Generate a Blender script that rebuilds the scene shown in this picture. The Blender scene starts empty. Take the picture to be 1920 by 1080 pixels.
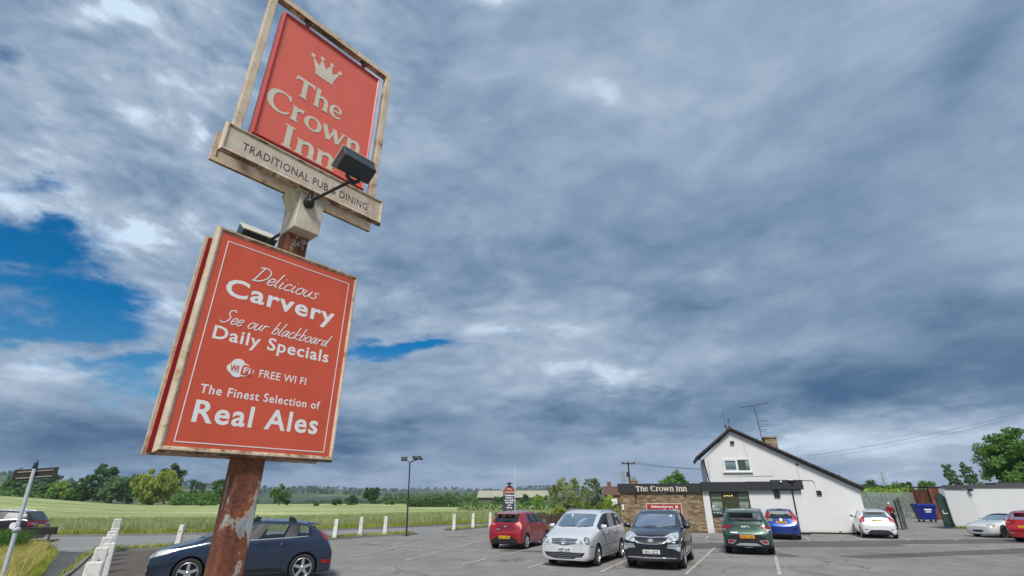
import bpy, bmesh, math, random
import numpy as np
from mathutils import Vector, Matrix
from mathutils.bvhtree import BVHTree
R = math.radians
SC = bpy.context.scene
COL = SC.collection

# ------------------------------------------------------------------ camera
cam_d = bpy.data.cameras.new("camera")
cam_o = bpy.data.objects.new("camera", cam_d)
COL.objects.link(cam_o)
cam_d.sensor_width = 36.0
cam_d.lens = 900.0 / 1920.0 * 36.0
cam_d.clip_start = 0.05
cam_d.clip_end = 20000
cam_o.location = (0, 0, 2.0)
cam_o.rotation_euler = (R(90) + math.atan(396.0 / 900.0), 0, 0)
SC.camera = cam_o

# ------------------------------------------------------------------ exposure, sun, sky
SC.view_settings.view_transform = 'Standard'
SC.view_settings.look = 'None'
SC.view_settings.gamma = 1.0
SC.view_settings.exposure = 0.0
SC.cycles.use_denoising = True
SUN_AZ, SUN_EL = R(188), R(50)          # azimuth clockwise from +Y: behind the camera, a little to the left
sun_d = bpy.data.lights.new("sun", 'SUN')
sun_d.energy = 3.9
sun_d.angle = R(17)
sun_d.color = (1.0, 0.95, 0.88)
sun_o = bpy.data.objects.new("sun", sun_d)
COL.objects.link(sun_o)
sv = Vector((math.sin(SUN_AZ) * math.cos(SUN_EL), math.cos(SUN_AZ) * math.cos(SUN_EL), math.sin(SUN_EL)))
sun_o.rotation_euler = sv.to_track_quat('Z', 'Y').to_euler()


class NT:
    """small wrapper for writing node trees"""
    def __init__(s, tree):
        s.t = tree
    def n(s, typ, **kw):
        nd = s.t.nodes.new(typ)
        for k, v in kw.items():
            if k.startswith('i_'):
                key = k[2:]
                key = int(key) if key.isdigit() else key.replace('_', ' ')
                s.set(nd.inputs[key], v)
            else:
                setattr(nd, k, v)
        return nd
    def set(s, inp, v):
        if isinstance(v, bpy.types.NodeSocket):
            s.t.links.new(v, inp)
        else:
            if isinstance(v, (tuple, list)) and len(v) == 3 and inp.type == 'RGBA':
                v = (*v, 1)
            inp.default_value = v
    def m(s, op, a, b=None, c=None, clamp=False):
        nd = s.t.nodes.new('ShaderNodeMath')
        nd.operation = op
        nd.use_clamp = clamp
        for i, v in enumerate((a, b, c)):
            if v is not None:
                s.set(nd.inputs[i], v)
        return nd.outputs[0]
    def mix(s, f, a, b, mode='MIX'):
        nd = s.t.nodes.new('ShaderNodeMix')
        nd.data_type = 'RGBA'
        nd.blend_type = mode
        nd.clamp_factor = True
        s.set(nd.inputs[0], f)
        s.set(nd.inputs[6], a)
        s.set(nd.inputs[7], b)
        return nd.outputs[2]
    def ramp(s, f, stops, interp='LINEAR'):
        nd = s.t.nodes.new('ShaderNodeValToRGB')
        cr = nd.color_ramp
        cr.interpolation = interp
        while len(cr.elements) < len(stops):
            cr.elements.new(0.5)
        for e, (p, c) in zip(cr.elements, stops):
            e.position = p
            e.color = (c, c, c, 1) if not isinstance(c, (tuple, list)) else (*c[:3], 1)
        s.set(nd.inputs[0], f)
        return nd.outputs[0]
    def sstep(s, v, a, b):
        nd = s.t.nodes.new('ShaderNodeMapRange')
        nd.interpolation_type = 'SMOOTHSTEP'
        s.set(nd.inputs[0], v)
        nd.inputs[1].default_value = a
        nd.inputs[2].default_value = b
        return nd.outputs[0]
    def noise(s, vec, scale, detail=4, rough=0.55, dist=0.0, out=0, lac=2.0):
        nd = s.t.nodes.new('ShaderNodeTexNoise')
        if vec is not None:
            s.t.links.new(vec, nd.inputs['Vector'])
        nd.inputs['Scale'].default_value = scale
        nd.inputs['Detail'].default_value = detail
        nd.inputs['Roughness'].default_value = rough
        nd.inputs['Distortion'].default_value = dist
        nd.inputs['Lacunarity'].default_value = lac
        return nd.outputs[out]
    def mapping(s, vec, scale=(1, 1, 1), rot=(0, 0, 0), loc=(0, 0, 0)):
        nd = s.t.nodes.new('ShaderNodeMapping')
        s.t.links.new(vec, nd.inputs[0])
        nd.inputs['Scale'].default_value = scale
        nd.inputs['Rotation'].default_value = rot
        nd.inputs['Location'].default_value = loc
        return nd.outputs[0]


def srgb(r, g, b):
    return tuple((c / 255 / 12.92) if c / 255 <= 0.04045 else ((c / 255 + 0.055) / 1.055) ** 2.4 for c in (r, g, b))


world = bpy.data.worlds.new("World")
SC.world = world
world.use_nodes = True


def build_sky():
    t = world.node_tree
    t.nodes.clear()
    N = NT(t)
    out = N.n('ShaderNodeOutputWorld')
    bg = N.n('ShaderNodeBackground')
    t.links.new(bg.outputs[0], out.inputs[0])
    sky = N.n('ShaderNodeTexSky')
    sky.sky_type = 'NISHITA'
    sky.sun_disc = False
    sky.sun_elevation = SUN_EL
    sky.sun_rotation = SUN_AZ
    d = N.n('ShaderNodeTexCoord').outputs['Generated']
    sep = N.n('ShaderNodeSeparateXYZ')
    t.links.new(d, sep.inputs[0])
    x, y, z = sep.outputs
    az = N.m('ARCTAN2', x, y)
    el = N.m('ARCSINE', z)
    zz = N.m('ADD', N.m('MAXIMUM', z, 0.0), 0.19)
    cx, cy = N.m('DIVIDE', x, zz), N.m('DIVIDE', y, zz)
    cmb = N.n('ShaderNodeCombineXYZ')
    t.links.new(cx, cmb.inputs[0]); t.links.new(cy, cmb.inputs[1])
    P = cmb.outputs[0]
    # domain warp
    wv = N.noise(P, 1.1, 1, 0.4, out=1)
    vm = N.n('ShaderNodeVectorMath', operation='SUBTRACT'); t.links.new(wv, vm.inputs[0]); vm.inputs[1].default_value = (.5, .5, .5)
    vs = N.n('ShaderNodeVectorMath', operation='SCALE'); t.links.new(vm.outputs[0], vs.inputs[0]); vs.inputs[3].default_value = 0.55
    va = N.n('ShaderNodeVectorMath', operation='ADD'); t.links.new(P, va.inputs[0]); t.links.new(vs.outputs[0], va.inputs[1])
    Pw = va.outputs[0]
    big = N.noise(Pw, 1.5, 6, 0.5)
    ebreak = N.noise(N.mapping(d, (1.0, 1.0, 2.2), (0, 0, .3)), 7.5, 12, 0.66, 0.3)
    # one blob as a node group
    g = bpy.data.node_groups.new("sky_blob", 'ShaderNodeTree')
    for nm in ('az', 'el', 'a0', 'e0', 'sa', 'se', 'ca', 'sn', 'amp', 'ce'):
        g.interface.new_socket(nm, in_out='INPUT', socket_type='NodeSocketFloat')
    g.interface.new_socket('v', in_out='OUTPUT', socket_type='NodeSocketFloat')
    G = NT(g)
    gi, go = G.n('NodeGroupInput'), G.n('NodeGroupOutput')
    I = gi.outputs
    da = G.m('MULTIPLY', G.m('SUBTRACT', I['az'], I['a0']), I['ce'])
    de = G.m('SUBTRACT', I['el'], I['e0'])
    u = G.m('DIVIDE', G.m('ADD', G.m('MULTIPLY', da, I['ca']), G.m('MULTIPLY', de, I['sn'])), I['sa'])
    v = G.m('DIVIDE', G.m('SUBTRACT', G.m('MULTIPLY', de, I['ca']), G.m('MULTIPLY', da, I['sn'])), I['se'])
    q = G.m('ADD', G.m('MULTIPLY', u, u), G.m('MULTIPLY', v, v))
    g.links.new(G.m('MULTIPLY', G.m('EXPONENT', G.m('MULTIPLY', q, -0.7)), I['amp']), go.inputs[0])
    # warped az / el so no cloud patch has a clean outline
    wn = N.noise(P, 2.4, 8, 0.62, out=1)
    ws = N.n('ShaderNodeSeparateXYZ'); t.links.new(wn, ws.inputs[0])
    def warp(amt):
        return (N.m('ADD', az, N.m('MULTIPLY', N.m('SUBTRACT', ws.outputs[0], .5), amt)),
                N.m('ADD', el, N.m('MULTIPLY', N.m('SUBTRACT', ws.outputs[1], .5), amt * .7)))
    def blobs(lst, azw, elw):
        tot = None
        for (a0, e0, sa, se, rot, amp) in lst:
            nd = t.nodes.new('ShaderNodeGroup'); nd.node_tree = g
            t.links.new(azw, nd.inputs['az']); t.links.new(elw, nd.inputs['el'])
            for k, val in (('a0', a0), ('e0', e0), ('sa', sa), ('se', se), ('ca', math.cos(rot)), ('sn', math.sin(rot)), ('amp', amp), ('ce', math.cos(e0))):
                nd.inputs[k].default_value = val
            tot = nd.outputs[0] if tot is None else N.m('ADD', tot, nd.outputs[0])
        return tot
    a1, e1 = warp(.20)
    hole = blobs(SKY_HOLES, a1, e1)
    bright = blobs(SKY_BRIGHT, *warp(.22))
    dark = blobs(SKY_DARK, *warp(.26))
    h = N.m('ADD', hole, N.m('MULTIPLY', N.m('SUBTRACT', ebreak, .5), 2.3))
    holem = N.m('MULTIPLY', N.sstep(h, .30, 1.25), N.sstep(hole, .10, .5))
    # cloud brightness
    left = N.sstep(az, .15, -.75)                        # broken, rippled cloud to the left, smoother sheet to the right
    low = N.sstep(z, .02, .34)                           # detail closes up and softens toward the horizon
    def relief(vec, scale, det, rough, off):
        a = N.noise(vec, scale, det, rough); c = N.noise(N.mapping(vec, (1, 1, 1), (0, 0, 0), off), scale, det, rough)
        return a, N.m('SUBTRACT', a, c)
    # isotropic in direction, flattened toward the horizon
    Q0 = N.mapping(d, (1, 1, 2.0))
    qn = N.n('ShaderNodeVectorMath', operation='SCALE'); t.links.new(N.noise(Q0, 2.0, 2, .5, out=1), qn.inputs[0]); qn.inputs[3].default_value = .22
    qa = N.n('ShaderNodeVectorMath', operation='ADD'); t.links.new(Q0, qa.inputs[0]); t.links.new(qn.outputs[0], qa.inputs[1])
    Q = qa.outputs[0]
    PM = N.mapping(Q, (1, 1, 1), (0, .25, .3))
    mid, rel1 = relief(PM, 4.2, 9, .52, (.0, .02, -.07))
    PF = N.mapping(Q, (1, 1, 1.15), (0, -.2, .1))
    fine, rel2 = relief(PF, 12.0, 8, .56, (.0, .006, -.024))
    b = N.m('ADD', .645, N.m('MULTIPLY', N.m('SUBTRACT', big, .5), .55))
    am = N.m('MULTIPLY', N.m('ADD', .34, N.m('MULTIPLY', left, .22)), N.m('ADD', .55, N.m('MULTIPLY', low, .45)))
    b = N.m('ADD', b, N.m('MULTIPLY', N.m('SUBTRACT', mid, .5), am))
    b = N.m('ADD', b, N.m('MULTIPLY', rel1, N.m('ADD', .22, N.m('MULTIPLY', left, .42))))
    af = N.m('MULTIPLY', N.m('ADD', .14, N.m('MULTIPLY', left, .26)), N.m('ADD', .25, N.m('MULTIPLY', low, .75)))
    b = N.m('ADD', b, N.m('MULTIPLY', N.m('SUBTRACT', fine, .5), af))
    b = N.m('ADD', b, N.m('MULTIPLY', rel2, N.m('MULTIPLY', N.m('ADD', .05, N.m('MULTIPLY', left, .34)), N.m('ADD', .2, N.m('MULTIPLY', low, .8)))))
    # lumpy cloud tops: bright puffs parted by darker creases
    pn = N.noise(N.mapping(Q, (1, 1, 1.1), (0, .2, .2), (3, 1, 0)), 7.0, 7, .55)
    puff = N.m('SUBTRACT', N.m('MULTIPLY', N.m('ABSOLUTE', N.m('SUBTRACT', pn, .5)), 5.0), .42)
    pm = N.m('MULTIPLY', N.m('ADD', .35, N.m('MULTIPLY', N.m('MAXIMUM', left, N.m('MULTIPLY', N.sstep(z, .62, .34), N.sstep(az, .85, .35))), .65)), N.sstep(z, .04, .16))
    b = N.m('ADD', b, N.m('MULTIPLY', puff, N.m('MULTIPLY', pm, .20)))
    b = N.m('ADD', b, bright)
    b = N.m('SUBTRACT', b, dark)
    ccol = N.ramp(b, SKY_RAMP)
    # Nishita blue shows through the gaps
    hs = N.n('ShaderNodeHueSaturation'); hs.inputs['Saturation'].default_value = 1.7; hs.inputs['Value'].default_value = 0.098
    t.links.new(sky.outputs[0], hs.inputs['Color'])
    col = N.mix(holem, ccol, hs.outputs[0])
    # below the horizon: dull ground-coloured
    col = N.mix(N.sstep(z, -.01, -.06), col, srgb(110, 118, 112))
    t.links.new(col, bg.inputs[0])
    bg.inputs[1].default_value = 1.0
    world.cycles.sampling_method = 'MANUAL'
    world.cycles.sample_map_resolution = 512


SKY_HOLES = [(-0.875,0.330,0.120,0.072,0.323,1.35), (-0.747,0.285,0.070,0.028,0.255,1.15), (-0.285,0.280,0.090,0.020,0.070,1.15), (-0.194,0.298,0.054,0.013,0.049,.9),
             (-0.871,0.446,0.040,0.012,0.464,.55), (-0.957,0.565,0.028,0.018,0.642,.85), (-0.775,0.240,0.11,0.018,0.228,1.0), (-0.670,0.165,0.050,0.034,0.130,1.0),
             (-0.700,0.205,0.10,0.016,0.177,.95), (-0.84,0.40,0.02,0.012,0.431,.6), (0.012,0.313,0.044,0.009,-0.011,.62)]
SKY_BRIGHT = [(-0.878,0.708,0.030,0.013,0.651,.42), (-0.705,0.612,0.014,0.014,0.448,.40), (0.20,0.805,0.060,0.022,-0.30,.15), (0.245,0.785,0.022,0.018,-0.199,.11), (-0.066,0.965,0.045,0.012,0.013,.45), (-.06,.89,.05,.05,0,.10), (.25,.83,.12,.06,-.2,.10),
              (-0.681,0.698,0.032,0.021,0.465,.22), (-0.725,0.419,0.025,0.022,0.340,.25), (-0.768,0.623,0.059,0.033,0.491,.16), (-0.844,0.445,0.126,0.096,0.418,.20),
              (-0.719,0.374,0.081,0.053,0.293,.14), (-0.236,0.382,0.064,0.043,0.076,.14), (0.046,0.282,0.173,0.075,-0.038,.18), (0.251,0.210,0.060,0.014,-0.060,.26),
              (0.156,0.236,0.084,0.021,-0.047,.14), (-0.797,0.184,0.124,0.054,0.173,.12), (-0.652,0.244,0.068,0.053,0.174,.16), (-0.066,0.174,0.215,0.041,-0.008,.05),
              (0.75,0.085,0.24,0.032,-.1,.24), (0.5,0.075,0.14,0.024,-.1,.22), (-.1,.035,.4,.018,0,.05)]
SKY_DARK = [(0.835,0.220,0.095,0.065,-0.243,.27), (0.621,0.182,0.204,0.038,-0.147,.31), (0.384,0.145,0.217,0.032,-0.077,.27), (-0.328,0.095,0.263,0.032,0.020,.28),
            (0.951,0.611,0.037,0.064,-0.691,.22), (-0.15,0.43,0.20,0.08,0.040,.16), (.15,.52,.3,.10,-.15,.08), (0.50,0.36,0.20,0.06,-0.235,.14), (0.732,0.444,0.124,0.105,-0.399,.06),
            (0.087,0.143,0.146,0.022,-0.023,.22), (-0.740,0.060,0.30,0.040,0.054,.30), (-0.565,0.821,0.108,0.050,0.373,.08)]
SKY_RAMP = [(0.0, srgb(38, 84, 124)), (.20, srgb(76, 108, 143)), (.40, srgb(112, 138, 166)), (.58, srgb(136, 159, 186)), (.80, srgb(168, 186, 207)), (1.0, srgb(208, 228, 250))]
build_sky()

# ------------------------------------------------------------------ objects: helpers
def tag(o, label=None, cat=None, group=None, kind=None):
    if label: o['label'] = label
    if cat: o['category'] = cat
    if group: o['group'] = group
    if kind: o['kind'] = kind
    return o

def empty(name, loc=(0, 0, 0), rz=0.0, label=None, cat=None, group=None, parent=None):
    o = bpy.data.objects.new(name, None)
    o.empty_display_size = .2
    COL.objects.link(o)
    o.location = loc
    o.rotation_euler = (0, 0, rz)
    if parent: o.parent = parent
    return tag(o, label, cat, group)

def link_mesh(name, me, mats, parent=None, loc=None, rz=None):
    if not isinstance(mats, (list, tuple)): mats = [mats]
    if len(me.materials) == 0:
        for m in mats: me.materials.append(m)
    o = bpy.data.objects.new(name, me)
    COL.objects.link(o)
    if parent: o.parent = parent
    if loc is not None: o.location = loc
    if rz is not None: o.rotation_euler = (0, 0, rz)
    return o

def copy_tree(o, parent=None):
    c = o.copy(); COL.objects.link(c)
    if parent: c.parent = parent
    for ch in list(o.children): copy_tree(ch, c)
    return c


class MB:
    """collects boxes, tubes, lathes and polygons into ONE mesh"""
    def __init__(s):
        s.v, s.f, s.mi, s.sm = [], [], [], []
    def add(s, vs, fs, mi=0, smooth=False, M=None):
        b = len(s.v)
        if M is not None: vs = [tuple(M @ Vector(v)) for v in vs]
        s.v += [tuple(v) for v in vs]
        for f in fs:
            s.f.append([i + b for i in f]); s.mi.append(mi); s.sm.append(smooth)
        return s
    def box(s, x0, x1, y0, y1, z0, z1, mi=0, M=None, bev=0.0):
        if bev > 0:
            bm = bmesh.new(); bmesh.ops.create_cube(bm, size=1)
            for v in bm.verts:
                v.co = Vector(((x0 + x1) / 2 + v.co.x * (x1 - x0), (y0 + y1) / 2 + v.co.y * (y1 - y0), (z0 + z1) / 2 + v.co.z * (z1 - z0)))
            bmesh.ops.bevel(bm, geom=bm.edges[:], offset=bev, segments=2, profile=.5, affect='EDGES')
            return s.addbm(bm, mi, M)
        v = [(x, y, z) for x in (x0, x1) for y in (y0, y1) for z in (z0, z1)]
        return s.add(v, [(0, 1, 3, 2), (4, 6, 7, 5), (0, 4, 5, 1), (2, 3, 7, 6), (0, 2, 6, 4), (1, 5, 7, 3)], mi, False, M)
    def addbm(s, bm, mi=0, M=None, smooth=False):
        bm.verts.index_update()
        s.add([tuple(v.co) for v in bm.verts], [[v.index for v in f.verts] for f in bm.faces], mi, smooth, M)
        bm.free(); return s
    def tube(s, pts, r, n=8, mi=0, cap=True, M=None):
        pts = [Vector(p) for p in pts]
        rs = r if isinstance(r, (list, tuple)) else [r] * len(pts)
        vs, fs = [], []
        up = None
        for i, p in enumerate(pts):
            t = (pts[min(i + 1, len(pts) - 1)] - pts[max(i - 1, 0)]).normalized()
            if up is None:
                up = Vector((0, 0, 1)) if abs(t.z) < .9 else Vector((1, 0, 0))
            a = t.cross(up).normalized(); b = t.cross(a).normalized(); up = -b if False else up
            for k in range(n):
                an = 2 * math.pi * k / n
                vs.append(tuple(p + (a * math.cos(an) + b * math.sin(an)) * rs[i]))
        for i in range(len(pts) - 1):
            for k in range(n):
                fs.append((i * n + k, i * n + (k + 1) % n, (i + 1) * n + (k + 1) % n, (i + 1) * n + k))
        s.add(vs, fs, mi, True, M)
        if cap:
            s.add(vs[:n], [list(range(n))[::-1]], mi, False, M); s.add(vs[-n:], [list(range(n))], mi, False, M)
        return s
    def lathe(s, prof, n=24, axis='z', mi=0, M=None):
        """prof: list of (r, h)"""
        vs, fs = [], []
        for (r, h) in prof:
            for k in range(n):
                a = 2 * math.pi * k / n
                c, d = r * math.cos(a), r * math.sin(a)
                vs.append((c, d, h) if axis == 'z' else (c, h, d) if axis == 'y' else (h, c, d))
        for i in range(len(prof) - 1):
            for k in range(n):
                fs.append((i * n + k, i * n + (k + 1) % n, (i + 1) * n + (k + 1) % n, (i + 1) * n + k))
        return s.add(vs, fs, mi, True, M)
    def prism(s, poly, d0, d1, plane='xz', mi=0, M=None):
        """extrude a 2D polygon; plane xz extrudes along y, xy along z, yz along x"""
        def P(a, b, d):
            return (a, d, b) if plane == 'xz' else (a, b, d) if plane == 'xy' else (d, a, b)
        n = len(poly)
        vs = [P(a, b, d0) for a, b in poly] + [P(a, b, d1) for a, b in poly]
        fs = [list(range(n)), list(range(n, 2 * n))[::-1]] + [(i, n + i, n + (i + 1) % n, (i + 1) % n) for i in range(n)]
        return s.add(vs, fs, mi, False, M)
    def mesh(s, name, fix=True):
        me = bpy.data.meshes.new(name)
        me.from_pydata(s.v, [], s.f)
        me.polygons.foreach_set('material_index', s.mi)
        me.polygons.foreach_set('use_smooth', s.sm)
        if fix:
            bm = bmesh.new(); bm.from_mesh(me)
            bmesh.ops.recalc_face_normals(bm, faces=bm.faces[:])
            bm.to_mesh(me); bm.free()
        me.update()
        return me
    def build(s, name, mats, parent=None, loc=None, rz=None, fix=True):
        me = s.mesh(name, fix)
        return link_mesh(name, me, mats, parent, loc, rz)


# ------------------------------------------------------------------ materials
MATS = {}
def mat(name, fn):
    if name in MATS: return MATS[name]
    m = bpy.data.materials.new(name); m.use_nodes = True
    t = m.node_tree; t.nodes.clear()
    N = NT(t)
    out = N.n('ShaderNodeOutputMaterial')
    sh = fn(N)
    t.links.new(sh, out.inputs[0])
    MATS[name] = m
    return m

def pbsdf(N, color, rough=.6, metal=0.0, bump=None, bstr=.2, bdist=.02, coat=0.0, spec=.5, **kw):
    p = N.n('ShaderNodeBsdfPrincipled')
    N.set(p.inputs['Base Color'], color)
    N.set(p.inputs['Roughness'], rough)
    N.set(p.inputs['Metallic'], metal)
    N.set(p.inputs['Coat Weight'], coat)
    p.inputs['Coat Roughness'].default_value = .10
    N.set(p.inputs['Specular IOR Level'], spec)
    if bump is not None:
        b = N.n('ShaderNodeBump'); b.inputs['Strength'].default_value = bstr; b.inputs['Distance'].default_value = bdist
        N.set(b.inputs['Height'], bump)
        N.t.links.new(b.outputs[0], p.inputs['Normal'])
    for k, v in kw.items(): N.set(p.inputs[k.replace('_', ' ')], v)
    return p.outputs[0]

def pos(N): return N.n('ShaderNodeNewGeometry').outputs['Position']
def obj(N): return N.n('ShaderNodeTexCoord').outputs['Object']

def plain(name, c, rough=.55, metal=0.0, var=.12, scale=6.0, coat=0.0, bstr=0.0):
    def fn(N):
        n = N.noise(obj(N), scale, 5, .6)
        k = N.m('ADD', 1 - var, N.m('MULTIPLY', n, 2 * var))
        col = N.mix(1.0, c, N.mix(0, N.n('ShaderNodeCombineColor', i_0=k, i_1=k, i_2=k).outputs[0], (0, 0, 0)), 'MULTIPLY')
        return pbsdf(N, col, N.m('ADD', rough - .06, N.m('MULTIPLY', n, .12)), metal, n if bstr else None, bstr, .01, coat)
    return mat(name, fn)

def m_asphalt(name, c, patch=.25, scale=1.0):
    def fn(N):
        p = pos(N)
        a = N.noise(p, .16 * scale, 6, .6)
        b = N.noise(p, 1.3, 6, .65)
        f = N.noise(p, 55, 3, .6)
        g = N.noise(p, 240, 2, .6)
        wear = N.noise(N.mapping(p, (1, .35, 1), (0, 0, R(-25))), .5, 7, .6)
        k = N.m('ADD', N.m('ADD', 1.0, N.m('MULTIPLY', N.m('SUBTRACT', a, .5), patch * 1.6)), N.m('MULTIPLY', N.m('SUBTRACT', b, .5), patch))
        k = N.m('ADD', k, N.m('MULTIPLY', N.m('SUBTRACT', f, .5), .5))
        k = N.m('ADD', k, N.m('MULTIPLY', N.m('SUBTRACT', g, .5), .45))
        k = N.m('MULTIPLY', k, N.m('SUBTRACT', 1.0, N.m('MULTIPLY', N.sstep(wear, .56, .70), .42)))
        st = N.sstep(N.noise(p, .8, 7, .7, .6), .63, .74)
        k = N.m('MULTIPLY', k, N.m('SUBTRACT', 1.0, N.m('MULTIPLY', st, .5)))
        pale = N.sstep(N.noise(N.mapping(p, (1, .4, 1), (0, 0, R(-20)), (7, 3, 0)), .55, 8, .7, .8), .54, .66)
        k = N.m('ADD', k, N.m('MULTIPLY', pale, .22))
        vo = N.n('ShaderNodeTexVoronoi'); vo.feature = 'DISTANCE_TO_EDGE'; vo.inputs['Scale'].default_value = .30
        wv = N.n('ShaderNodeVectorMath', operation='ADD'); N.t.links.new(p, wv.inputs[0]); N.t.links.new(N.noise(p, 1.5, 5, .7, out=1), wv.inputs[1]); N.t.links.new(wv.outputs[0], vo.inputs['Vector'])
        ck = N.m('MULTIPLY', N.m('LESS_THAN', vo.outputs[0], .011), N.sstep(a, .47, .58))
        k = N.m('MULTIPLY', k, N.m('SUBTRACT', 1.0, N.m('MULTIPLY', ck, .55)))
        cc = N.n('ShaderNodeCombineColor', i_0=k, i_1=k, i_2=k).outputs[0]
        return pbsdf(N, N.mix(1.0, c, cc, 'MULTIPLY'), .88, 0, N.m('ADD', f, g), .5, .006)
    return mat(name, fn)

def m_leaf(name, c1, c2, c3=None, trans=.35):
    def fn(N):
        g = N.n('ShaderNodeNewGeometry')
        r = g.outputs['Random Per Island']
        n = N.noise(g.outputs['Position'], .55, 3, .6)
        f = N.m('ADD', N.m('MULTIPLY', r, .6), N.m('MULTIPLY', N.sstep(n, .35, .65), .45), clamp=True)
        col = N.ramp(f, [(0, c1), (.55, c2), (1, c3 or c2)])
        d = N.n('ShaderNodeBsdfPrincipled'); N.set(d.inputs['Base Color'], col); d.inputs['Roughness'].default_value = .55
        d.inputs['Specular IOR Level'].default_value = .3
        tr = N.n('ShaderNodeBsdfTranslucent'); N.set(tr.inputs[0], N.mix(.35, col, (.35, .5, .08)))
        mx = N.n('ShaderNodeMixShader'); mx.inputs[0].default_value = trans
        N.t.links.new(d.outputs[0], mx.inputs[1]); N.t.links.new(tr.outputs[0], mx.inputs[2])
        return mx.outputs[0]
    return mat(name, fn)

def m_paint(name, c, metal=.35, rough=.34, flake=True):
    def fn(N):
        o = obj(N)
        n = N.noise(o, 2.0, 4, .6)
        z = N.n('ShaderNodeSeparateXYZ'); N.t.links.new(o, z.inputs[0])
        dirt = N.m('MULTIPLY', N.sstep(N.m('ADD', z.outputs[2], N.m('MULTIPLY', n, .25)), .62, .22), .35)
        col = N.mix(dirt, c, (.10, .092, .08))
        rr = N.m('ADD', rough, N.m('MULTIPLY', dirt, .6))
        col = N.mix(N.n('ShaderNodeNewGeometry').outputs['Backfacing'], col, (.05, .05, .052))   # cabin lining
        return pbsdf(N, col, rr, metal, None, coat=1.0)
    return mat(name, fn)

def m_glass(name, tint, mixf=.55, rough=.02):
    """car / window glass: tinted see-through with a reflection"""
    def fn(N):
        tr = N.n('ShaderNodeBsdfTransparent'); N.set(tr.inputs[0], tint)
        gl = N.n('ShaderNodeBsdfGlossy'); gl.inputs['Roughness'].default_value = rough; N.set(gl.inputs[0], (.9, .95, 1))
        gm = N.n('ShaderNodeNewGeometry'); dt = N.n('ShaderNodeVectorMath', operation='DOT_PRODUCT')
        N.t.links.new(gm.outputs['Incoming'], dt.inputs[0]); N.t.links.new(gm.outputs['Normal'], dt.inputs[1])
        cs = N.m('SUBTRACT', 1.0, N.m('ABSOLUTE', dt.outputs['Value']), clamp=True)
        f = N.m('ADD', N.m('ADD', N.m('MULTIPLY', N.m('POWER', cs, 5.0), .9), .05), mixf, clamp=True)
        mx = N.n('ShaderNodeMixShader'); N.set(mx.inputs[0], f)
        N.t.links.new(tr.outputs[0], mx.inputs[1]); N.t.links.new(gl.outputs[0], mx.inputs[2])
        return mx.outputs[0]
    return mat(name, fn)


BLACK = plain('black_plastic', (.012, .013, .015), .45, var=.2)
RUBBER = plain('tyre_rubber', (.018, .018, .019), .8, var=.25)
CHROME = plain('bright_metal', (.72, .73, .75), .34, 1.0, var=.05)
ALLOY = plain('alloy_wheel', (.55, .56, .58), .32, .85, var=.08)
DARKMETAL = plain('dark_metal', (.03, .032, .036), .5, .3, var=.25)
DARKPAINT = plain('black_paint', (.02, .021, .024), .45, 0, var=.2)
GLASS_D = m_glass('tinted_car_glass', (.40, .45, .45), .10)
GLASS_C = m_glass('clear_car_glass', (.84, .90, .88), .05)
GLASS_R = m_glass('sky_reflecting_glass', (.46, .50, .47), .62)
GLASS_S = m_glass('satin_privacy_glass', (.16, .18, .18), .03, .4)
REDLENS = plain('red_lens', (.30, .008, .012), .35, 0, var=.25, scale=14)
CLEARLENS = plain('clear_lens', (.30, .32, .34), .12, .2, var=.5, scale=24, coat=1)
LAMPCHROME = plain('headlamp_reflector', (.58, .60, .61), .25, .15, var=.45, scale=22, coat=1)
SEATCLOTH = plain('seat_cloth', (.035, .036, .040), .9, var=.2)
PLATEW = plain('plate_white', (.75, .76, .74), .4, var=.04)
PLATEY = plain('plate_yellow', (.80, .47, .02), .4, var=.06)
INK = plain('plate_ink', (.012, .012, .014), .5, var=.05)
WHITEPAINT = plain('white_paint', (.78, .78, .76), .5, var=.06)
CREAMINK = plain('cream_lettering', (.62, .58, .47), .5, var=.05)
WHITEINK = plain('white_lettering', (.80, .80, .80), .5, var=.03)
WOODDARK = plain('dark_stained_wood', (.045, .028, .022), .7, var=.35, scale=9)


# ------------------------------------------------------------------ lettering
def text_mesh(txt, size, bold=0.0, shear=0.0, space=1.0, align='CENTER', depth=.002, width=1.0):
    c = bpy.data.curves.new("lettering", 'FONT')
    c.body = txt; c.size = size; c.align_x = align; c.offset = bold; c.shear = shear; c.space_character = space
    c.extrude = depth; c.resolution_u = 3
    o = bpy.data.objects.new("lettering", c); COL.objects.link(o)
    bpy.context.view_layer.update()
    me = bpy.data.meshes.new_from_object(o.evaluated_get(bpy.context.evaluated_depsgraph_get()))
    bpy.data.objects.remove(o); bpy.data.curves.remove(c)
    me.materials.clear()
    if width != 1.0: me.transform(Matrix.Diagonal((width, 1, 1, 1)))
    return me

def place_text(mb, me, M, mi=0):
    mb.add([tuple(v.co) for v in me.vertices], [list(p.vertices) for p in me.polygons], mi, False, M)
    bpy.data.meshes.remove(me)

def text_fit(mb, txt, cx, cz, w, h_cap, y, bold=0.0, shear=0.0, mi=0, space=1.0, depth=.002):
    """upright text on an xz plane facing -y: centre cx, baseline cz, total width w, cap height h_cap"""
    size = h_cap / .727
    me = text_mesh(txt, size, bold, shear, space, 'LEFT', depth)
    xs = [v.co.x for v in me.vertices]
    x0, x1 = min(xs), max(xs)
    sx = w / (x1 - x0)
    M = Matrix(((sx, 0, 0, cx - w / 2 - x0 * sx), (0, 0, -1, y), (0, 1, 0, cz), (0, 0, 0, 1)))
    place_text(mb, me, M, mi)

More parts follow.
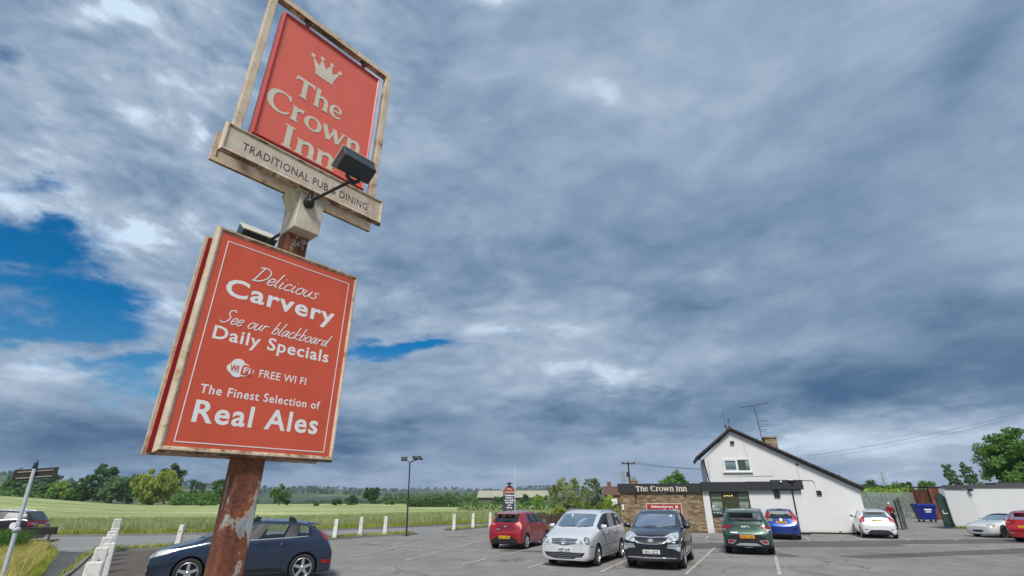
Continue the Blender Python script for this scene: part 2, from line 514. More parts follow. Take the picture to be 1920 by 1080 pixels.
def spline(pts, n=6):
    """Catmull-Rom through 2D points"""
    P = [np.array(p, float) for p in pts]
    if len(P) < 3: return [tuple(p) for p in P]
    out = []
    Q = [2 * P[0] - P[1]] + P + [2 * P[-1] - P[-2]]
    for i in range(1, len(Q) - 2):
        for k in range(n):
            t = k / n
            a, b, c, d = Q[i - 1], Q[i], Q[i + 1], Q[i + 2]
            out.append(tuple(.5 * ((2 * b) + (-a + c) * t + (2 * a - 5 * b + 4 * c - d) * t * t + (-a + 3 * b - 3 * c + d) * t ** 3)))
    out.append(tuple(P[-1]))
    return out

def ribbon(mb, pts, w, X, mi=0, d=.002):
    """flat stroke of width w (number or per-point list) along 2D pts; X maps (a,b,depth)->3D"""
    P = [np.array(p, float) for p in pts]
    L, Rr = [], []
    for i, p in enumerate(P):
        t = P[min(i + 1, len(P) - 1)] - P[max(i - 1, 0)]
        l = np.hypot(*t); t = t / (l if l else 1)
        n = np.array([-t[1], t[0]]); ww = (w[i] if isinstance(w, (list, tuple)) else w) / 2
        L.append(p + n * ww); Rr.append(p - n * ww)
    vs, fs = [], []
    for a, b in zip(L, Rr): vs += [X(a[0], a[1], 0), X(b[0], b[1], 0), X(a[0], a[1], d), X(b[0], b[1], d)]
    for i in range(len(P) - 1):
        o = i * 4
        fs += [(o + 2, o + 3, o + 7, o + 6), (o, o + 2, o + 6, o + 4), (o + 1, o + 5, o + 7, o + 3)]
    mb.add(vs, fs, mi)

# ------------------------------------------------------------------ the ground, roads and field
def np_mesh(name, V, F, smooth=False):
    """fast mesh from numpy verts (N,3) and faces (M,k)"""
    me = bpy.data.meshes.new(name)
    V = np.asarray(V, np.float32); F = np.asarray(F, np.int32)
    me.vertices.add(len(V)); me.vertices.foreach_set('co', V.ravel())
    k = F.shape[1]
    me.loops.add(F.size); me.loops.foreach_set('vertex_index', F.ravel())
    me.polygons.add(len(F))
    me.polygons.foreach_set('loop_start', np.arange(0, F.size, k, dtype=np.int32))
    me.polygons.foreach_set('loop_total', np.full(len(F), k, np.int32))
    me.polygons.foreach_set('use_smooth', np.full(len(F), smooth))
    me.update(calc_edges=True); me.validate()
    return me

def sst(x, a, b):
    t = min(1, max(0, (x - a) / (b - a))); return t * t * (3 - 2 * t)

def terrain(x, y):
    r = math.hypot(x, y); az = math.degrees(math.atan2(x, y))
    z = 0.0
    z += sst(-az, 34, 48) * 4.0 * sst(r, 60, 300) * (1 - sst(r, 420, 900))
    if r > 300: z -= 9 * sst(r, 300, 700)
    if r > 650:
        a = az
        top = 34 + 4 * math.sin(a * .21 + 1) + 2.5 * math.sin(a * .53) + 1.2 * math.sin(a * 1.7)
        top += 40 * math.exp(-((a + 47) / 6.0) ** 2) - 12 * sst(a, 4, 14)
        h = sst(r, 900, 2100) * (1 + .12 * math.sin(r * .009 + a * .3))
        z += (top + 9) * h
    return z

GROUND_Z = -0.03
def build_ground():
    nr, na = 90, 360
    V, F = [], []
    rs = [0.0] + [2.0 * (1.0905 ** i) for i in range(nr)]
    for r in rs:
        for k in range(na):
            a = 2 * math.pi * k / na
            x, y = r * math.sin(a), r * math.cos(a)
            V.append((x, y, GROUND_Z + terrain(x, y)))
    for i in range(len(rs) - 1):
        for k in range(na):
            F.append((i * na + k, i * na + (k + 1) % na, (i + 1) * na + (k + 1) % na, (i + 1) * na + k))
    me = np_mesh("field", np.array(V), np.array(F), True)
    def fn(N):
        p = pos(N)
        sp = N.n('ShaderNodeSeparateXYZ'); N.t.links.new(p, sp.inputs[0])
        ln = N.n('ShaderNodeVectorMath', operation='LENGTH'); N.t.links.new(p, ln.inputs[0])
        rr = ln.outputs['Value']
        a = N.noise(p, .03, 6, .6)
        b = N.noise(N.mapping(p, (1, .4, 1), (0, 0, .25)), .35, 7, .65)
        c = N.noise(N.mapping(p, (1.6, .07, 1), (0, 0, .15)), 1.0, 6, .75)
        f = N.m('ADD', N.m('ADD', N.m('MULTIPLY', a, .6), N.m('MULTIPLY', b, .35)), N.m('MULTIPLY', c, .42))
        crop = N.ramp(f, [(.50, (.15, .205, .065)), (.64, (.29, .345, .13)), (.80, (.48, .49, .25))])
        # tramlines: pairs of wheel tracks through the crop
        u = N.m('ADD', N.m('MULTIPLY', sp.outputs[0], .26), N.m('MULTIPLY', sp.outputs[1], .966))
        u = N.m('ADD', u, N.m('MULTIPLY', N.noise(p, .02, 2, .5), 9))
        w = N.m('MODULO', N.m('ADD', u, 1000), 22.0)
        tr = N.m('ADD', N.m('LESS_THAN', N.m('ABSOLUTE', N.m('SUBTRACT', w, 8.0)), .45), N.m('LESS_THAN', N.m('ABSOLUTE', N.m('SUBTRACT', w, 9.9)), .45))
        crop = N.mix(N.m('MULTIPLY', tr, .8), crop, (.05, .085, .025))
        # patchwork of far fields and hedges
        vo = N.n('ShaderNodeTexVoronoi'); vo.inputs['Scale'].default_value = .0052
        N.t.links.new(N.mapping(p, (1, .5, 0)), vo.inputs['Vector'])
        sepc = N.n('ShaderNodeSeparateColor'); N.t.links.new(vo.outputs['Color'], sepc.inputs[0])
        far = N.ramp(sepc.outputs[0], [(0, (.07, .10, .04)), (.3, (.12, .17, .05)), (.55, (.06, .085, .045)), (.8, (.19, .20, .10)), (1, (.09, .13, .05))], 'CONSTANT')
        wood = N.sstep(N.noise(N.mapping(p, (1, .45, 0)), .006, 8, .65), .46, .54)
        far = N.mix(wood, far, N.ramp(N.noise(p, .06, 5, .7), [(.3, (.022, .040, .022)), (.7, (.07, .10, .045))]))
        col = N.mix(N.sstep(rr, 262, 275), crop, far)
        return pbsdf(N, col, .9, 0, N.m('ADD', c, b), .7, .12, spec=.15)
    m = mat('field_crop', fn)
    tag(link_mesh("field", me, m), kind='structure')

build_ground()

KERB = [(-17.2, 22.4), (-13, 25.4), (-9.75, 28.9), (-8.1, 31.1), (-6.2, 32.9), (-4.2, 36.9), (-2.9, 39.5), (-1.2, 42), (2.5, 46.0)]
FARK = [(-60, 25.5), (-45, 28.0), (-27, 31.4), (-21.2, 33), (-16.5, 35.3), (-12.06, 37.9), (-7, 42.7), (-2.2, 48.3), (6, 57.5), (22, 75), (45, 100)]
def spl(P, n=5): return spline(P, n)

def sheet(name, poly, z, m, kind='structure'):
    bm = bmesh.new()
    f = bm.faces.new([bm.verts.new((x, y, z)) for x, y in poly])
    bmesh.ops.triangulate(bm, faces=[f])
    bmesh.ops.recalc_face_normals(bm, faces=bm.faces[:])
    me = bpy.data.meshes.new(name); bm.to_mesh(me); bm.free()
    if sum(p.normal.z for p in me.polygons) < 0: me.flip_normals()
    return tag(link_mesh(name, me, m), kind=kind)

ASPH = m_asphalt('car_park_asphalt', (.225, .210, .194), .62)
ASPH_DARK = m_asphalt('dark_asphalt', (.105, .102, .100), .3)
ASPH_ROAD = m_asphalt('road_asphalt', (.235, .23, .225), .16)
ASPH_PATH = m_asphalt('path_asphalt', (.085, .086, .090), .25)
DIRT = m_asphalt('gravelly_edge', (.10, .080, .066), .4)
near_edge = [(-60, 14), (-40, 18.2), (-19.8, 23.2)] + spl(KERB, 4) + [(10, 54), (26, 71), (50, 96)]
sheet("road", spl(FARK, 4) + near_edge[::-1], -0.016, ASPH_ROAD)
cp = [(-17.2, 22.4)] + spl(KERB, 4)[1:] + [(2.5, 44), (5.5, 41.0), (6.9, 38.0), (24, 40), (26, 62), (46, 64), (60, 45), (60, -6), (-4, -6), (-8.2, 9.6)]
sheet("car_park", cp, 0.0, ASPH)
sheet("footpath", [(-17.2, 22.4), (-19.8, 23.2), (-18.9, 22.4), (-13.75, 15.8), (-8.5, 7.5), (-6, 4), (-3, -2), (-2, -2), (-8.3, 9.6)], -0.004, ASPH_PATH)
sheet("gravel_edge", [(-16.9, 22.3), (-13.2, 24.9), (-11.9, 24.1), (-10.2, 15.8), (-7.2, 9.6), (-8.0, 9.8)], 0.006, DIRT)
sheet("resurfaced_strip", [(14.57, 27.9), (29, 30.0), (40, 30.3), (40, 27.4), (25.3, 26.9), (18.6, 26.3), (18.4, 25.2), (13.0, 24.8), (9.0, 24.2), (4, 22.6), (4.3, 25.6), (9, 27.0)], 0.005, ASPH_DARK)
sheet("patched_asphalt", [(12.5, 21.0), (26, 25.2), (40, 26.0), (40, 24), (26, 23.3), (13, 20.2)], 0.005, ASPH_DARK)
sheet("repair_patch", [(9.9, 20.9), (10.9, 20.7), (11.1, 21.9), (10.1, 22.1)], 0.006, ASPH_DARK)  # dark sheet on the ground right of the green SUV's rear wheel
sheet("repair_patch", [(-.6, 22.9), (1.9, 22.2), (2.2, 22.9), (-.3, 23.6)], 0.006, ASPH_DARK)  # dark sheet on the ground behind the red hatchback

def line_mat():
    def fn(N):
        p = pos(N)
        n = N.noise(p, 9, 6, .75); k = N.sstep(n, .43, .60)
        return pbsdf(N, N.mix(k, (.24, .235, .23), (.62, .61, .57)), .8, 0, None)
    return mat('worn_road_paint', fn)
LINE = line_mat()
def marking(name, a, b, w=.10, z=.010):
    a, b = Vector((*a, 0)), Vector((*b, 0)); t = (b - a).normalized(); n = Vector((-t.y, t.x, 0)) * w / 2
    return sheet(name, [tuple((p)[:2]) for p in (a - n, b - n, b + n, a + n)], z, LINE)
PARK = [((-6.07, 20.59), (-3.92, 30.3)), ((-3.82, 19.4), (-1.5, 28.6)), ((-1.67, 18.35), (1.4, 25.2)), ((.47, 17.41), (3.2, 23.6)), ((2.63, 16.5), (5.5, 22.6)), ((5.0, 16.0), (9.1, 24.4)),
        ((7.63, 15.8), (10.1, 21.0)), ((10.5, 29.4), (11.75, 32.1)), ((15.63, 28.4), (16.95, 31.2)), ((18.59, 28.7), (19.98, 31.6)), ((21.08, 28.7), (22.4, 31.2)), ((23.8, 28.8), (25.1, 31.6)),
        ((-15.5, 15.2), (-3.6, 14.9)), ((27.8, 29.6), (26.4, 26.9))]
for a, b in PARK: marking("parking_line", a, b)
marking("parking_line", (-7.9, 27.4), (-1.4, 22.2), .09, .014)
marking("parking_line", (6.2, 20.3), (11.4, 21.5), .08, .014)
marking("parking_line", (23.0, 32.5), (31.5, 33.5), .12, .012)
marking("parking_line", (22.6, 34.4), (30.5, 35.4), .12, .012)
# give-way paint and centre dashes on the road
for k in range(14):
    t0 = Vector((-25 + k * 1.9, 27.5 + k * .35 + .035 * k * k)); 
    if k % 2 == 0: marking("road_marking", (t0.x, t0.y), (t0.x + 1.9, t0.y + .35 + .035 * (2 * k + 1)), .10, -.008)
marking("road_marking", (-21.0, 23.8), (-15.9, 25.4), .3, -.008)
for k in range(7): marking("road_marking", (-5.4 + 1.9 * k, 40.4 + 2.1 * k), (-4.5 + 1.9 * k, 41.4 + 2.1 * k), .1, -.008)

STONE_KERB = plain('kerb_stone', (.20, .195, .18), .85, var=.3, scale=3, bstr=.3)
def strip(mb, P, w, z0, z1, mi=0, side=1):
    P = [np.array(p) for p in P]
    vs = []
    for i, p in enumerate(P):
        t = P[min(i + 1, len(P) - 1)] - P[max(i - 1, 0)]; t = t / np.hypot(*t); n = np.array([-t[1], t[0]]) * side
        q = p + n * w
        vs += [(p[0], p[1], z0), (p[0], p[1], z1), (q[0], q[1], z1), (q[0], q[1], z0)]
    fs = []
    for i in range(len(P) - 1):
        for k in range(4):
            fs.append((i * 4 + k, i * 4 + (k + 1) % 4, i * 4 + 4 + (k + 1) % 4, i * 4 + 4 + k))
    fs += [(0, 3, 2, 1), tuple(len(vs) - 4 + k for k in range(4))]
    mb.add(vs, fs, mi)
mb = MB(); strip(mb, spl(FARK, 6), .16, -.1, .10); tag(mb.build("far_kerb", STONE_KERB), kind='structure')
ks = spl(KERB, 6)
mb = MB(); strip(mb, ks[:26], .14, -.1, .085); strip(mb, ks[31:], .14, -.1, .085); tag(mb.build("near_kerb", STONE_KERB), kind='structure')
VERGE = plain('verge_soil', (.075, .095, .03), .95, var=.45, scale=2.5)
mb = MB(); strip(mb, [(p[0] - .15, p[1] + .1) for p in ks[:26]], .75, -.1, .06); strip(mb, [(p[0] - .15, p[1] + .1) for p in ks[31:]], .75, -.1, .06)
tag(mb.build("kerb_verge", VERGE), kind='structure')
sheet("left_verge", [(-60, 13.9), (-40, 18.1), (-19.9, 23.1), (-18.95, 22.35), (-13.8, 15.8), (-8.6, 7.5), (-6.2, 4), (-60, 4)], 0.004, VERGE)
far_v = [tuple(p) for p in spl(FARK, 4)]
sheet("far_verge", far_v + [(45 - 4, 105), (22 - 5, 80), (6 - 4.5, 62), (-2.2 - 4, 52.5), (-7 - 3.4, 46.8), (-12 - 2.8, 41.8), (-21.8, 37.2), (-27.5, 35.6), (-45.5, 32.4), (-60, 30)][0:], -0.010, VERGE)
mb = MB(); strip(mb, [(-17.15, 22.25), (-13.8, 17.4), (-10.9, 13.0), (-8.15, 9.0), (-6.2, 5.8)], .11, -.05, .07, 0, 1); tag(mb.build("path_edging", STONE_KERB), kind='structure')

# ------------------------------------------------------------------ grass
def blades(rng, P, h, w, lean, segs=2):
    """P (N,3) base points, h (N,) heights -> verts, quad faces: tapering bent blades"""
    n = len(P)
    a = rng.uniform(0, 2 * np.pi, n); ld = rng.uniform(0, 2 * np.pi, n)
    W = np.c_[np.cos(a), np.sin(a), np.zeros(n)] * (w * rng.uniform(.6, 1.3, n))[:, None]
    Ld = np.c_[np.cos(ld), np.sin(ld), np.zeros(n)] * (h * lean * rng.uniform(.2, 1.3, n))[:, None]
    rows = []
    for s in range(segs + 1):
        t = s / segs
        c = P + np.c_[np.zeros((n, 2)), h * (t - .12 * t * t)] + Ld * (t ** 2)
        k = (1 - .85 * t)
        rows += [c - W * k, c + W * k]
    V = np.stack(rows, 1).reshape(-1, 3)
    m = 2 * (segs + 1)
    F = []
    for s in range(segs):
        o = np.arange(n)[:, None] * m
        F.append(o + np.array([[2 * s, 2 * s + 1, 2 * s + 3, 2 * s + 2]]))
    return V, np.concatenate(F)

def in_poly(poly, X, Y):
    c = np.zeros(len(X), bool); n = len(poly); j = n - 1
    for i in range(n):
        xi, yi = poly[i]; xj, yj = poly[j]
        m = ((yi > Y) != (yj > Y)) & (X < (xj - xi) * (Y - yi) / (yj - yi + 1e-12) + xi)
        c ^= m; j = i
    return c

def scatter(rng, poly, n, clump=0.0):
    P = np.array(poly); lo, hi = P.min(0), P.max(0)
    out = np.zeros((0, 2))
    while len(out) < n:
        q = rng.uniform(lo, hi, (n * 2, 2))
        if clump > 0:
            q = q[:max(8, int(n * .06))]
            q = (q[:, None, :] + rng.normal(0, clump, (len(q), 30, 2))).reshape(-1, 2)
        q = q[in_poly(poly, q[:, 0], q[:, 1])]
        out = np.concatenate([out, q])
    rng.shuffle(out)
    return out[:n]

GRASS_GREEN = m_leaf('green_grass', (.045, .095, .012), (.10, .19, .02), (.20, .27, .045), .3)
GRASS_GOLD = m_leaf('dry_grass', (.28, .28, .06), (.56, .48, .14), (.72, .62, .32), .3)
GRASS_PALE = m_leaf('pale_seeding_grass', (.20, .26, .085), (.36, .40, .17), (.60, .58, .36), .3)
GRASS_LIME = m_leaf('lime_grass', (.16, .22, .018), (.33, .38, .04), (.52, .48, .10), .3)
WEED = m_leaf('weed_leaves', (.03, .075, .015), (.07, .17, .03), (.15, .27, .06), .3)

def grass(name, sets, m):
    Vs, Fs, o = [], [], 0
    for V, F in sets:
        Vs.append(V); Fs.append(F + o); o += len(V)
    ob = link_mesh(name, np_mesh(name, np.concatenate(Vs), np.concatenate(Fs)), m)
    return tag(ob, kind='stuff')

rg = np.random.default_rng(5)
def ribbon_poly(P, a, b):
    P = [np.array(p) for p in P]; L, Rr = [], []
    for i, p in enumerate(P):
        t = P[min(i + 1, len(P) - 1)] - P[max(i - 1, 0)]; t = t / np.hypot(*t); n = np.array([-t[1], t[0]])
        L.append(tuple(p + n * a)); Rr.append(tuple(p + n * b))
    return L + Rr[::-1]
FV = spl(FARK[:-1], 4)
def put(q, z=0.0): return np.c_[q, np.full(len(q), z)]
q1 = scatter(rg, ribbon_poly(FV, .2, 2.2), 30000); q2 = scatter(rg, ribbon_poly(FV, 1.2, 5.2), 26000, .4)
grass("verge_grass", [blades(rg, put(q1), rg.uniform(.12, .38, len(q1)), .022, .7)], GRASS_LIME)
tall = scatter(rg, ribbon_poly(FV, 1.6, 6.0), 16000, .5)
grass("tall_verge_grass", [blades(rg, put(q2), rg.uniform(.3, .75, len(q2)), .02, .5), blades(rg, put(tall), rg.uniform(.5, 1.0, len(tall)), .012, .35)], GRASS_PALE)
crop = scatter(rg, ribbon_poly(FV, 4.0, 26.0), 52000)
CROPLEAF = m_leaf('crop_leaves', (.18, .25, .09), (.32, .38, .17), (.48, .50, .27), .3)
grass("crop", [blades(rg, put(crop), rg.uniform(.3, .55, len(crop)), .035, .5)], CROPLEAF)
kv = scatter(rg, ribbon_poly([(p[0] - .15, p[1] + .1) for p in ks[:26]], .02, .7), 3800, .25); kv2 = scatter(rg, ribbon_poly([(p[0] - .15, p[1] + .1) for p in ks[31:]], .02, .7), 1800, .25)
grass("kerb_grass", [blades(rg, put(np.concatenate([kv, kv2]), .05), rg.uniform(.06, .24, len(kv) + len(kv2)), .015, .8)], GRASS_LIME)
LV = [(-25, 19.5), (-23, 22.0), (-20.6, 22.7), (-19.1, 22.0), (-14.0, 15.7), (-12.5, 13.4), (-15, 13.4)]
lv1 = scatter(rg, LV, 26000, .5)
grass("dry_grass", [blades(rg, put(lv1), rg.uniform(.25, .66, len(lv1)), .012, .6)], GRASS_GOLD)
lv2 = scatter(rg, LV, 15000, .4)
grass("green_grass", [blades(rg, put(lv2), rg.uniform(.15, .42, len(lv2)), .012, .7)], GRASS_GREEN)
WP = [(-27, 19.8), (-22.0, 21.9), (-20.0, 21.6), (-18.0, 20.2), (-18.0, 19.0), (-20.0, 18.0), (-26, 18)]
lv3 = scatter(rg, WP, 15000, .3)
lh = rg.uniform(.45, 1.1, len(lv3))
grass("weeds", [blades(rg, put(lv3), lh, .032, .55, 3)], WEED)
pe = scatter(rg, ribbon_poly([(-17.15, 22.25), (-13.8, 17.4), (-10.9, 13.0), (-8.15, 9.0)], -.15, .12), 900, .15)
grass("path_weeds", [blades(rg, put(pe), rg.uniform(.05, .2, len(pe)), .012, .9)], GRASS_LIME)

eg = scatter(rg, ribbon_poly([(-20.6, 23.1), (-19.6, 22.7), (-18.9, 22.0), (-13.7, 15.6), (-11.0, 12.0)], .38, -1.3), 14000, .15)
grass("edge_grass", [blades(rg, put(eg), rg.uniform(.08, .34, len(eg)), .014, .8)], GRASS_LIME)
eg2 = scatter(rg, ribbon_poly([(-19.9, 22.6), (-18.9, 22.0), (-13.7, 15.6), (-11.0, 12.0)], .1, -1.6), 9000, .25)
grass("edge_dry_grass", [blades(rg, put(eg2), rg.uniform(.2, .62, len(eg2)), .010, .6)], GRASS_GOLD)

# ------------------------------------------------------------------ trees
BARK = plain('bark', (.075, .060, .045), .9, var=.35, scale=4, bstr=.5)
LEAF_DARK = m_leaf('dark_leaves', (0.026, 0.063, 0.022), (0.060, 0.128, 0.039), (0.107, 0.193, 0.063))
LEAF_MID = m_leaf('mid_green_leaves', (0.046, 0.117, 0.030), (0.117, 0.235, 0.055), (0.213, 0.342, 0.096))
LEAF_GREY = m_leaf('grey_green_leaves', (0.063, 0.128, 0.060), (0.150, 0.235, 0.117), (0.256, 0.342, 0.193))
LEAF_YEL = m_leaf('yellow_green_leaves', (0.124, 0.177, 0.027), (0.300, 0.354, 0.062), (0.478, 0.495, 0.106))
LEAF_LIME = m_leaf('lime_leaves', (0.106, 0.212, 0.021), (0.265, 0.407, 0.044), (0.478, 0.583, 0.088))
LEAF_BRIGHT = m_leaf('bright_green_leaves', (0.039, 0.106, 0.021), (0.115, 0.248, 0.050), (0.248, 0.389, 0.124))

def leaf_quads(rng, C, s, droop=0.0, asp=1.6):
    n = len(C)
    u = rng.normal(size=(n, 3)); u /= np.linalg.norm(u, axis=1)[:, None]
    if droop: u[:, 2] = -abs(u[:, 2]) - droop; u /= np.linalg.norm(u, axis=1)[:, None]
    w = rng.normal(size=(n, 3)); v = np.cross(u, w); v /= np.linalg.norm(v, axis=1)[:, None]
    ss = (s * rng.uniform(.55, 1.35, n))[:, None]
    u = u * ss * asp; v = v * ss
    V = np.stack([C - u, C - .25 * u + v * .8, C + u, C - .1 * u - v * .8], 1).reshape(-1, 3)
    return V, np.arange(4 * n).reshape(n, 4)

def crown_points(rng, h0, h, rx, ry, nclump, nleaf, shape='round', cl=.32, gap=.0, lean=0.0):
    """points in leaf clumps spread through a crown from height h0 to h"""
    C = []
    while len(C) < nclump:
        d = rng.normal(size=3); d /= np.linalg.norm(d)
        r = rng.uniform(.25, 1) ** .45
        p = d * r
        t = (p[2] + 1) / 2
        if shape == 'cone': k = 1.15 - .95 * t
        elif shape == 'column': k = .95 - .6 * max(0, t - .6) / .4
        elif shape == 'wide': k = 1.0 if t > .3 else .6 + t * 1.3
        elif shape == 'bush': k = 1.0; p[2] = max(p[2], -.9)
        else: k = 1.0 - .25 * (1 - t)
        bump = 1 + rng.uniform(-.22, .16)
        C.append((p[0] * rx * k * bump + lean * t * h, p[1] * ry * k * bump, h0 + (h - h0) * min(1.0, t * rng.uniform(.9, 1.05))))
    C = np.array(C)
    cr = cl * (rx + (h - h0) / 2) / 2
    sz = rng.uniform(.55, 1.25, nclump) * cr
    idx = rng.integers(0, nclump, nleaf)
    d = rng.normal(size=(nleaf, 3)); d /= np.linalg.norm(d, axis=1)[:, None]
    P = C[idx] + d * (rng.uniform(0, 1, nleaf) ** .5 * sz[idx])[:, None] * np.array([1, 1, .8])
    P[:, 2] = np.maximum(P[:, 2], .05)
    return P, C

def tree(name, label, loc, h, rx, leafm, seed, nleaf=2600, nclump=40, shape='round', leaf=None, h0=.18, droop=0.0, cl=.32, group=None, cat='tree', trunk=True, lean=0.0, ry=None, limbs=6, tr=None, asp=1.6):
    rng = np.random.default_rng(seed)
    root = empty(name, loc, 0, label, cat, group)
    leaf = leaf or max(.05, h * .028)
    P, C = crown_points(rng, h * h0, h * .97, rx, ry or rx * .85, nclump, nleaf, shape, cl, lean=lean)
    V, F = leaf_quads(rng, P, leaf, droop, asp)
    link_mesh('crown' if trunk else 'foliage', np_mesh('crown', V, F), leafm, root)
    if trunk:
        mb = MB(); r0 = tr or h * .022
        top = Vector((lean * h * .5, 0, h * .62))
        mb.tube([(0, 0, -.3), (0, 0, h * .1), (lean * h * .15, 0.02 * h, h * .3), top], [r0 * 1.3, r0, r0 * .75, r0 * .3], 8)
        for k in range(limbs):
            c = Vector(C[rng.integers(0, len(C))]); z = h * rng.uniform(.12, .4)
            mb.tube([(0, 0, z), (c.x * .45, c.y * .45, z + (c.z - z) * .4), tuple(c)], [r0 * .5, r0 * .35, r0 * .1], 5)
        mb.build('trunk', BARK, root)
    else:
        mb = MB()
        for k in range(4):
            c = Vector(C[rng.integers(0, len(C))]); mb.tube([(c.x * .2, c.y * .2, -.1), tuple(c)], [.03 * h, .01 * h], 5)
        mb.build('stem', BARK, root)
    return root

T = terrain
def tz(x, y): return T(x, y) + GROUND_Z
def ft(nm, lab, x, y, ztop, rx, lm, seed, **k):
    """tree standing on the terrain whose top reaches ztop"""
    z = tz(x, y); return tree(nm, lab, (x, y, z), ztop - z, rx, lm, seed, **k)

ft('tree', 'feathery dark tree with a ragged leaning top, left of the yellow willow', -163.8, 205, 14.75, 7.2, LEAF_DARK, 11, nleaf=6500, nclump=70, h0=.05, cl=.2, leaf=.36, lean=.06)
ft('tree', 'grey-green rounded tree between the feathery dark tree and the willow', -152.7, 200, 10.2, 5.2, LEAF_GREY, 12, nleaf=5000, nclump=46, h0=.02, leaf=.34)
ft('tree', 'dull mid-green tree touching the left side of the willow', -156.4, 213, 11.4, 5.0, LEAF_MID, 13, nleaf=4000, nclump=40, h0=.02, leaf=.34)
ft('willow_tree', 'broad yellow-green weeping willow at the edge of the field', -135.8, 198, 12.6, 8.3, LEAF_YEL, 14, nleaf=9000, nclump=85, h0=.03, droop=1.2, asp=2.4, leaf=.30, cl=.24, shape='wide')
ft('tree', 'tall dark tree rising behind the yellow willow', -147.0, 222, 16.7, 6.0, LEAF_DARK, 15, nleaf=5000, nclump=50, h0=.1, cl=.22, leaf=.36)
ft('bush', 'low olive bush at the foot of the feathery dark tree', -170.5, 204, 6.6, 3.2, LEAF_MID, 16, nleaf=1800, shape='bush', h0=0, trunk=False, cat='bush', leaf=.3)
ft('bush', 'yellowish bush at the left end of the clump around the willow', -174, 205, 6.2, 2.9, LEAF_YEL, 17, nleaf=1600, shape='bush', h0=0, trunk=False, cat='bush', leaf=.3)
ft('bush', 'round pale green bush just right of the willow', -117.6, 185, 3.4, 2.0, LEAF_BRIGHT, 18, nleaf=1200, shape='bush', h0=0, trunk=False, cat='bush', leaf=.2)
ft('bush', 'tiny lone green bush standing in the field left of the rusty post', -103, 175, 1.75, 1.3, LEAF_BRIGHT, 19, nleaf=600, shape='bush', h0=0, trunk=False, cat='bush', leaf=.16)
ft('tree', 'loose green tree partly hidden by the rusty post', -121, 215, 10.6, 3.6, LEAF_MID, 20, nleaf=2600, nclump=34, h0=.12, leaf=.32, cl=.26)
ft('tree', 'scrubby multi-stemmed tree above the roof of the navy hatchback', -88.5, 200, 7.6, 3.9, LEAF_MID, 21, nleaf=3000, nclump=36, h0=.05, leaf=.26, cl=.25)
ft('bush', 'small dark bush just right of the scrubby tree in the field', -88, 205, 1.9, 1.2, LEAF_DARK, 22, nleaf=600, shape='bush', h0=0, trunk=False, cat='bush', leaf=.18)
ft('bush', 'smallest dark bush alone in the middle of the field', -65, 175, .95, 1.0, LEAF_DARK, 23, nleaf=450, shape='bush', h0=0, trunk=False, cat='bush', leaf=.14)
ft('bush', 'dark bush, left one of the pair before the round oak', -65.3, 196, 2.5, 2.0, LEAF_DARK, 24, nleaf=900, shape='bush', h0=0, trunk=False, cat='bush', leaf=.2)
ft('bush', 'dark bush, larger right one of the pair before the round oak', -62.0, 203, 3.3, 2.7, LEAF_DARK, 25, nleaf=1100, shape='bush', h0=0, trunk=False, cat='bush', leaf=.22)
ft('tree', 'round dark oak with a bare stem standing alone at the field edge', -64.4, 240, 7.1, 4.2, LEAF_DARK, 26, nleaf=3400, nclump=40, h0=.24, leaf=.3, cl=.3)
ft('bush', 'low round bush right of the lone oak', -50, 215, 1.9, 2.3, LEAF_MID, 27, nleaf=900, shape='bush', h0=0, trunk=False, cat='bush', leaf=.2)
ft('bush', 'bright bush behind the black lamp post', -47, 240, 3.0, 3.0, LEAF_BRIGHT, 28, nleaf=900, shape='bush', h0=0, trunk=False, cat='bush', leaf=.24)
ft('bush', 'dark bush in front of the left part of the barn', -4.4, 175, 3.0, 1.9, LEAF_DARK, 29, nleaf=1100, shape='bush', h0=0, trunk=False, cat='bush', leaf=.2)
ft('bush', 'dark conifer-like bush in front of the barn porch', 4.3, 170, 3.4, 2.4, LEAF_DARK, 30, nleaf=1300, shape='cone', h0=0, trunk=False, cat='bush', leaf=.2)
ft('bush', 'lighter bush beside the barn porch', 8.2, 165, 3.1, 2.1, LEAF_LIME, 31, nleaf=1100, shape='bush', h0=0, trunk=False, cat='bush', leaf=.2)
ft('bush', 'little dark bush at the end of the near field hedge', -11.5, 168, 1.6, .8, LEAF_DARK, 32, nleaf=450, shape='bush', h0=0, trunk=False, cat='bush', leaf=.16)
LROW = [(-247.9, 255, 9.6, 4.5, LEAF_YEL, 'olive bush at the far left edge of the field'), (-238.7, 250, 13.9, 5.6, LEAF_MID, 'tall green tree behind the street name plate, left of its post'), (-235.7, 258, 12.6, 5.8, LEAF_GREY, 'grey-green tree behind the foot of the street name plate'),
        (-233.9, 264, 13.8, 5.2, LEAF_DARK, 'dark tree showing right of the street name plate'), (-205.5, 232, 9.0, 4.9, LEAF_MID, 'mid-green tree left of the bright domed bush'), (-229, 272, 10.6, 4.2, LEAF_DARK, 'dark tree peeping over the bright domed bush'),
        (-195.4, 225, 9.2, 4.2, LEAF_LIME, 'bright green domed bush between the left tree row and the clump'), (-221, 238, 8.3, 4.6, LEAF_BRIGHT, 'rounded green tree low in the left tree row'), (-184, 226, 6.6, 3.6, LEAF_DARK, 'low dark bush filling the gap left of the clump')]
for i, (x, y, zt, rx, lm, lab) in enumerate(LROW):
    ft('tree', lab, x, y, zt, rx, lm, 40 + i, nleaf=2600, nclump=34, h0=.02, leaf=.32, group='trees along the left edge of the field')
for i, (x, y) in enumerate([(-183, 330), (-180.5, 330), (-178.4, 331), (-176, 330)]):
    ft('poplar_tree', 'thin dark conifer, one of a far row on the skyline left of the feathery tree', x - 20, y, 15.5 - i * .8, 1.3, LEAF_DARK, 60 + i, nleaf=500, nclump=14, shape='column', h0=.02, leaf=.3, group='row of far conifers')

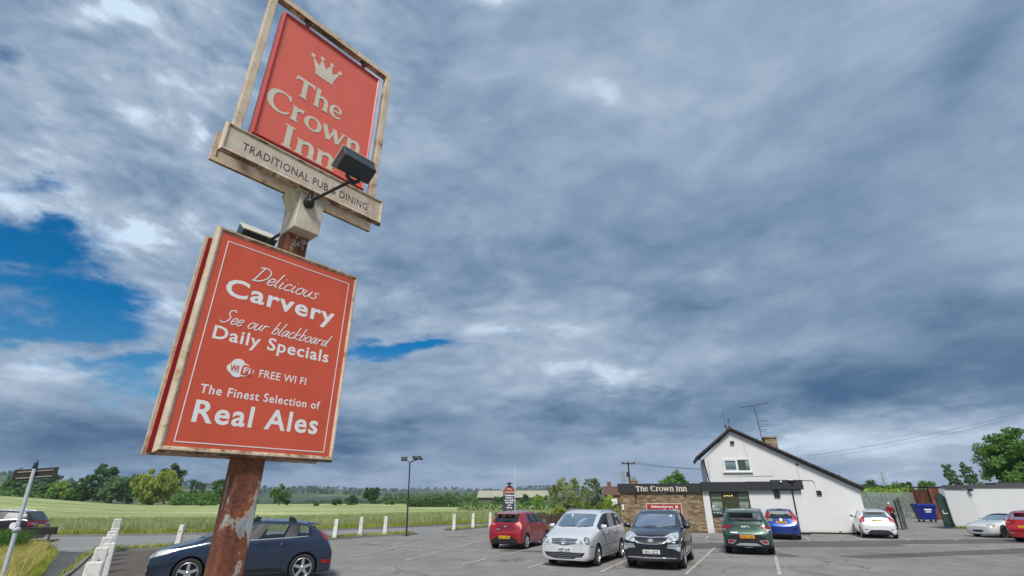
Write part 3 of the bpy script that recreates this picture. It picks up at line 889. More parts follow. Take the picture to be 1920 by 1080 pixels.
def hedge(name, label, pts, w, h, lm, seed, n, leaf, z=None):
    rng = np.random.default_rng(seed)
    P = np.array(pts, float); seg = rng.integers(0, len(P) - 1, n); t = rng.uniform(0, 1, n)
    q = P[seg] * (1 - t)[:, None] + P[seg + 1] * t[:, None]
    d = rng.normal(size=(n, 3)); d /= np.linalg.norm(d, axis=1)[:, None]
    ph = q[:, 0] * 1.3 + q[:, 1]
    hh = h * (1 + .10 * np.sin(ph * 1.1) + .07 * np.sin(ph * 2.9 + 1) + .05 * np.sin(ph * 6.1))
    V3 = np.c_[q[:, 0] + d[:, 0] * w / 2, q[:, 1] + d[:, 1] * w / 2, np.clip(hh * (.5 + .55 * d[:, 2]), .03, None)]
    V3[:, 2] += np.array([tz(a, b) for a, b in q]) if z is None else z
    V, F = leaf_quads(rng, V3, leaf)
    root = empty(name, (pts[0][0], pts[0][1], tz(*pts[0]) if z is None else z), 0, label, 'hedge')
    o = link_mesh('foliage', np_mesh('foliage', V - np.array(root.location), F), lm, root)
    return root
hedge('hedge', 'clipped dark hedge along the far side of the field, left of the near one', [(-30, 152), (-14.2, 150)], 1.6, 1.5, LEAF_DARK, 70, 2600, .16)
hedge('hedge', 'clipped green hedge in front of the barn', [(-10.5, 105), (11.5, 105), (22, 107)], 1.6, 1.45, LEAF_MID, 71, 5200, .13)
hedge('hedge', 'upper hedge behind the willow, running to the rusty post', [(-168, 262), (-138, 258)], 3, 5.0, LEAF_DARK, 72, 2600, .4)
hedge('hedge', 'lower bushy hedge between the willow and the rusty post', [(-126, 195), (-106, 188)], 3.0, 3.7, LEAF_MID, 73, 2600, .28)
hedge('hedge', 'long low hedge at the foot of the left tree row', [(-262, 246), (-205, 232), (-192, 218)], 3, 2.6, LEAF_BRIGHT, 74, 3600, .3)
hedge('hedge', 'thin hedge line across the field behind the hatchback roof', [(-110, 235), (-66, 245), (-50, 262)], 1.5, 1.4, LEAF_DARK, 75, 1500, .2)

# far woodland belt: reads as one dark mass on the valley floor
def woodland(name, segs, seed, lm):
    rng = np.random.default_rng(seed); allV, allF, o = [], [], 0
    for (x0, y0, x1, y1, n, hmin, hmax) in segs:
        for k in range(n):
            t = rng.uniform(0, 1); x = x0 + (x1 - x0) * t + rng.normal(0, 3); y = y0 + (y1 - y0) * t + rng.uniform(-14, 14)
            h = rng.uniform(hmin, hmax); rx = h * rng.uniform(.38, .6)
            P, _ = crown_points(rng, 0.0, h, rx, rx, 12, 330 if y < 800 else 110, 'bush' if rng.random() < .8 else 'cone', .4)
            V, F = leaf_quads(rng, P + np.array([x, y, tz(x, y)]), h * (.06 if y < 800 else .10))
            allV.append(V); allF.append(F + o); o += len(V)
    return tag(link_mesh(name, np_mesh(name, np.concatenate(allV), np.concatenate(allF)), lm), kind='stuff')
woodland("woodland", [(-150, 560, 10, 520, 70, 9, 14), (-90, 480, 20, 460, 40, 7, 11), (-60, 300, 16, 290, 26, 2.5, 5), (-330, 560, -240, 500, 24, 6, 10)], 80, LEAF_MID)
woodland("far_woodland", [(-420, 1000, 160, 950, 90, 6, 9), (-700, 1400, 100, 1450, 140, 6, 11), (-1500, 1500, -900, 1900, 50, 14, 26), (-1250, 1250, -950, 1300, 30, 12, 20)], 81, LEAF_DARK)
woodland("hilltop_woodland", [(-1150, 2030, 350, 2150, 330, 5, 11), (-900, 1800, 300, 1900, 160, 5, 11)], 82, LEAF_DARK)

# ------------------------------------------------------------------ the pub sign
SERIF = {  # strokes: (points, widths or width), cap height 1, x-height .68
 'T': (.74, [([(.02, .93), (.72, .93)], .13), ([(.05, .99), (.03, .76)], .06), ([(.69, .99), (.71, .76)], .06), ([(.37, 1.0), (.37, .02)], .19), ([(.22, .03), (.52, .03)], .06)]),
 'h': (.62, [([(.14, 1.0), (.14, .02)], .17), ([(.02, .98), (.2, .98)], .05), ([(.02, .03), (.26, .03)], .06), ([(.14, .42), (.22, .57), (.34, .63), (.44, .58), (.49, .44), (.49, .02)], [.05, .09, .13, .16, .17, .17]), ([(.37, .03), (.61, .03)], .06)]),
 'e': (.58, [([(.10, .355), (.47, .355)], .07), ([(.49, .36), (.47, .52), (.38, .63), (.27, .64), (.16, .56), (.11, .36), (.15, .16), (.27, .06), (.40, .06), (.52, .14)], [.10, .12, .08, .07, .12, .17, .16, .10, .09, .05])]),
 'C': (.82, [([(.74, .80), (.66, .90), (.52, .95), (.34, .92), (.19, .78), (.12, .52), (.17, .25), (.32, .08), (.52, .04), (.68, .10), (.77, .20)], [.07, .08, .07, .12, .18, .21, .19, .12, .08, .08, .05]), ([(.74, .98), (.74, .72)], .05)]),
 'r': (.46, [([(.14, .66), (.14, .02)], .17), ([(.02, .64), (.2, .64)], .05), ([(.02, .03), (.28, .03)], .06), ([(.14, .40), (.22, .54), (.32, .60), (.42, .58)], [.05, .10, .14, .17])]),
 'o': (.66, [([(.33 + .24 * math.cos(a), .335 + .29 * math.sin(a)) for a in [i * math.pi / 9 for i in range(19)]], [.17 - .10 * abs(math.sin(i * math.pi / 9)) ** 1.3 for i in range(19)])]),
 'w': (.92, [([(.08, .66), (.27, .04)], .17), ([(.27, .04), (.45, .60)], .08), ([(.44, .66), (.62, .04)], .17), ([(.62, .04), (.80, .64)], .08), ([(0, .64), (.2, .64)], .05), ([(.36, .64), (.54, .64)], .05), ([(.70, .64), (.90, .64)], .05)]),
 'n': (.62, [([(.14, .66), (.14, .02)], .17), ([(.02, .64), (.2, .64)], .05), ([(.02, .03), (.26, .03)], .06), ([(.14, .40), (.22, .55), (.34, .63), (.44, .58), (.49, .44), (.49, .02)], [.05, .09, .13, .16, .17, .17]), ([(.37, .03), (.61, .03)], .06)]),
 'I': (.40, [([(.19, 1.0), (.19, .0)], .19), ([(.05, .97), (.33, .97)], .06), ([(.05, .03), (.33, .03)], .06)]),
 ' ': (.3, []),
}
def spl_w(pts, w, n=6):
    if len(pts) < 3: return pts, w
    if not isinstance(w, list): return spline(pts, n), w
    q = spline([(p[0], p[1]) for p in pts], n)
    ww = []
    for i in range(len(pts) - 1):
        for k in range(n): ww.append(w[i] + (w[i + 1] - w[i]) * k / n)
    return q, ww + [w[-1]]
def serif_text(mb, txt, x0, x1, zb, cap, y, mi=0, cut=None):
    tot = sum(SERIF[c][0] for c in txt); k = (x1 - x0) / (tot - .04); x = x0
    for c in txt:
        adv, strokes = SERIF[c]
        for i, (p, w) in enumerate(strokes):
            q, ww = spl_w(p, w)
            sc = (k + cap) / 2
            ww = [v * sc for v in ww] if isinstance(ww, list) else ww * sc
            yy = y - .0004 * i                        # overlapping strokes lie a hair proud of one another
            if cut: q = [(a, min(max(b, cut[0]), cut[1])) for a, b in q]
            ribbon(mb, [(x + a * k, zb + b * cap) for a, b in q], ww, lambda a, b, d: (a, yy - d, b), mi)
        x += adv * k
SCRIPT = {
 'D': (.62, [[(.16, 1), (.10, .5), (.06, .02)], [(-.04, .93), (.25, 1.02), (.52, .82), (.55, .42), (.32, .08), (-.02, .0)]]),
 'e': (.36, [[(.05, .2), (.26, .27), (.30, .42), (.18, .48), (.05, .30), (.08, .06), (.2, .0), (.36, .12)]]),
 'l': (.24, [[(.14, 1), (.08, .4), (.08, .05), (.2, .04)]]),
 'i': (.25, [[(.1, .48), (.06, .12), (.12, .0), (.22, .08)], [(.13, .68), (.14, .74)]]),
 'c': (.36, [[(.32, .4), (.2, .48), (.06, .32), (.06, .08), (.18, .0), (.34, .1)]]),
 'o': (.42, [[(.2, .48), (.06, .34), (.06, .08), (.2, .0), (.34, .12), (.34, .36), (.2, .48), (.40, .42)]]),
 'u': (.46, [[(.08, .48), (.04, .15), (.12, .0), (.26, .1), (.36, .46)], [(.36, .48), (.34, .12), (.44, .03)]]),
 's': (.34, [[(.3, .42), (.18, .48), (.09, .38), (.22, .22), (.18, .03), (.0, .04)]]),
 'S': (.54, [[(.5, .88), (.36, 1.0), (.16, .9), (.2, .66), (.38, .44), (.34, .12), (.12, .0), (-.05, .12)]]),
 'r': (.36, [[(.08, .48), (.05, .0)], [(.06, .28), (.18, .45), (.34, .44)]]),
 'b': (.42, [[(.12, 1), (.07, .4), (.05, .0)], [(.06, .25), (.2, .48), (.34, .34), (.28, .05), (.06, .02)]]),
 'a': (.46, [[(.34, .42), (.2, .48), (.06, .3), (.08, .03), (.2, .06), (.35, .44)], [(.36, .48), (.34, .08), (.44, .03)]]),
 'k': (.42, [[(.12, 1), (.05, .0)], [(.36, .48), (.07, .2), (.38, .0)]]),
 'd': (.48, [[(.34, .42), (.2, .48), (.06, .3), (.08, .03), (.22, .08), (.36, .44)], [(.44, 1), (.36, .3), (.38, .04), (.48, .06)]]),
 ' ': (.34, []),
}
def script_text(mb, txt, x0, x1, z0, z1, hgt, w, y, mi=0, shear=.42):
    """handwritten line from (x0,z0) to (x1,z1) baseline"""
    tot = sum(SCRIPT[c][0] for c in txt); k = (x1 - x0 - shear * hgt * .4) / tot; x = x0
    for c in txt:
        adv, st = SCRIPT[c]
        for i, p in enumerate(st):
            q = spline(p, 6); yy = y - .0004 * i
            zb = z0 + (z1 - z0) * (x - x0) / (x1 - x0)
            ribbon(mb, [(x + a * k + b * hgt * shear, zb + b * hgt) for a, b in q], w, lambda a, b, d: (a, yy - d, b), mi)
        x += adv * k

def m_red(name, c):
    def fn(N):
        o = obj(N); n = N.noise(o, 3.5, 6, .65); s = N.noise(N.mapping(o, (6, 6, .6)), 2, 5, .6)
        k = N.m('ADD', .80, N.m('ADD', N.m('MULTIPLY', n, .34), N.m('MULTIPLY', N.sstep(s, .3, .7), .05)))
        cc = N.n('ShaderNodeCombineColor', i_0=k, i_1=k, i_2=k).outputs[0]
        return pbsdf(N, N.mix(1.0, c, cc, 'MULTIPLY'), N.m('ADD', .30, N.m('MULTIPLY', s, .2)), 0, None, spec=.35)
    return mat(name, fn)
SIGNRED = m_red('sign_red', (.63, .100, .055))
SIGNPINK = m_red('faded_sign_red', (.70, .140, .105))
DEEPRED = m_red('deep_red', (.30, .022, .022))
def f_frame(N):
    o = obj(N); g = N.n('ShaderNodeNewGeometry')
    n = N.noise(o, 5, 7, .7); f = N.noise(o, 26, 5, .7); s = N.noise(N.mapping(o, (9, 9, 1.2)), 1.5, 6, .65)
    m = N.m('ADD', N.m('MULTIPLY', n, .6), N.m('ADD', N.m('MULTIPLY', f, .35), N.m('MULTIPLY', s, .25)))
    spz = N.n('ShaderNodeSeparateXYZ'); N.t.links.new(g.outputs['Normal'], spz.inputs[0])
    flat = N.m('ABSOLUTE', spz.outputs[2])           # ledges hold water: rust and moss gather on them
    m = N.m('ADD', m, N.m('MULTIPLY', N.sstep(flat, .4, .8), .15))
    col = N.ramp(m, [(.53, (.64, .53, .42)), (.65, (.52, .39, .28)), (.73, (.25, .14, .07)), (.82, (.08, .058, .035))])
    return pbsdf(N, col, .62, 0, f, .25, .004)
CREAM = mat('weathered_cream_paint', f_frame)
def f_cream2(N):
    o = obj(N); n = N.noise(o, 4, 6, .7); s = N.noise(N.mapping(o, (12, 12, .9)), 1.2, 6, .7)
    m = N.m('ADD', N.m('MULTIPLY', n, .6), N.m('MULTIPLY', s, .5))
    return pbsdf(N, N.ramp(m, [(.46, (.62, .56, .48)), (.62, (.50, .41, .32)), (.78, (.28, .16, .08))]), .5)
CREAM2 = mat('cream_panel_paint', f_cream2)
def f_post(N):
    o = obj(N)
    a = N.noise(N.mapping(o, (1, 1, .42), (0, 0, 0), (0, 0, .9)), 6.5, 8, .62, .5); b = N.noise(o, 40, 5, .7); c = N.noise(N.mapping(o, (1, 1, .5)), 9, 7, .7)
    mm = N.m('ADD', a, N.m('MULTIPLY', N.m('SUBTRACT', b, .5), .10))
    peel = N.sstep(mm, .592, .604)
    edge = N.m('MULTIPLY', N.sstep(mm, .562, .596), N.m('SUBTRACT', 1.0, peel))
    rust = N.ramp(N.m('ADD', N.m('MULTIPLY', b, .5), N.m('MULTIPLY', c, .55)), [(.38, (.055, .022, .016)), (.5, (.15, .05, .028)), (.62, (.25, .085, .035)), (.74, (.38, .16, .06))])
    paint = N.ramp(N.noise(N.mapping(o, (3, 3, .5)), 6, 6, .65), [(.35, (.17, .19, .22)), (.6, (.38, .40, .42)), (.75, (.52, .52, .50))])
    col = N.mix(peel, rust, paint)
    col = N.mix(N.m('MULTIPLY', edge, .8), col, (.50, .43, .34))
    return pbsdf(N, col, N.m('SUBTRACT', .85, N.m('MULTIPLY', peel, .35)), 0, N.m('ADD', N.m('MULTIPLY', peel, .6), N.m('MULTIPLY', b, .5)), .6, .004)
POSTM = mat('rusty_peeling_post', f_post)

SG = empty('pub_sign', (-1.81, 3.55, 0), .868, 'tall red and cream pub sign with two stacked boards on a rusty square post', 'pub sign')
SZ = 2.264
mb = MB(); mb.box(-.076, .106, .029, .211, -.3, SZ + 1.82, bev=.012); post = mb.build('post', POSTM, SG)
mb = MB(); mb.box(-.095, .125, -.10, .16, SZ + 1.80, SZ + 2.14, bev=.006); mb.box(-.13, .16, -.12, .13, SZ + 2.14, SZ + 2.165)
mb.prism([(-.095, SZ + 2.0), (-.17, SZ + 2.138), (-.095, SZ + 2.138)], -.07, .10); mb.build('sleeve', CREAM2, SG)

def frame_bars(mb, x0, x1, z0, z1, y0, y1, w, ch=.012):
    """rectangular frame of chamfered bars (mitred look: one loft around the loop)"""
    prof = [(0, y1), (0, y0 + ch * 2.2), (ch * 1.4, y0), (w * .62, y0), (w, y0 + ch), (w, y1)]     # inset from outer edge, y
    vs, fs = [], []
    for (cx, cz, sx, sz) in ((x0, z0, 1, 1), (x1, z0, -1, 1), (x1, z1, -1, -1), (x0, z1, 1, -1)):
        for (i, y) in prof: vs.append((cx + sx * i, y, cz + sz * i))
    n = len(prof)
    for c in range(4):
        for k in range(n): fs.append((c * n + k, c * n + (k + 1) % n, ((c + 1) % 4) * n + (k + 1) % n, ((c + 1) % 4) * n + k))
    mb.add(vs, fs)

def board(y0, y1, sgn, face):
    """lower board; sgn -1 faces local -y"""
    mb = MB(); mb.box(-.56, .56, min(y0, y1) + .012, max(y0, y1) - .006, SZ + .034, SZ + 1.572)
    b = mb.build('board', face, SG)
    M = Matrix.Identity(4) if sgn < 0 else Matrix(((-1, 0, 0, 0), (0, -1, 0, y0 + y1), (0, 0, 1, 0), (0, 0, 0, 1)))
    f = MB(); frame_bars(f, -.6, .6, SZ, SZ + 1.604, y0, y1, .041); o = f.build('frame', CREAM, b)
    if sgn > 0: o.data.transform(M)
    return b, M
fb, _ = board(-.035, .026, -1, SIGNRED)
rb, RM = board(.214, .275, 1, DEEPRED)
mb = MB(); mb.box(-.583, .583, .200, .2135, SZ + .017, SZ + 1.587); mb.build('back_panel', DEEPRED, rb)

def board_text(parent, M=None):
    y = -.0255 + .0013
    L = MB(); z = lambda v: SZ + v; y += .0012
    script_text(L, 'Delicious', -.285, .26, z(1.262), z(1.262), .125, .0085, y)
    text_fit(L, 'Carvery', -.012, z(1.095), .87, .140, y, .0042, space=1.10, depth=.0006)
    script_text(L, 'See our blackboard', -.43, .41, z(.888), z(.890), .105, .0070, y)
    text_fit(L, 'Daily Specials', -.012, z(.765), .88, .096, y, .0022, space=1.10, depth=.0006)
    text_fit(L, 'FREE WI FI', .092, z(.553), .36, .058, y, .0006, space=1.05, depth=.0006)
    text_fit(L, 'The Finest Selection of', -.012, z(.385), .86, .062, y, .0012, space=1.12, depth=.0006)
    text_fit(L, 'Real Ales', -.008, z(.200), .875, .144, y, .0040, space=1.12, depth=.0006)
    # fine white border line
    for (x0, x1, z0, z1) in ((-.512, .512, .066, .072), (-.512, .512, 1.500, 1.506), (-.512, -.506, .0721, 1.4999), (.506, .512, .0721, 1.4999)):
        L.box(x0, x1, y - .002, y, z(z0), z(z1))
    # wi-fi badge: two round lobes in white
    cx, cz = -.222, z(.583)
    el = [(cx + .092 * math.cos(a), cz + .048 * math.sin(a)) for a in [i * math.pi / 14 for i in range(28)]]
    el2 = [(cx - .02 + .055 * math.cos(a), cz + .006 + .066 * math.sin(a)) for a in [i * math.pi / 14 for i in range(28)]]
    L.prism(el, y - .0015, y); L.prism(el2, y - .0024, y - .0001)
    o = L.build('lettering', WHITEINK, parent)
    K = MB(); text_fit(K, 'Wi', cx - .042, cz - .022, .058, .05, y - .0030, .001)
    rr = [(cx + .003, cz - .036), (cx + .07, cz - .036), (cx + .083, cz - .015), (cx + .083, cz + .018), (cx + .07, cz + .036), (cx + .018, cz + .036), (cx + .008, cz + .022)]
    K.prism(rr, y - .0030, y - .0018); o2 = K.build('badge', SIGNRED, parent)
    K = MB(); text_fit(K, 'Fi', cx + .045, cz - .023, .046, .045, y - .0035, .001); o3 = K.build('badge_lettering', WHITEINK, parent)
    if M is not None:
        for q in (o, o2, o3): q.data.transform(M)
board_text(fb); board_text(rb, RM)

# fascia boards with the strapline
def fascia(y, sgn):
    cx, w = -.041, .727; z0, z1 = SZ + 2.15, SZ + 2.418
    ys = (y, y + .05) if sgn < 0 else (y - .05, y)
    mb = MB(); mb.box(cx - w + .02, cx + w - .02, ys[0] + .012, ys[1] - .004, z0 + .02, z1 - .02); b = mb.build('fascia_board', CREAM2, SG)
    f = MB(); frame_bars(f, cx - w, cx + w, z0, z1, 0, .05, .034, .009); o = f.build('frame', CREAM, b)
    o.data.transform(Matrix.Translation((0, y, 0)) if sgn < 0 else Matrix(((-1, 0, 0, 2 * cx), (0, -1, 0, y), (0, 0, 1, 0), (0, 0, 0, 1))))
    t = MB(); text_fit(t, 'TRADITIONAL PUB & DINING', -.052, z0 + .083, 1.135, .076, .0110, .0, space=1.10, depth=.0006)
    o = t.build('lettering', plain('plum_lettering', (.10, .045, .06), .5), b)
    o.data.transform(Matrix.Translation((0, y, 0)) if sgn < 0 else Matrix(((-1, 0, 0, 2 * cx), (0, -1, 0, y), (0, 0, 1, 0), (0, 0, 0, 1))))
fascia(-.147, -1); fascia(.095, 1)
# upper frame and the hanging panel
cx = -.041
U = MB(); z0, z1 = SZ + 2.40, SZ + 4.087
for (a, b, c, d) in ((cx - .666, cx - .605, z0, z1), (cx + .605, cx + .666, z0, z1)): U.box(a, b, -.075, -.005, c, d, bev=.005)
U.box(cx - .605, cx + .605, -.074, -.006, z1 - .062, z1 - .001, bev=.004)
U.build('upper_frame', CREAM, SG)
pz0, pz1 = SZ + 2.467, SZ + 3.919
P = MB(); P.box(cx - .512, cx + .512, -.066, -.014, pz0 + .02, pz1 - .02); pan = P.build('hanging_panel', SIGNPINK, SG)
F = MB(); frame_bars(F, cx - .533, cx + .533, pz0, pz1, -.085, .005, .028, .010); F.build('panel_edge', m_red('panel_edge_red', (.52, .075, .065)), pan)
for bx in (cx - .30, cx + .33):
    Bk = MB(); Bk.box(bx - .02, bx + .02, -.05, -.03, pz1, z1 - .06); Bk.box(bx - .035, bx + .035, -.055, -.025, z1 - .075, z1 - .062); Bk.tube([(bx, -.09, pz1 + .04), (bx, .01, pz1 + .04)], .008, 6)
    Bk.build('bracket', plain('rusted_bracket', (.10, .045, .03), .7, .2, var=.4), SG)
def crown_symbol(mb, x0, x1, z0, z1, y):
    W_, H_ = x1 - x0, z1 - z0
    X = lambda a, b: (x0 + a * W_, z0 + b * H_)
    body = [(.20, .16), (.02, .80), (.27, .50), (.335, .93), (.50, .55), (.665, .93), (.73, .50), (.98, .80), (.80, .16)]
    mb.prism([X(*p) for p in body], y - .002, y)
    mb.prism([X(*p) for p in ((.20, .0), (.20, .10), (.80, .10), (.80, .0))][::-1], y - .002, y)
    mb.prism([X(*p) for p in ((.20, .105), (.20, .155), (.80, .155), (.80, .105))][::-1], y - .002, y)
    for (a, b) in ((.03, .83), (.335, .96), (.665, .96), (.97, .83)):
        c = X(a, b); mb.prism([(c[0] + .07 * W_ * math.cos(t), c[1] + .07 * W_ * math.sin(t)) for t in [k * math.pi / 8 for k in range(16)]], y - .0028, y - .0004)
t = MB(); y = -.0665
crown_symbol(t, -.245, .058, 3.452, 3.689, y)
serif_text(t, 'The', -.335, .143, 3.095, .215, y); serif_text(t, 'Crown', -.535, .385, 2.808, .235, y); serif_text(t, 'Inn', -.345, .15, 2.508, .228, y)
t.v = [(a, b, c + SZ) for a, b, c in t.v]
t.build('lettering', CREAMINK, pan)

def floodlight(y, x, z, bx, bz, sgn, face_m):
    """arm with swan knuckle and a box floodlight tilted up at the panel"""
    h0 = Vector((x, y, z))
    L = empty('floodlight', (0, 0, 0), 0, parent=SG)
    a = MB(); base = Vector((bx, -.10 if sgn < 0 else .16, bz))
    kn = h0 + Vector((0, 0, -.15))
    a.tube([base, base + Vector((0, sgn * .03, .012)), kn], [.016, .013, .013], 8)
    a.lathe([(.0, 0), (.045, 0), (.05, .02), (.03, .05), (.02, .07), (0, .07)], 14, 'y', 0, Matrix.Translation(base) @ (Matrix.Rotation(math.pi, 4, 'Z') if sgn < 0 else Matrix.Identity(4)))
    a.tube([base + Vector((0, sgn * .02, .03)), base + Vector((0, sgn * .02, .10))], .017, 8)
    for s in (-.055, .055):
        a.tube([kn + Vector((s * .3, 0, -.01)), kn + Vector((s, 0, .02)), kn + Vector((s * 1.05, 0, .06)), h0 + Vector((s, 0, -.05))], .017, 6)
    a.tube([kn + Vector((-.03, 0, -.012)), kn + Vector((.03, 0, -.012))], .022, 8)
    a.build('lamp_arm', DARKMETAL, L)
    tilt = Matrix.Translation(h0) @ Matrix.Rotation(R(-38) * (1 if sgn < 0 else -1), 4, 'X')
    hb = MB(); w = .15
    prof = [(-.085, .0), (-.07, -.085), (.07, -.085), (.095, .0), (.10, .035), (-.095, .035)]
    vs = []
    for xx, k in ((-w, .92), (-w * .9, 1), (w * .9, 1), (w, .92)):
        vs += [(xx, p * k, q * k) for p, q in prof]
    n = 6; fs = [tuple(range(n))[::-1], tuple(range(3 * n, 4 * n))]
    for i in range(3):
        for k in range(n): fs.append((i * n + k, i * n + (k + 1) % n, (i + 1) * n + (k + 1) % n, (i + 1) * n + k))
    hb.add(vs, fs, 0, False, tilt); hd = hb.build('lamp_housing', plain('floodlight_housing', (.035, .042, .055), .45, .1), L)
    g = MB(); g.box(-.155, .155, -.10, .105, .036, .046, 0, tilt); g.build('lamp_glass', plain('floodlight_rim', (.60, .56, .48), .4), hd)
floodlight(-.55, .108, SZ + 2.30 - .0, -.02, SZ + 2.05, -1, None)
floodlight(.62, -.11, SZ + 1.965, -.02, SZ + 1.90, 1, None)
mb = MB(); mb.tube([(.112, .13, SZ + 2.15), (.132, .15, SZ + 2.0), (.13, .17, SZ + 1.88), (.09, .19, SZ + 1.80)], .008, 6); mb.build('cable', BLACK, SG)

# ------------------------------------------------------------------ the pub
def f_stone(N):
    o = obj(N)
    w = N.noise(o, 2.4, 4, .6, out=1)
    sp = N.n('ShaderNodeSeparateXYZ'); N.t.links.new(o, sp.inputs[0])
    cb = N.n('ShaderNodeCombineXYZ'); N.set(cb.inputs[0], N.m('ADD', sp.outputs[0], N.m('MULTIPLY', sp.outputs[1], 1.0))); N.set(cb.inputs[1], sp.outputs[2])
    wv = N.n('ShaderNodeVectorMath', operation='SCALE'); N.t.links.new(w, wv.inputs[0]); wv.inputs[3].default_value = .16
    ad = N.n('ShaderNodeVectorMath', operation='ADD'); N.t.links.new(cb.outputs[0], ad.inputs[0]); N.t.links.new(wv.outputs[0], ad.inputs[1])
    br = N.n('ShaderNodeTexBrick'); N.t.links.new(ad.outputs[0], br.inputs['Vector'])
    br.inputs['Scale'].default_value = 1.0; br.inputs['Brick Width'].default_value = .31; br.inputs['Row Height'].default_value = .098
    br.inputs['Mortar Size'].default_value = .007; br.inputs['Mortar Smooth'].default_value = .4; br.inputs['Bias'].default_value = -.1
    br.offset = .37; br.squash = 1.45; br.squash_frequency = 3
    br.inputs['Color1'].default_value = (0, 0, 0, 1); br.inputs['Color2'].default_value = (1, 1, 1, 1); br.inputs['Mortar'].default_value = (.5, .5, .5, 1)
    n = N.noise(o, 2.2, 6, .7); f = N.noise(o, 22, 5, .7)
    k = N.m('ADD', N.m('MULTIPLY', br.outputs['Color'], .34), N.m('ADD', N.m('MULTIPLY', n, .62), N.m('MULTIPLY', f, .26)))
    col = N.ramp(k, [(.34, (.085, .055, .032)), (.50, (.18, .125, .070)), (.66, (.30, .22, .13)), (.90, (.44, .36, .25))])
    col = N.mix(br.outputs['Fac'], col, (.12, .092, .062))
    return pbsdf(N, col, .9, 0, N.m('SUBTRACT', N.m('ADD', N.m('MULTIPLY', f, .4), br.outputs['Color']), br.outputs['Fac']), .6, .02)
STONE = mat('rubble_stone', f_stone)
def f_render(N):
    o = obj(N); n = N.noise(o, .9, 6, .65); s = N.noise(N.mapping(o, (2.5, 2.5, .25)), 1.4, 6, .65); f = N.noise(o, 40, 4, .7)
    sp = N.n('ShaderNodeSeparateXYZ'); N.t.links.new(o, sp.inputs[0])
    splash = N.m('MULTIPLY', N.sstep(N.m('ADD', sp.outputs[2], N.m('MULTIPLY', n, .3)), .5, .12), .35)
    k = N.m('ADD', N.m('MULTIPLY', n, .5), N.m('MULTIPLY', s, .5))
    col = N.ramp(k, [(.3, (.61, .61, .605)), (.5, (.665, .665, .66)), (.7, (.70, .70, .695))])
    col = N.mix(splash, col, (.33, .33, .29))
    return pbsdf(N, col, .85, 0, f, .35, .008)
RENDERW = mat('white_render', f_render)
def f_boards(N):
    o = obj(N); sp = N.n('ShaderNodeSeparateXYZ'); N.t.links.new(o, sp.inputs[0])
    fr = N.m('FRACT', N.m('MULTIPLY', sp.outputs[2], 6.6))
    groove = N.sstep(N.m('ABSOLUTE', N.m('SUBTRACT', fr, .5)), .42, .48)
    n = N.noise(N.mapping(o, (.8, 1, 9)), 3, 6, .7)
    col = N.ramp(n, [(.3, (.010, .012, .016)), (.7, (.030, .033, .042))])
    return pbsdf(N, N.mix(groove, col, (.006, .006, .008)), .6, 0, N.m('SUBTRACT', n, groove), .5, .01)
BOARDS = mat('black_shiplap_boards', f_boards)
def f_tiles(N):
    o = obj(N); n = N.noise(o, 3, 6, .7)
    w = N.n('ShaderNodeTexWave'); w.wave_type = 'BANDS'; w.bands_direction = 'X'; N.t.links.new(o, w.inputs[0]); w.inputs['Scale'].default_value = 1.1; w.wave_profile = 'SAW'
    return pbsdf(N, N.ramp(n, [(.3, (.035, .03, .03)), (.7, (.095, .082, .078))]), .85, 0, N.m('ADD', w.outputs[1], n), .6, .03)
TILES = mat('dark_roof_tiles', f_tiles)
FELT = plain('roof_felt', (.075, .075, .078), .9, var=.3, scale=2)
DARKBROWN = plain('dark_brown_window_frame', (.055, .028, .018), .45, var=.15)
PVC = plain('white_window_frame', (.74, .75, .76), .35, var=.04)
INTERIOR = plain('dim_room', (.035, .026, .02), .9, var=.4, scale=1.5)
def f_curtain(N):
    o = obj(N); sp = N.n('ShaderNodeSeparateXYZ'); N.t.links.new(o, sp.inputs[0])
    w = N.m('SINE', N.m('ADD', N.m('MULTIPLY', sp.outputs[0], 62), N.m('MULTIPLY', N.noise(o, 3, 2, .5), 6)))
    return pbsdf(N, N.ramp(N.m('ADD', .5, N.m('MULTIPLY', w, .5)), [(0, (.50, .55, .47)), (1, (.80, .84, .75))]), .9, 0, w, .5, .02)
CURTAIN = mat('pale_curtain', f_curtain)
WGLASS = m_glass('window_glass', (.80, .84, .84), .04)

PB = empty('pub_building', (7.35, 36.6, 0), R(-17), 'white gabled pub with a flat-roofed stone extension and black timber fascia', 'pub')
def part(name, mb, m, parent=PB): return mb.build(name, m, parent)
m1 = MB(); m1.box(.22, 5.74, 0, .35, -.1, 2.46); m1.box(.22, .57, .351, 9, -.1, 2.46); part('stone_wall', m1, STONE)
m1 = MB(); m1.box(.16, 5.80, .05, 9, 2.46, 2.93); m1.box(5.80, 12.05, .05, .998, 2.56, 3.04); part('flat_roof', m1, FELT)
# white bay front: pillar, wall and plinth, butted round the window opening
m1 = MB(); m1.box(5.742, 6.16, -.06, 1.0, -.1, 2.56); m1.box(8.70, 12.0, -.06, 1.0, .13, 2.56); m1.box(6.16, 8.70, -.06, .2, 2.50, 2.56); part('bay_wall', m1, RENDERW)
m1 = MB(); m1.box(6.161, 8.699, -.04, .25, -.1, .90); part('stone_panel', m1, STONE)
m1 = MB(); m1.box(8.702, 12.02, -.075, .99, -.1, .129); part('plinth', m1, BLACK)
m1 = MB(); m1.box(12.021, 15.86, .975, 1.2, -.1, .09); part('plinth', m1, BLACK)
m1 = MB(); m1.box(.21, 5.741, -.012, .2, -.1, .05); part('plinth', m1, BLACK)
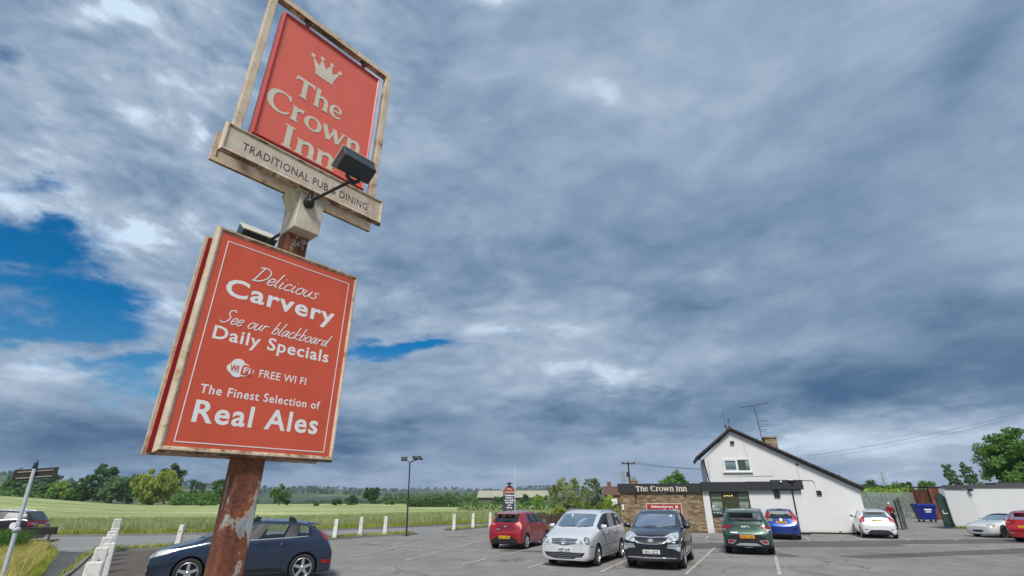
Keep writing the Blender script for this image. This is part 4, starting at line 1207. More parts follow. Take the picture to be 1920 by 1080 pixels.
# gable block
m1 = MB()
gp = [(6.28, .09), (6.28, 4.70), (8.33, 6.50), (15.86, 2.64), (15.86, .09)]
m1.prism(gp, 1.0, 1.25); m1.prism([(6.28, .09), (6.28, 4.70), (6.53, 4.92), (6.53, .09)], 1.2505, 6.5); m1.prism([(15.61, .09), (15.61, 2.77), (15.86, 2.64), (15.86, .09)], 1.2505, 6.5)
part('gable_wall', m1, RENDERW)
m1 = MB()
def slope(a, b, th, y0, y1):
    d = Vector((b[0] - a[0], 0, b[1] - a[1])).normalized(); n = Vector((-d.z, 0, d.x)); n = n if n.z > 0 else -n
    m1.prism([a, b, (b[0] + n.x * th, b[1] + n.z * th), (a[0] + n.x * th, a[1] + n.z * th)], y0, y1)
slope((5.80, 4.66), (8.33, 6.53), .15, .72, 6.7); slope((8.3305, 6.53), (16.10, 2.59), .15, .72, 6.7)
# row of ridge and verge tiles along the front edge
rf = part('roof', m1, TILES)
m1 = MB(); m1.tube([(8.33, .70, 6.72), (8.33, 6.7, 6.72)], .10, 8); m1.build('ridge', TILES, rf)
def verge(a, b, n):
    for k in range(n):
        t0, t1 = k / n, (k + .86) / n
        p = Vector((a[0] + (b[0] - a[0]) * t0, .69, a[1] + (b[1] - a[1]) * t0)); q = Vector((a[0] + (b[0] - a[0]) * t1, .69, a[1] + (b[1] - a[1]) * t1))
        m1.tube([p, q], [.085, .07], 6)
m1 = MB(); verge((5.82, 4.78), (8.33, 6.66), 11); verge((8.36, 6.66), (16.1, 2.70), 30); m1.build('verge_tiles', TILES, rf)
m1 = MB(); m1.box(10.72, 11.52, 1.7, 2.5, 4.6, 6.02); m1.box(10.66, 11.58, 1.64, 2.56, 6.02, 6.12); ch = m1.build('chimney', STONE, rf)
m1 = MB(); m1.tube([(15.2, 2.2, 3.0), (15.2, 2.2, 3.45)], .09, 8); m1.lathe([(.0, 3.62), (.13, 3.45), (.0, 3.45)], 8, 'z', 0, Matrix.Translation((15.2, 2.2, 0))); m1.build('flue', BLACK, rf)
m1 = MB(); m1.box(12.3, 13.0, 1.8, 2.1, 4.55, 4.60); m1.tube([(12.9, 1.95, 4.2), (12.9, 1.95, 4.75)], .02, 6); m1.build('vent', BLACK, rf)
# fascias
m1 = MB(); m1.box(.10, 5.70, -.16, .04, 2.45, 3.0); fa = part('fascia', m1, BOARDS)
t = MB(); serif_text(t, 'The Crown Inn', 1.32, 4.74, 2.505, .40, -.162, cut=(0.0, .74)); t.build('lettering', plain('fascia_lettering', (.62, .57, .45), .6, var=.2), fa)
m1 = MB(); m1.box(5.702, 8.6, -.30, .04, 2.52, 3.08); m1.box(8.603, 10.2, -.28, .04, 2.55, 3.10); part('fascia', m1, BOARDS)
m1 = MB(); m1.box(10.203, 12.14, -.33, .04, 2.62, 3.19); part('fascia', m1, BOARDS)
# bay window
w = MB()
y0, y1 = -.045, .03
for (a, b) in ((6.165, 6.24), (6.98, 7.06), (7.88, 7.96), (8.62, 8.695)): w.box(a, b, y0, y1, .905, 2.495)
for (a, b) in ((6.2405, 6.9795), (7.0605, 7.8795), (7.9605, 8.6195)):
    w.box(a, b, y0 + .003, y1, .905, .97); w.box(a, b, y0 + .003, y1, 2.42, 2.495); w.box(a, b, y0 + .003, y1, 1.98, 2.05)
win = part('window', w, DARKBROWN)
g = MB()
for (a, b) in ((6.24, 6.98), (7.06, 7.88), (7.96, 8.62)): g.box(a, b, -.010, -.004, .97, 2.42)
g.build('pane', WGLASS, win)
c = MB()
def curtain(mb, x0, x1, y, z0, z1, n=14, amp=.03):
    vs, fs = [], []
    for k in range(n * 2 + 1):
        x = x0 + (x1 - x0) * k / (n * 2); yy = y + amp * (math.sin(k * math.pi / 2 * .97) + .3 * math.sin(k * 2.3))
        vs += [(x, yy, z0), (x, yy, z1), (x, yy + .006, z0), (x, yy + .006, z1)]
    for k in range(n * 2): o = k * 4; fs += [(o, o + 4, o + 5, o + 1), (o + 2, o + 3, o + 7, o + 6), (o, o + 2, o + 6, o + 4), (o + 1, o + 5, o + 7, o + 3)]
    mb.add(vs, fs, 0, True)
curtain(c, 6.27, 6.92, .075, .95, 2.45); c.build('curtain', CURTAIN, win)
c = MB(); curtain(c, 8.02, 8.64, .075, .95, 2.45); c.build('curtain', CURTAIN, win)
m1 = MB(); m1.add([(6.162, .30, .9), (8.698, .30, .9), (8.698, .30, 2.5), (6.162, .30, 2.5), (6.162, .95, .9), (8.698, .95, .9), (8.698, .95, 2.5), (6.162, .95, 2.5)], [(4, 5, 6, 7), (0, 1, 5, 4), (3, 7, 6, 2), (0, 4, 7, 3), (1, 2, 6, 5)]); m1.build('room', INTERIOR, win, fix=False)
def f_lamp(N):
    e = N.n('ShaderNodeEmission'); e.inputs[0].default_value = (1, .62, .25, 1); e.inputs[1].default_value = 3.0; return e.outputs[0]
LAMPM = mat('warm_lamp', f_lamp)
for k in range(4):
    m1 = MB(); m1.lathe([(0, 0), (.035, .02), (.045, .06), (0, .09)], 8, 'z', 0, Matrix.Translation((7.2 + k * .16, .6, 2.18 + .02 * (k % 2)))); m1.build('lamp', LAMPM, win)
# upper window
w = MB(); X0, X1, Z0, Z1 = 7.50, 9.30, 3.78, 4.62
w.box(X0, X0 + .07, .93, 1.02, Z0, Z1); w.box(X1 - .07, X1, .93, 1.02, Z0, Z1); w.box(X0 + .0701, X1 - .0701, .933, 1.02, Z0, Z0 + .07); w.box(X0 + .0701, X1 - .0701, .933, 1.02, Z1 - .07, Z1)
w.box(8.38, 8.47, .932, 1.02, Z0 + .0701, Z1 - .0701); w.box(X0 + .075, X0 + .12, .915, .99, Z0 + .08, Z1 - .08); w.box(8.33, 8.375, .915, .99, Z0 + .08, Z1 - .08); w.box(X0 + .1205, 8.3295, .917, .99, Z0 + .08, Z0 + .125); w.box(X0 + .1205, 8.3295, .917, .99, Z1 - .125, Z1 - .08)
win = part('window', w, PVC)
g = MB(); g.box(X0 + .12, 8.33, .968, .974, Z0 + .12, Z1 - .12); g.box(8.47, X1 - .07, .972, .978, Z0 + .07, Z1 - .07); g.build('pane', WGLASS, win)
m1 = MB(); m1.box(X0 - .08, X1 + .08, .86, .999, Z0 - .07, Z0 - .002); m1.build('sill', PVC, win)
m1 = MB(); m1.box(X0 + .075, X1 - .075, .985, .998, Z0 + .075, Z1 - .075); m1.build('room', plain('olive_blind', (.11, .12, .02), .8, var=.6, scale=2), win)  # olive panel paints the yellow-green reflection of the right pane
c = MB(); curtain(c, X0 + .13, 8.32, .981, Z0 + .08, Z1 - .08, 10, .002); c.build('curtain', plain('net_curtain', (.42, .45, .46), .9, var=.25), win)
c = MB(); curtain(c, 9.0, 9.22, .981, Z0 + .08, Z1 - .08, 4, .002); c.build('curtain', CURTAIN, win)
# pipes and small fittings
m1 = MB(); m1.tube([(5.83, .75, 4.68), (5.83, 6.6, 4.68)], .06, 8); m1.tube([(5.84, .80, 4.66), (6.12, .93, 4.50), (6.22, .95, 4.42), (6.40, .95, 3.05)], .04, 8); part('downpipe', m1, BLACK)
m1 = MB(); m1.tube([(11.46, -.40, 3.16), (11.46, -.38, 2.9), (11.44, -.11, 2.55), (11.40, -.11, .15)], .042, 8); m1.box(11.25, 11.68, -.42, -.34, 3.10, 3.16); part('drainpipe', m1, BLACK)
def fitting(name, x0, x1, z0, z1, y, d, m=BLACK): q = MB(); q.box(x0, x1, y - d, y - .001, z0, z1, bev=.01); return part(name, q, m)
fitting('vent', 10.28, 10.64, 2.14, 2.53, -.06, .10); fitting('vent', 13.18, 13.48, 2.28, 2.56, 1.0, .10)
fitting('vent_grille', 14.0, 14.16, .12, .24, 1.0, .02, CHROME)
fitting('wall_light', 1.20, 1.34, 2.18, 2.30, 0, .12); fitting('wall_light', 4.52, 4.66, 2.26, 2.37, 0, .12); fitting('wall_light', 8.22, 8.48, 5.62, 5.80, 1.0, .16)
fitting('bracket', 1.22, 1.30, 1.78, 2.0, 0, .10)
fitting('meter_box', .28, .42, 1.32, 1.66, 0, .08, PVC)
fitting('bell_box', 5.0, 5.10, 3.02, 3.1, .0, .1, PVC)
fitting('security_light', 10.75, 10.86, 3.04, 3.14, -.34, .10, PVC); fitting('security_light', 11.3, 11.6, 3.16, 3.22, -.34, .10, PVC)
m1 = MB(); m1.tube([(12.16, .98, 3.20), (13.0, .98, 3.20), (13.14, .98, 3.15), (13.18, .98, 3.05), (13.18, .98, 2.56)], .018, 6); m1.tube([(6.5, .985, 4.5), (6.48, .985, 3.5), (6.6, .985, 3.42), (10.7, .985, 3.50)], .014, 6); m1.tube([(9.1, .985, 5.7), (9.2, .985, 4.62)], .008, 5); m1.tube([(12.3, .985, 4.3), (12.33, .985, 3.2)], .008, 5); part('cable', m1, plain('grey_conduit', (.30, .30, .31), .6, var=.1))
m1 = MB(); m1.lathe([(0, 0), (.06, .0), (.06, .04), (0, .04)], 10, 'y', 0, Matrix.Translation((12.35, .94, 4.20))); part('vent', m1, BLACK)
# roof aerials
m1 = MB(); bx, by = 10.5, 1.75
m1.tube([(bx + .1, by, 5.1), (bx - .05, by, 8.35)], .025, 6)
m1.tube([(bx - 1.02, by, 8.22), (bx + 1.05, by, 8.52)], .018, 6)
for k in range(9): xx = bx - .95 + k * .24; zz = 8.22 + .3 * (xx - bx + 1.02) / 2.07; m1.tube([(xx, by - .22, zz), (xx, by + .22, zz)], .008, 4)
for k, zz in enumerate((7.25, 6.95, 6.85, 6.65, 6.52)): m1.tube([(bx + .0, by, zz - .02), (bx + .75 - .06 * k, by - .1, zz)], .010, 4)
part('tv_aerial', m1, DARKMETAL)
m1 = MB(); m1.tube([(8.33, .8, 6.6), (8.36, .8, 7.35)], .015, 6); m1.tube([(8.24, .8, 7.1), (8.46, .8, 7.1)], .012, 5); m1.lathe([(0, 7.2), (.07, 7.24), (.0, 7.34)], 8, 'z', 0, Matrix.Translation((8.35, .8, 0))); m1.tube([(8.1, .85, 6.4), (8.05, .85, 7.85)], .008, 5); m1.box(8.02, 8.14, .8, .9, 6.72, 6.9); part('weathervane', m1, DARKMETAL)

# the facade narrows slightly toward its right end
def pub_meshes(o):
    for c in o.children:
        yield c
        yield from pub_meshes(c)
for c in pub_meshes(PB):
    if c.type == 'MESH':
        for v in c.data.vertices: v.co.x = v.co.x / (1 + .0031 * max(0, v.co.x)); v.co.z = v.co.z * (1 - .0016 * min(12, max(0, v.co.x)))

# red banner on the stone wall
BN = empty('wall_banner', (7.35, 36.6, 0), R(-17), 'red advertising banner with cream edging fixed to the stone wall of the pub', 'banner')
bl = MB(); bl.box(1.96, 4.16, -.045, -.002, .82, 1.69); b = bl.build('panel', m_red('banner_red', (.34, .028, .03)), BN)
f = MB(); f.box(1.90, 1.9595, -.06, -.003, .76, 1.75); f.box(4.1605, 4.22, -.06, -.003, .76, 1.75); f.box(1.96, 4.16, -.059, -.003, 1.6905, 1.75); f.box(1.96, 4.16, -.059, -.003, .76, .8195); f.build('frame', CREAM2, BN)
t = MB(); text_fit(t, 'DeliciousCarvery', 2.95, 1.48, 1.45, .13, -.047, .006)
for k in range(3): t.box(3.80 + k * .07, 3.835 + k * .07, -.049, -.047, 1.47, 1.62)
t.box(3.80, 3.975, -.0485, -.0465, 1.45, 1.49); t.build('lettering', WHITEINK, b)
t = MB(); text_fit(t, 'The finest selection of', 2.50, 1.27, .86, .09, -.047, .003); t.build('lettering', WHITEINK, b); t = MB(); text_fit(t, 'Real Ales', 3.55, 1.24, 1.05, .16, -.047, .007); t.build('lettering', WHITEINK, b)

# ------------------------------------------------------------------ yard to the right of the pub
def f_galv(N):
    o = obj(N); n = N.noise(o, 3, 6, .65); return pbsdf(N, N.ramp(n, [(.3, (.34, .37, .38)), (.7, (.56, .60, .60))]), .5, .4)
GALV = mat('galvanised_steel', f_galv)
def pale_fence(name, label, a, b, h, m, pitch=.155, cat='fence', curl=False):
    a, b = Vector((*a, 0)), Vector((*b, 0)); L = (b - a).length; ang = math.atan2(b.y - a.y, b.x - a.x)
    root = empty(name, a, ang, label, cat)
    for zz in (.22, .84): q = MB(); q.box(0, L, .0, .05, h * zz, h * zz + .05); q.build('rail', m, root)
    p = MB(); n = int(L / pitch)
    for k in range(n + 1):
        x = k * pitch; w = .035
        for y, dx in ((-.022, 0),):
            p.prism([(x - w, .05), (x + w, .05), (x + w, h * .95), (x + w * .5, h), (x, h * .96), (x - w * .5, h), (x - w, h * .95)], y - .006, y + .006)
    p.build('pales', m, root)
    for k in range(int(L / 2.7) + 1): q = MB(); q.box(k * 2.7 - .04, k * 2.7 + .04, .051, .13, -.2, h * .92); q.build('post', m, root)
    return root
pale_fence('palisade_fence', 'long pale grey steel palisade fence across the yard behind the pub', (36.2, 55.6), (46.2, 59.0), 2.75, GALV)
pale_fence('yard_fence', 'shorter white pale fence beside the right corner of the pub, behind the white hatchback', (26.0, 42.5), (29.0, 43.6), 1.5, GALV, .17)
pale_fence('palisade_gate', 'open black steel palisade gate beside the person in red', (27.85, 38.1), (28.6, 38.75), 2.1, plain('black_gate_paint', (.015, .017, .02), .5, var=.3), .17, 'gate')
hm = MB(); hm.tube([(.0, 0, 0), (0, 0, 2.2), (.06, 0, 2.42), (.25, 0, 2.5), (.42, 0, 2.42), (.5, 0, 2.2), (.55, 0, .0)], .045, 8); o = hm.build('hoop_barrier', GALV, None, (25.6, 42.2, 0), R(20)); tag(o, 'tall pale steel hoop standing at the right corner of the pub', 'barrier')

# wheelie bin
WB = empty('wheelie_bin', (39.75, 51.0, 0), R(-8), 'large blue four-wheeled waste bin in the yard beyond the gate', 'bin')
BLUEP = plain('blue_bin_plastic', (.012, .022, .22), .4, var=.15)
q = MB(); w0, w1 = .60, .76
vs = [(-w0, -.42, .22), (w0, -.42, .22), (w0, .42, .22), (-w0, .42, .22), (-w1, -.55, 1.42), (w1, -.55, 1.42), (w1, .55, 1.42), (-w1, .55, 1.42)]
q.add(vs, [(0, 3, 2, 1), (4, 5, 6, 7), (0, 1, 5, 4), (1, 2, 6, 5), (2, 3, 7, 6), (3, 0, 4, 7)]); q.box(-w1 - .05, w1 + .05, -.60, -.552, 1.30, 1.42); q.build('body', BLUEP, WB)
q = MB(); q.box(-.82, .82, -.6, .6, 1.425, 1.50, bev=.02); q.prism([(-.6, 1.5), (.6, 1.5), (.5, 1.60), (-.5, 1.60)], -.79, .79, 'yz'); q.build('lid', BLUEP, WB)
for sx in (-.52, .52):
    for sy in (-.34, .34):
        q = MB(); q.lathe([(0, -.03), (.10, -.03), (.10, .03), (0, .03)], 14, 'y', 0, Matrix.Translation((sx, sy, .10))); q.box(sx - .02, sx + .02, sy - .05, sy + .05, .16, .23); q.build('caster', RUBBER, WB)
t = MB(); t.box(-.30, .34, -.545, -.54, 1.02, 1.16); t.box(-.22, .26, -.525, -.52, .84, .94); t.build('label', PVC, WB)

# rusty sheds
def corr(mb, x0, x1, z0, z1, y, p=.14, amp=.03):
    n = int((x1 - x0) / p * 4); vs, fs = [], []
    for k in range(n + 1):
        x = x0 + (x1 - x0) * k / n; yy = y + amp * math.sin(2 * math.pi * x / p); vs += [(x, yy, z0), (x, yy, z1), (x, yy + .05 + 2 * amp, z0), (x, yy + .05 + 2 * amp, z1)]
    for k in range(n): o = k * 4; fs += [(o, o + 4, o + 5, o + 1), (o + 2, o + 3, o + 7, o + 6), (o, o + 2, o + 6, o + 4), (o + 1, o + 5, o + 7, o + 3)]
    mb.add(vs, fs, 0, False)
RUST = mat('rusty_sheet', lambda N: pbsdf(N, N.ramp(N.noise(N.mapping(obj(N), (2, 2, .5)), 1.5, 7, .7), [(.35, (.06, .022, .015)), (.5, (.17, .055, .03)), (.65, (.30, .12, .06))]), .85))
SH = empty('rusty_shed', (45.1, 56.4, 0), R(6), 'rusty corrugated iron shed with one grey sheet, behind the blue bin', 'shed')
q = MB(); corr(q, 0, 1.2, 0, 3.2, 0); corr(q, 2.3, 6.2, 0, 3.1, .02); q.box(0.02, 6.2, .2, 2.6, 0, 3.0); q.build('wall', RUST, SH)
q = MB(); corr(q, 1.205, 2.295, 0, 3.15, .01); q.build('grey_sheet', plain('grey_sheet', (.36, .40, .46), .5, .2, var=.2), SH)
q = MB(); q.prism([(0, 3.21), (6.3, 3.11), (6.3, 3.19), (0, 3.29)], -.1, 2.7); q.build('roof', FELT, SH)

# white flat-roofed outbuilding
OB = empty('outbuilding', (0, 0, 0), 0, 'long white rendered flat-roofed outbuilding along the right of the car park', 'outbuilding')
A, C_, E_ = (33.0, 39.8), (34.2, 38.9), (60, 33.0); B2, D2 = (60, 50), (44.5, 50)
def f_render2(N):
    o = obj(N); n = N.noise(o, .5, 6, .65); s = N.noise(N.mapping(o, (2, 2, .2)), 1.0, 6, .65)
    return pbsdf(N, N.ramp(N.m('ADD', N.m('MULTIPLY', n, .5), N.m('MULTIPLY', s, .5)), [(.3, (.55, .56, .56)), (.5, (.60, .61, .61)), (.7, (.63, .64, .64))]), .85, 0, N.noise(o, 30, 4, .7), .3, .01)
q = MB(); q.prism([A, C_, E_, B2, D2], .16, 2.78, 'xy'); q.build('wall', mat('aged_white_render', f_render2), OB)
def out(poly, d):
    P = [np.array(p) for p in poly]; c = np.mean(P, 0); return [tuple(c + (p - c) * (1 + d / np.hypot(*(p - c)))) for p in P]
q = MB(); q.prism(out([A, C_, E_, B2, D2], .02), -.1, .159, 'xy'); q.build('plinth', BLACK, OB)
q = MB(); q.prism(out([A, C_, E_, B2, D2], .16), 2.782, 2.93, 'xy'); q.prism(out([A, C_, E_, B2, D2], .05), 2.931, 2.99, 'xy'); q.box(37, 41, 39.6, 40.6, 2.992, 3.16); q.build('roof', FELT, OB)
q = MB(); q.box(34.0, 34.2, 38.6, 38.88, 2.55, 2.7); q.tube([(33.1, 39.68, 2.68), (34.0, 38.98, 2.66)], .012, 5); q.build('security_camera', BLACK, OB)
# green steel door standing open at the end of the outbuilding
GD = empty('green_gate', (33.0, 40.0, 0), R(205), 'dark green solid steel gate leaf standing open against the outbuilding', 'gate')
GREENP = plain('dark_green_paint', (.008, .032, .020), .5, var=.3)
q = MB(); q.prism([(0, .1), (1.15, .1), (1.15, 2.1), (.95, 2.42), (.4, 2.42), (0, 2.2)], -.03, .03); lf = q.build('leaf', GREENP, GD)
q = MB(); q.box(.075, 1.1, .031, .07, .3, .38); q.box(.075, 1.1, .031, .07, 1.9, 1.98); q.box(.0, .07, .031, .07, .12, 2.15); q.build('brace', GREENP, GD)
q = MB(); q.box(.35, .85, .04, .08, 1.0, 1.05); q.prism([(.80, 1.0), (.90, .98), (.98, 1.25), (.92, 1.26)], .04, .078); q.build('bolt', PVC, GD)

# ------------------------------------------------------------------ person by the gate
def skin_mesh(name, nodes, edges, lev=2):
    """nodes: list of (pos, rx, ry)"""
    me = bpy.data.meshes.new(name); me.from_pydata([n[0] for n in nodes], edges, [])
    o = bpy.data.objects.new(name, me); COL.objects.link(o)
    sk = o.modifiers.new('s', 'SKIN'); sk.use_smooth_shade = True
    lay = me.skin_vertices[0] if me.skin_vertices else None
    if lay is None:
        bpy.context.view_layer.objects.active = o; bpy.ops.mesh.customdata_skin_add(); lay = me.skin_vertices[0]
    for i, n in enumerate(nodes): lay.data[i].radius = (n[1], n[2]); lay.data[i].use_root = (i == 0)
    ss = o.modifiers.new('u', 'SUBSURF'); ss.levels = lev; ss.render_levels = lev
    bpy.context.view_layer.update()
    m2 = bpy.data.meshes.new_from_object(o.evaluated_get(bpy.context.evaluated_depsgraph_get()))
    bpy.data.objects.remove(o); bpy.data.meshes.remove(me)
    for p in m2.polygons: p.use_smooth = True
    m2.materials.clear(); m2.name = name
    return m2
PE = empty('person', (27.95, 39.0, 0), R(-60), 'person in a red jacket and dark trousers leaning into the black gate', 'person')
# faces local -y; torso bent a little forward, arms reaching to the gate
nd = [((0, .02, .95), .13, .10), ((0, .0, 1.12), .125, .09), ((0, -.05, 1.34), .15, .10), ((0, -.08, 1.46), .07, .06), ((0, -.10, 1.54), .05, .05), ((0, -.12, 1.63), .075, .09), ((0, -.12, 1.72), .07, .085),
      ((.17, -.07, 1.42), .06, .06), ((.24, -.15, 1.20), .045, .045), ((.20, -.36, 1.12), .036, .036), ((.18, -.44, 1.13), .03, .02),
      ((-.17, -.07, 1.42), .06, .06), ((-.26, -.13, 1.20), .045, .045), ((-.23, -.34, 1.10), .036, .036), ((-.21, -.42, 1.10), .03, .02),
      ((.09, .02, .86), .085, .085), ((.11, -.03, .50), .06, .06), ((.12, .03, .10), .042, .042), ((.12, -.12, .05), .035, .03),
      ((-.09, .02, .86), .085, .085), ((-.12, .04, .50), .06, .06), ((-.13, .12, .10), .042, .042), ((-.13, -.03, .05), .035, .03)]
ed = [(0, 1), (1, 2), (2, 3), (3, 4), (4, 5), (5, 6), (2, 7), (7, 8), (8, 9), (9, 10), (2, 11), (11, 12), (12, 13), (13, 14), (0, 15), (15, 16), (16, 17), (17, 18), (0, 19), (19, 20), (20, 21), (21, 22)]
SKIN = plain('skin', (.45, .25, .18), .55, var=.06)
body = skin_mesh('body', nd, ed)
# face and fingers welded into the same body mesh
fm = MB(); fm.add([tuple(v.co) for v in body.vertices], [list(p.vertices) for p in body.polygons], 0, True)
fm.lathe([(0, -.03), (.014, -.005), (.0, .02)], 6, 'z', 0, Matrix.Translation((0, -.212, 1.64)))
for s in (-1, 1):
    fm.lathe([(0, -.01), (.011, 0), (0, .01)], 6, 'y', 1, Matrix.Translation((s * .032, -.199, 1.672))); fm.lathe([(0, -.03), (.015, 0), (0, .03)], 6, 'z', 0, Matrix.Translation((s * .082, -.11, 1.64)))
    hx, hy, hz = (.18, -.45, 1.13) if s > 0 else (-.21, -.43, 1.10)
    for k in range(4): fm.tube([(hx + (k - 1.5) * .017, hy, hz), (hx + (k - 1.5) * .018, hy - .045, hz + .012), (hx + (k - 1.5) * .018, hy - .07 + .006 * abs(k - 1.5), hz - .015)], [.010, .009, .007], 6)
    fm.tube([(hx - s * .03, hy + .01, hz), (hx - s * .05, hy - .02, hz - .01), (hx - s * .045, hy - .045, hz - .02)], [.011, .010, .008], 6)
fm.add([(-.025, -.203, 1.598), (.025, -.203, 1.598), (.025, -.203, 1.606), (-.025, -.203, 1.606)], [(0, 1, 2, 3)], 1)
fm.build('body', [SKIN, BLACK], PE)
jk = [(n[0], n[1] + .034, n[2] + .036) for n in nd]
jm = skin_mesh('jacket', [jk[1], jk[2], ((0, -.07, 1.43), .085, .075), jk[7], jk[8], ((.205, -.33, 1.13), .05, .05), jk[11], jk[12], ((-.235, -.31, 1.11), .05, .05), ((0, .02, .93), .165, .13)], [(0, 1), (1, 2), (1, 3), (3, 4), (4, 5), (1, 6), (6, 7), (7, 8), (0, 9)])
link_mesh('jacket', jm, plain('red_jacket', (.30, .012, .018), .75, var=.3), PE)
tm = skin_mesh('trousers', [((0, .02, .93), .14, .11)] + [(nd[i][0], nd[i][1] + .012, nd[i][2] + .012) for i in (15, 16, 17, 19, 20, 21)], [(0, 1), (1, 2), (2, 3), (0, 4), (4, 5), (5, 6)])
link_mesh('trousers', tm, plain('dark_trousers', (.02, .022, .035), .85, var=.3), PE)
for s, yy in ((.12, -.05), (-.13, .04)):
    q = MB(); q.box(s - .05, s + .05, yy - .17, yy + .10, 0, .085, bev=.03); q.build('shoe', BLACK, PE)
hr = MB(); hr.lathe([(0, .10), (.05, .095), (.085, .05), (.092, 0), (.085, -.03)], 16, 'z', 0, Matrix.Translation((0, -.10, 1.70))); hr.build('hair', plain('white_hair', (.62, .62, .62), .8, var=.15), PE)

# ------------------------------------------------------------------ lamp post
LP = empty('lamp_post', (-6.27, 32.0, 0), 0, 'tall thin black lamp post with three small floodlights on top', 'lamp post')
q = MB(); q.tube([(0, 0, 0), (-.05, 0, 1.5), (-.14, 0, 4.15)], [.05, .045, .038], 10); q.lathe([(0, 0), (.16, 0), (.16, .03), (.06, .05)], 12); q.build('pole', DARKPAINT, LP)
def flood(dx, dy, dz, rz, tilt):
    M = Matrix.Translation((-.14 + dx, dy, 4.15 + dz)) @ Matrix.Rotation(rz, 4, 'Z') @ Matrix.Rotation(tilt, 4, 'X')
    q = MB(); q.box(-.19, .19, -.05, .05, -.13, .13, 0, M, .015); q.build('floodlight', DARKPAINT, LP)
    g = MB(); g.box(-.16, .16, -.056, -.0505, -.10, .10, 0, M); g.build('lamp_glass', plain('lamp_glass', (.06, .065, .07), .3, var=.2), LP)
    a = MB(); a.tube([(-.14, 0, 4.10), M @ Vector((0, .03, -.02))], .02, 6); a.build('bracket', DARKPAINT, LP)
flood(-.36, -.05, .17, R(0), R(-8)); flood(.34, -.05, .22, R(55), R(-35)); flood(.62, .15, .24, R(80), R(-38))

# ------------------------------------------------------------------ white posts
POSTS = [(-7.74, 10.21, .94, 'nearest white timber post beside the path'), (-9.85, 13.08, .95, 'second white post beside the path, just behind the nearest one'), (-10.75, 14.5, .93, 'third white post from the near end of the path row'),
         (-12.16, 16.24, .96, 'fourth white post from the near end of the path row'), (-13.3, 17.9, .93, 'fifth white post from the near end of the path row'), (-14.34, 19.29, .95, 'sixth white post from the near end of the path row'), (-15.3, 20.7, .98, 'second to last white post in the row along the path'), (-16.5, 22.3, 1.25, 'last white post of the path row, at the road')]
KPOST = [(-14.9, 24.2, .95, 'white post behind the bonnet of the navy hatchback'), (-9.67, 29.4, 1.0, 'white post just right of the tail of the navy hatchback'), (-8.74, 31.0, 1.05, 'leaning white post between the hatchback and the lamp post, left of two'), (-7.62, 32.2, 1.05, 'white post immediately left of the black lamp post'),
         (-4.04, 37.2, 1.05, 'first white post right of the black lamp post'), (-2.9, 39.7, 1.05, 'white post midway between the lamp post and the red hatchback'), (-1.7, 41.3, 1.05, 'white post closest to the red hatchback')]
def f_wpost(N):
    o = obj(N); n = N.noise(o, 5, 6, .7); f = N.noise(o, 24, 4, .7); sp = N.n('ShaderNodeSeparateXYZ'); N.t.links.new(o, sp.inputs[0])
    d = N.m('ADD', N.m('MULTIPLY', n, .6), N.m('MULTIPLY', f, .35)); d = N.m('ADD', d, N.m('MULTIPLY', N.sstep(sp.outputs[2], .25, .0), .15))
    return pbsdf(N, N.ramp(d, [(.46, (.70, .70, .66)), (.57, (.52, .51, .45)), (.68, (.20, .18, .13))]), .7, 0, f, .3, .005)
WPOST = mat('chipped_white_paint', f_wpost)
def white_post(x, y, h, lab, wid, dep, rz, group, tilt=0):
    bm = bmesh.new(); bmesh.ops.create_cube(bm, size=1)
    for v in bm.verts:
        k = 1.0 if v.co.z < 0 else .74
        v.co = Vector((v.co.x * wid * k, v.co.y * dep * k, -.2 if v.co.z < 0 else h))
    top = [e for e in bm.edges if all(v.co.z > 0 for v in e.verts)]; side = [e for e in bm.edges if e not in top]
    bmesh.ops.bevel(bm, geom=top + side, offset=.03, segments=3, profile=.5, affect='EDGES')
    q = MB(); q.addbm(bm, 0, None, False)
    root = empty('white_post', (x, y, 0), rz, lab, 'post', group); root.rotation_euler = (tilt, 0, rz)
    p = q.build('post', WPOST, root)
    b = MB(); b.lathe([(0, -.02), (.018, -.02), (.018, 0), (0, 0)], 8, 'y', 0, Matrix.Translation((0, -dep * .40, h * .72))); b.build('bolt', DARKMETAL, root)
for i, (x, y, h, lab) in enumerate(POSTS): white_post(x, y, h, lab, .34, .22, R(35 + i * 1.5), 'white posts along the path', R((-1, 2, -2, 1)[i % 4]))
for i, (x, y, h, lab) in enumerate(KPOST): white_post(x, y, h, lab, .25, .22, R(8), 'white posts along the kerb', R((1, -2, 3, 0)[i % 4]))

# ------------------------------------------------------------------ street name plate seen from behind, and the bench
NP = empty('street_name_sign', (-12.36, 13.5, 0), 0, 'back of a black name plate on a leaning pale post at the left edge', 'sign'); NP.rotation_euler = (0, R(-4.4), R(4))
q = MB(); q.tube([(0, 0, -.1), (0, 0, 1.3), (0, 0, 2.74)], [.05, .048, .042], 12); q.lathe([(.05, 1.25), (.085, 1.27), (.085, 1.33), (.05, 1.36)], 14); q.build('post', plain('pale_grey_post', (.46, .50, .54), .5, var=.15), NP)
q = MB(); q.lathe([(0, 2.98), (.03, 2.95), (.05, 2.86), (.055, 2.76), (.03, 2.74)], 12); q.build('finial', plain('dark_blue_cap', (.02, .04, .09), .35), NP)
q = MB(); q.box(-.53, .55, .046, .07, 2.49, 2.75, bev=.008); pl = q.build('name_plate', plain('dark_plate_back', (.022, .018, .016), .6, var=.5), NP)
q = MB(); q.box(-.42, .46, .030, .045, 2.52, 2.55); q.box(-.42, .46, .030, .045, 2.67, 2.70); q.build('channel', plain('grey_channel', (.30, .28, .26), .5, .4), pl)
q = MB(); q.prism([(-.06 + .075 * math.cos(k * math.pi / 8), 1.40 + .075 * math.sin(k * math.pi / 8)) for k in range(16)], -.075, -.055); q.build('roundel', PVC, NP)
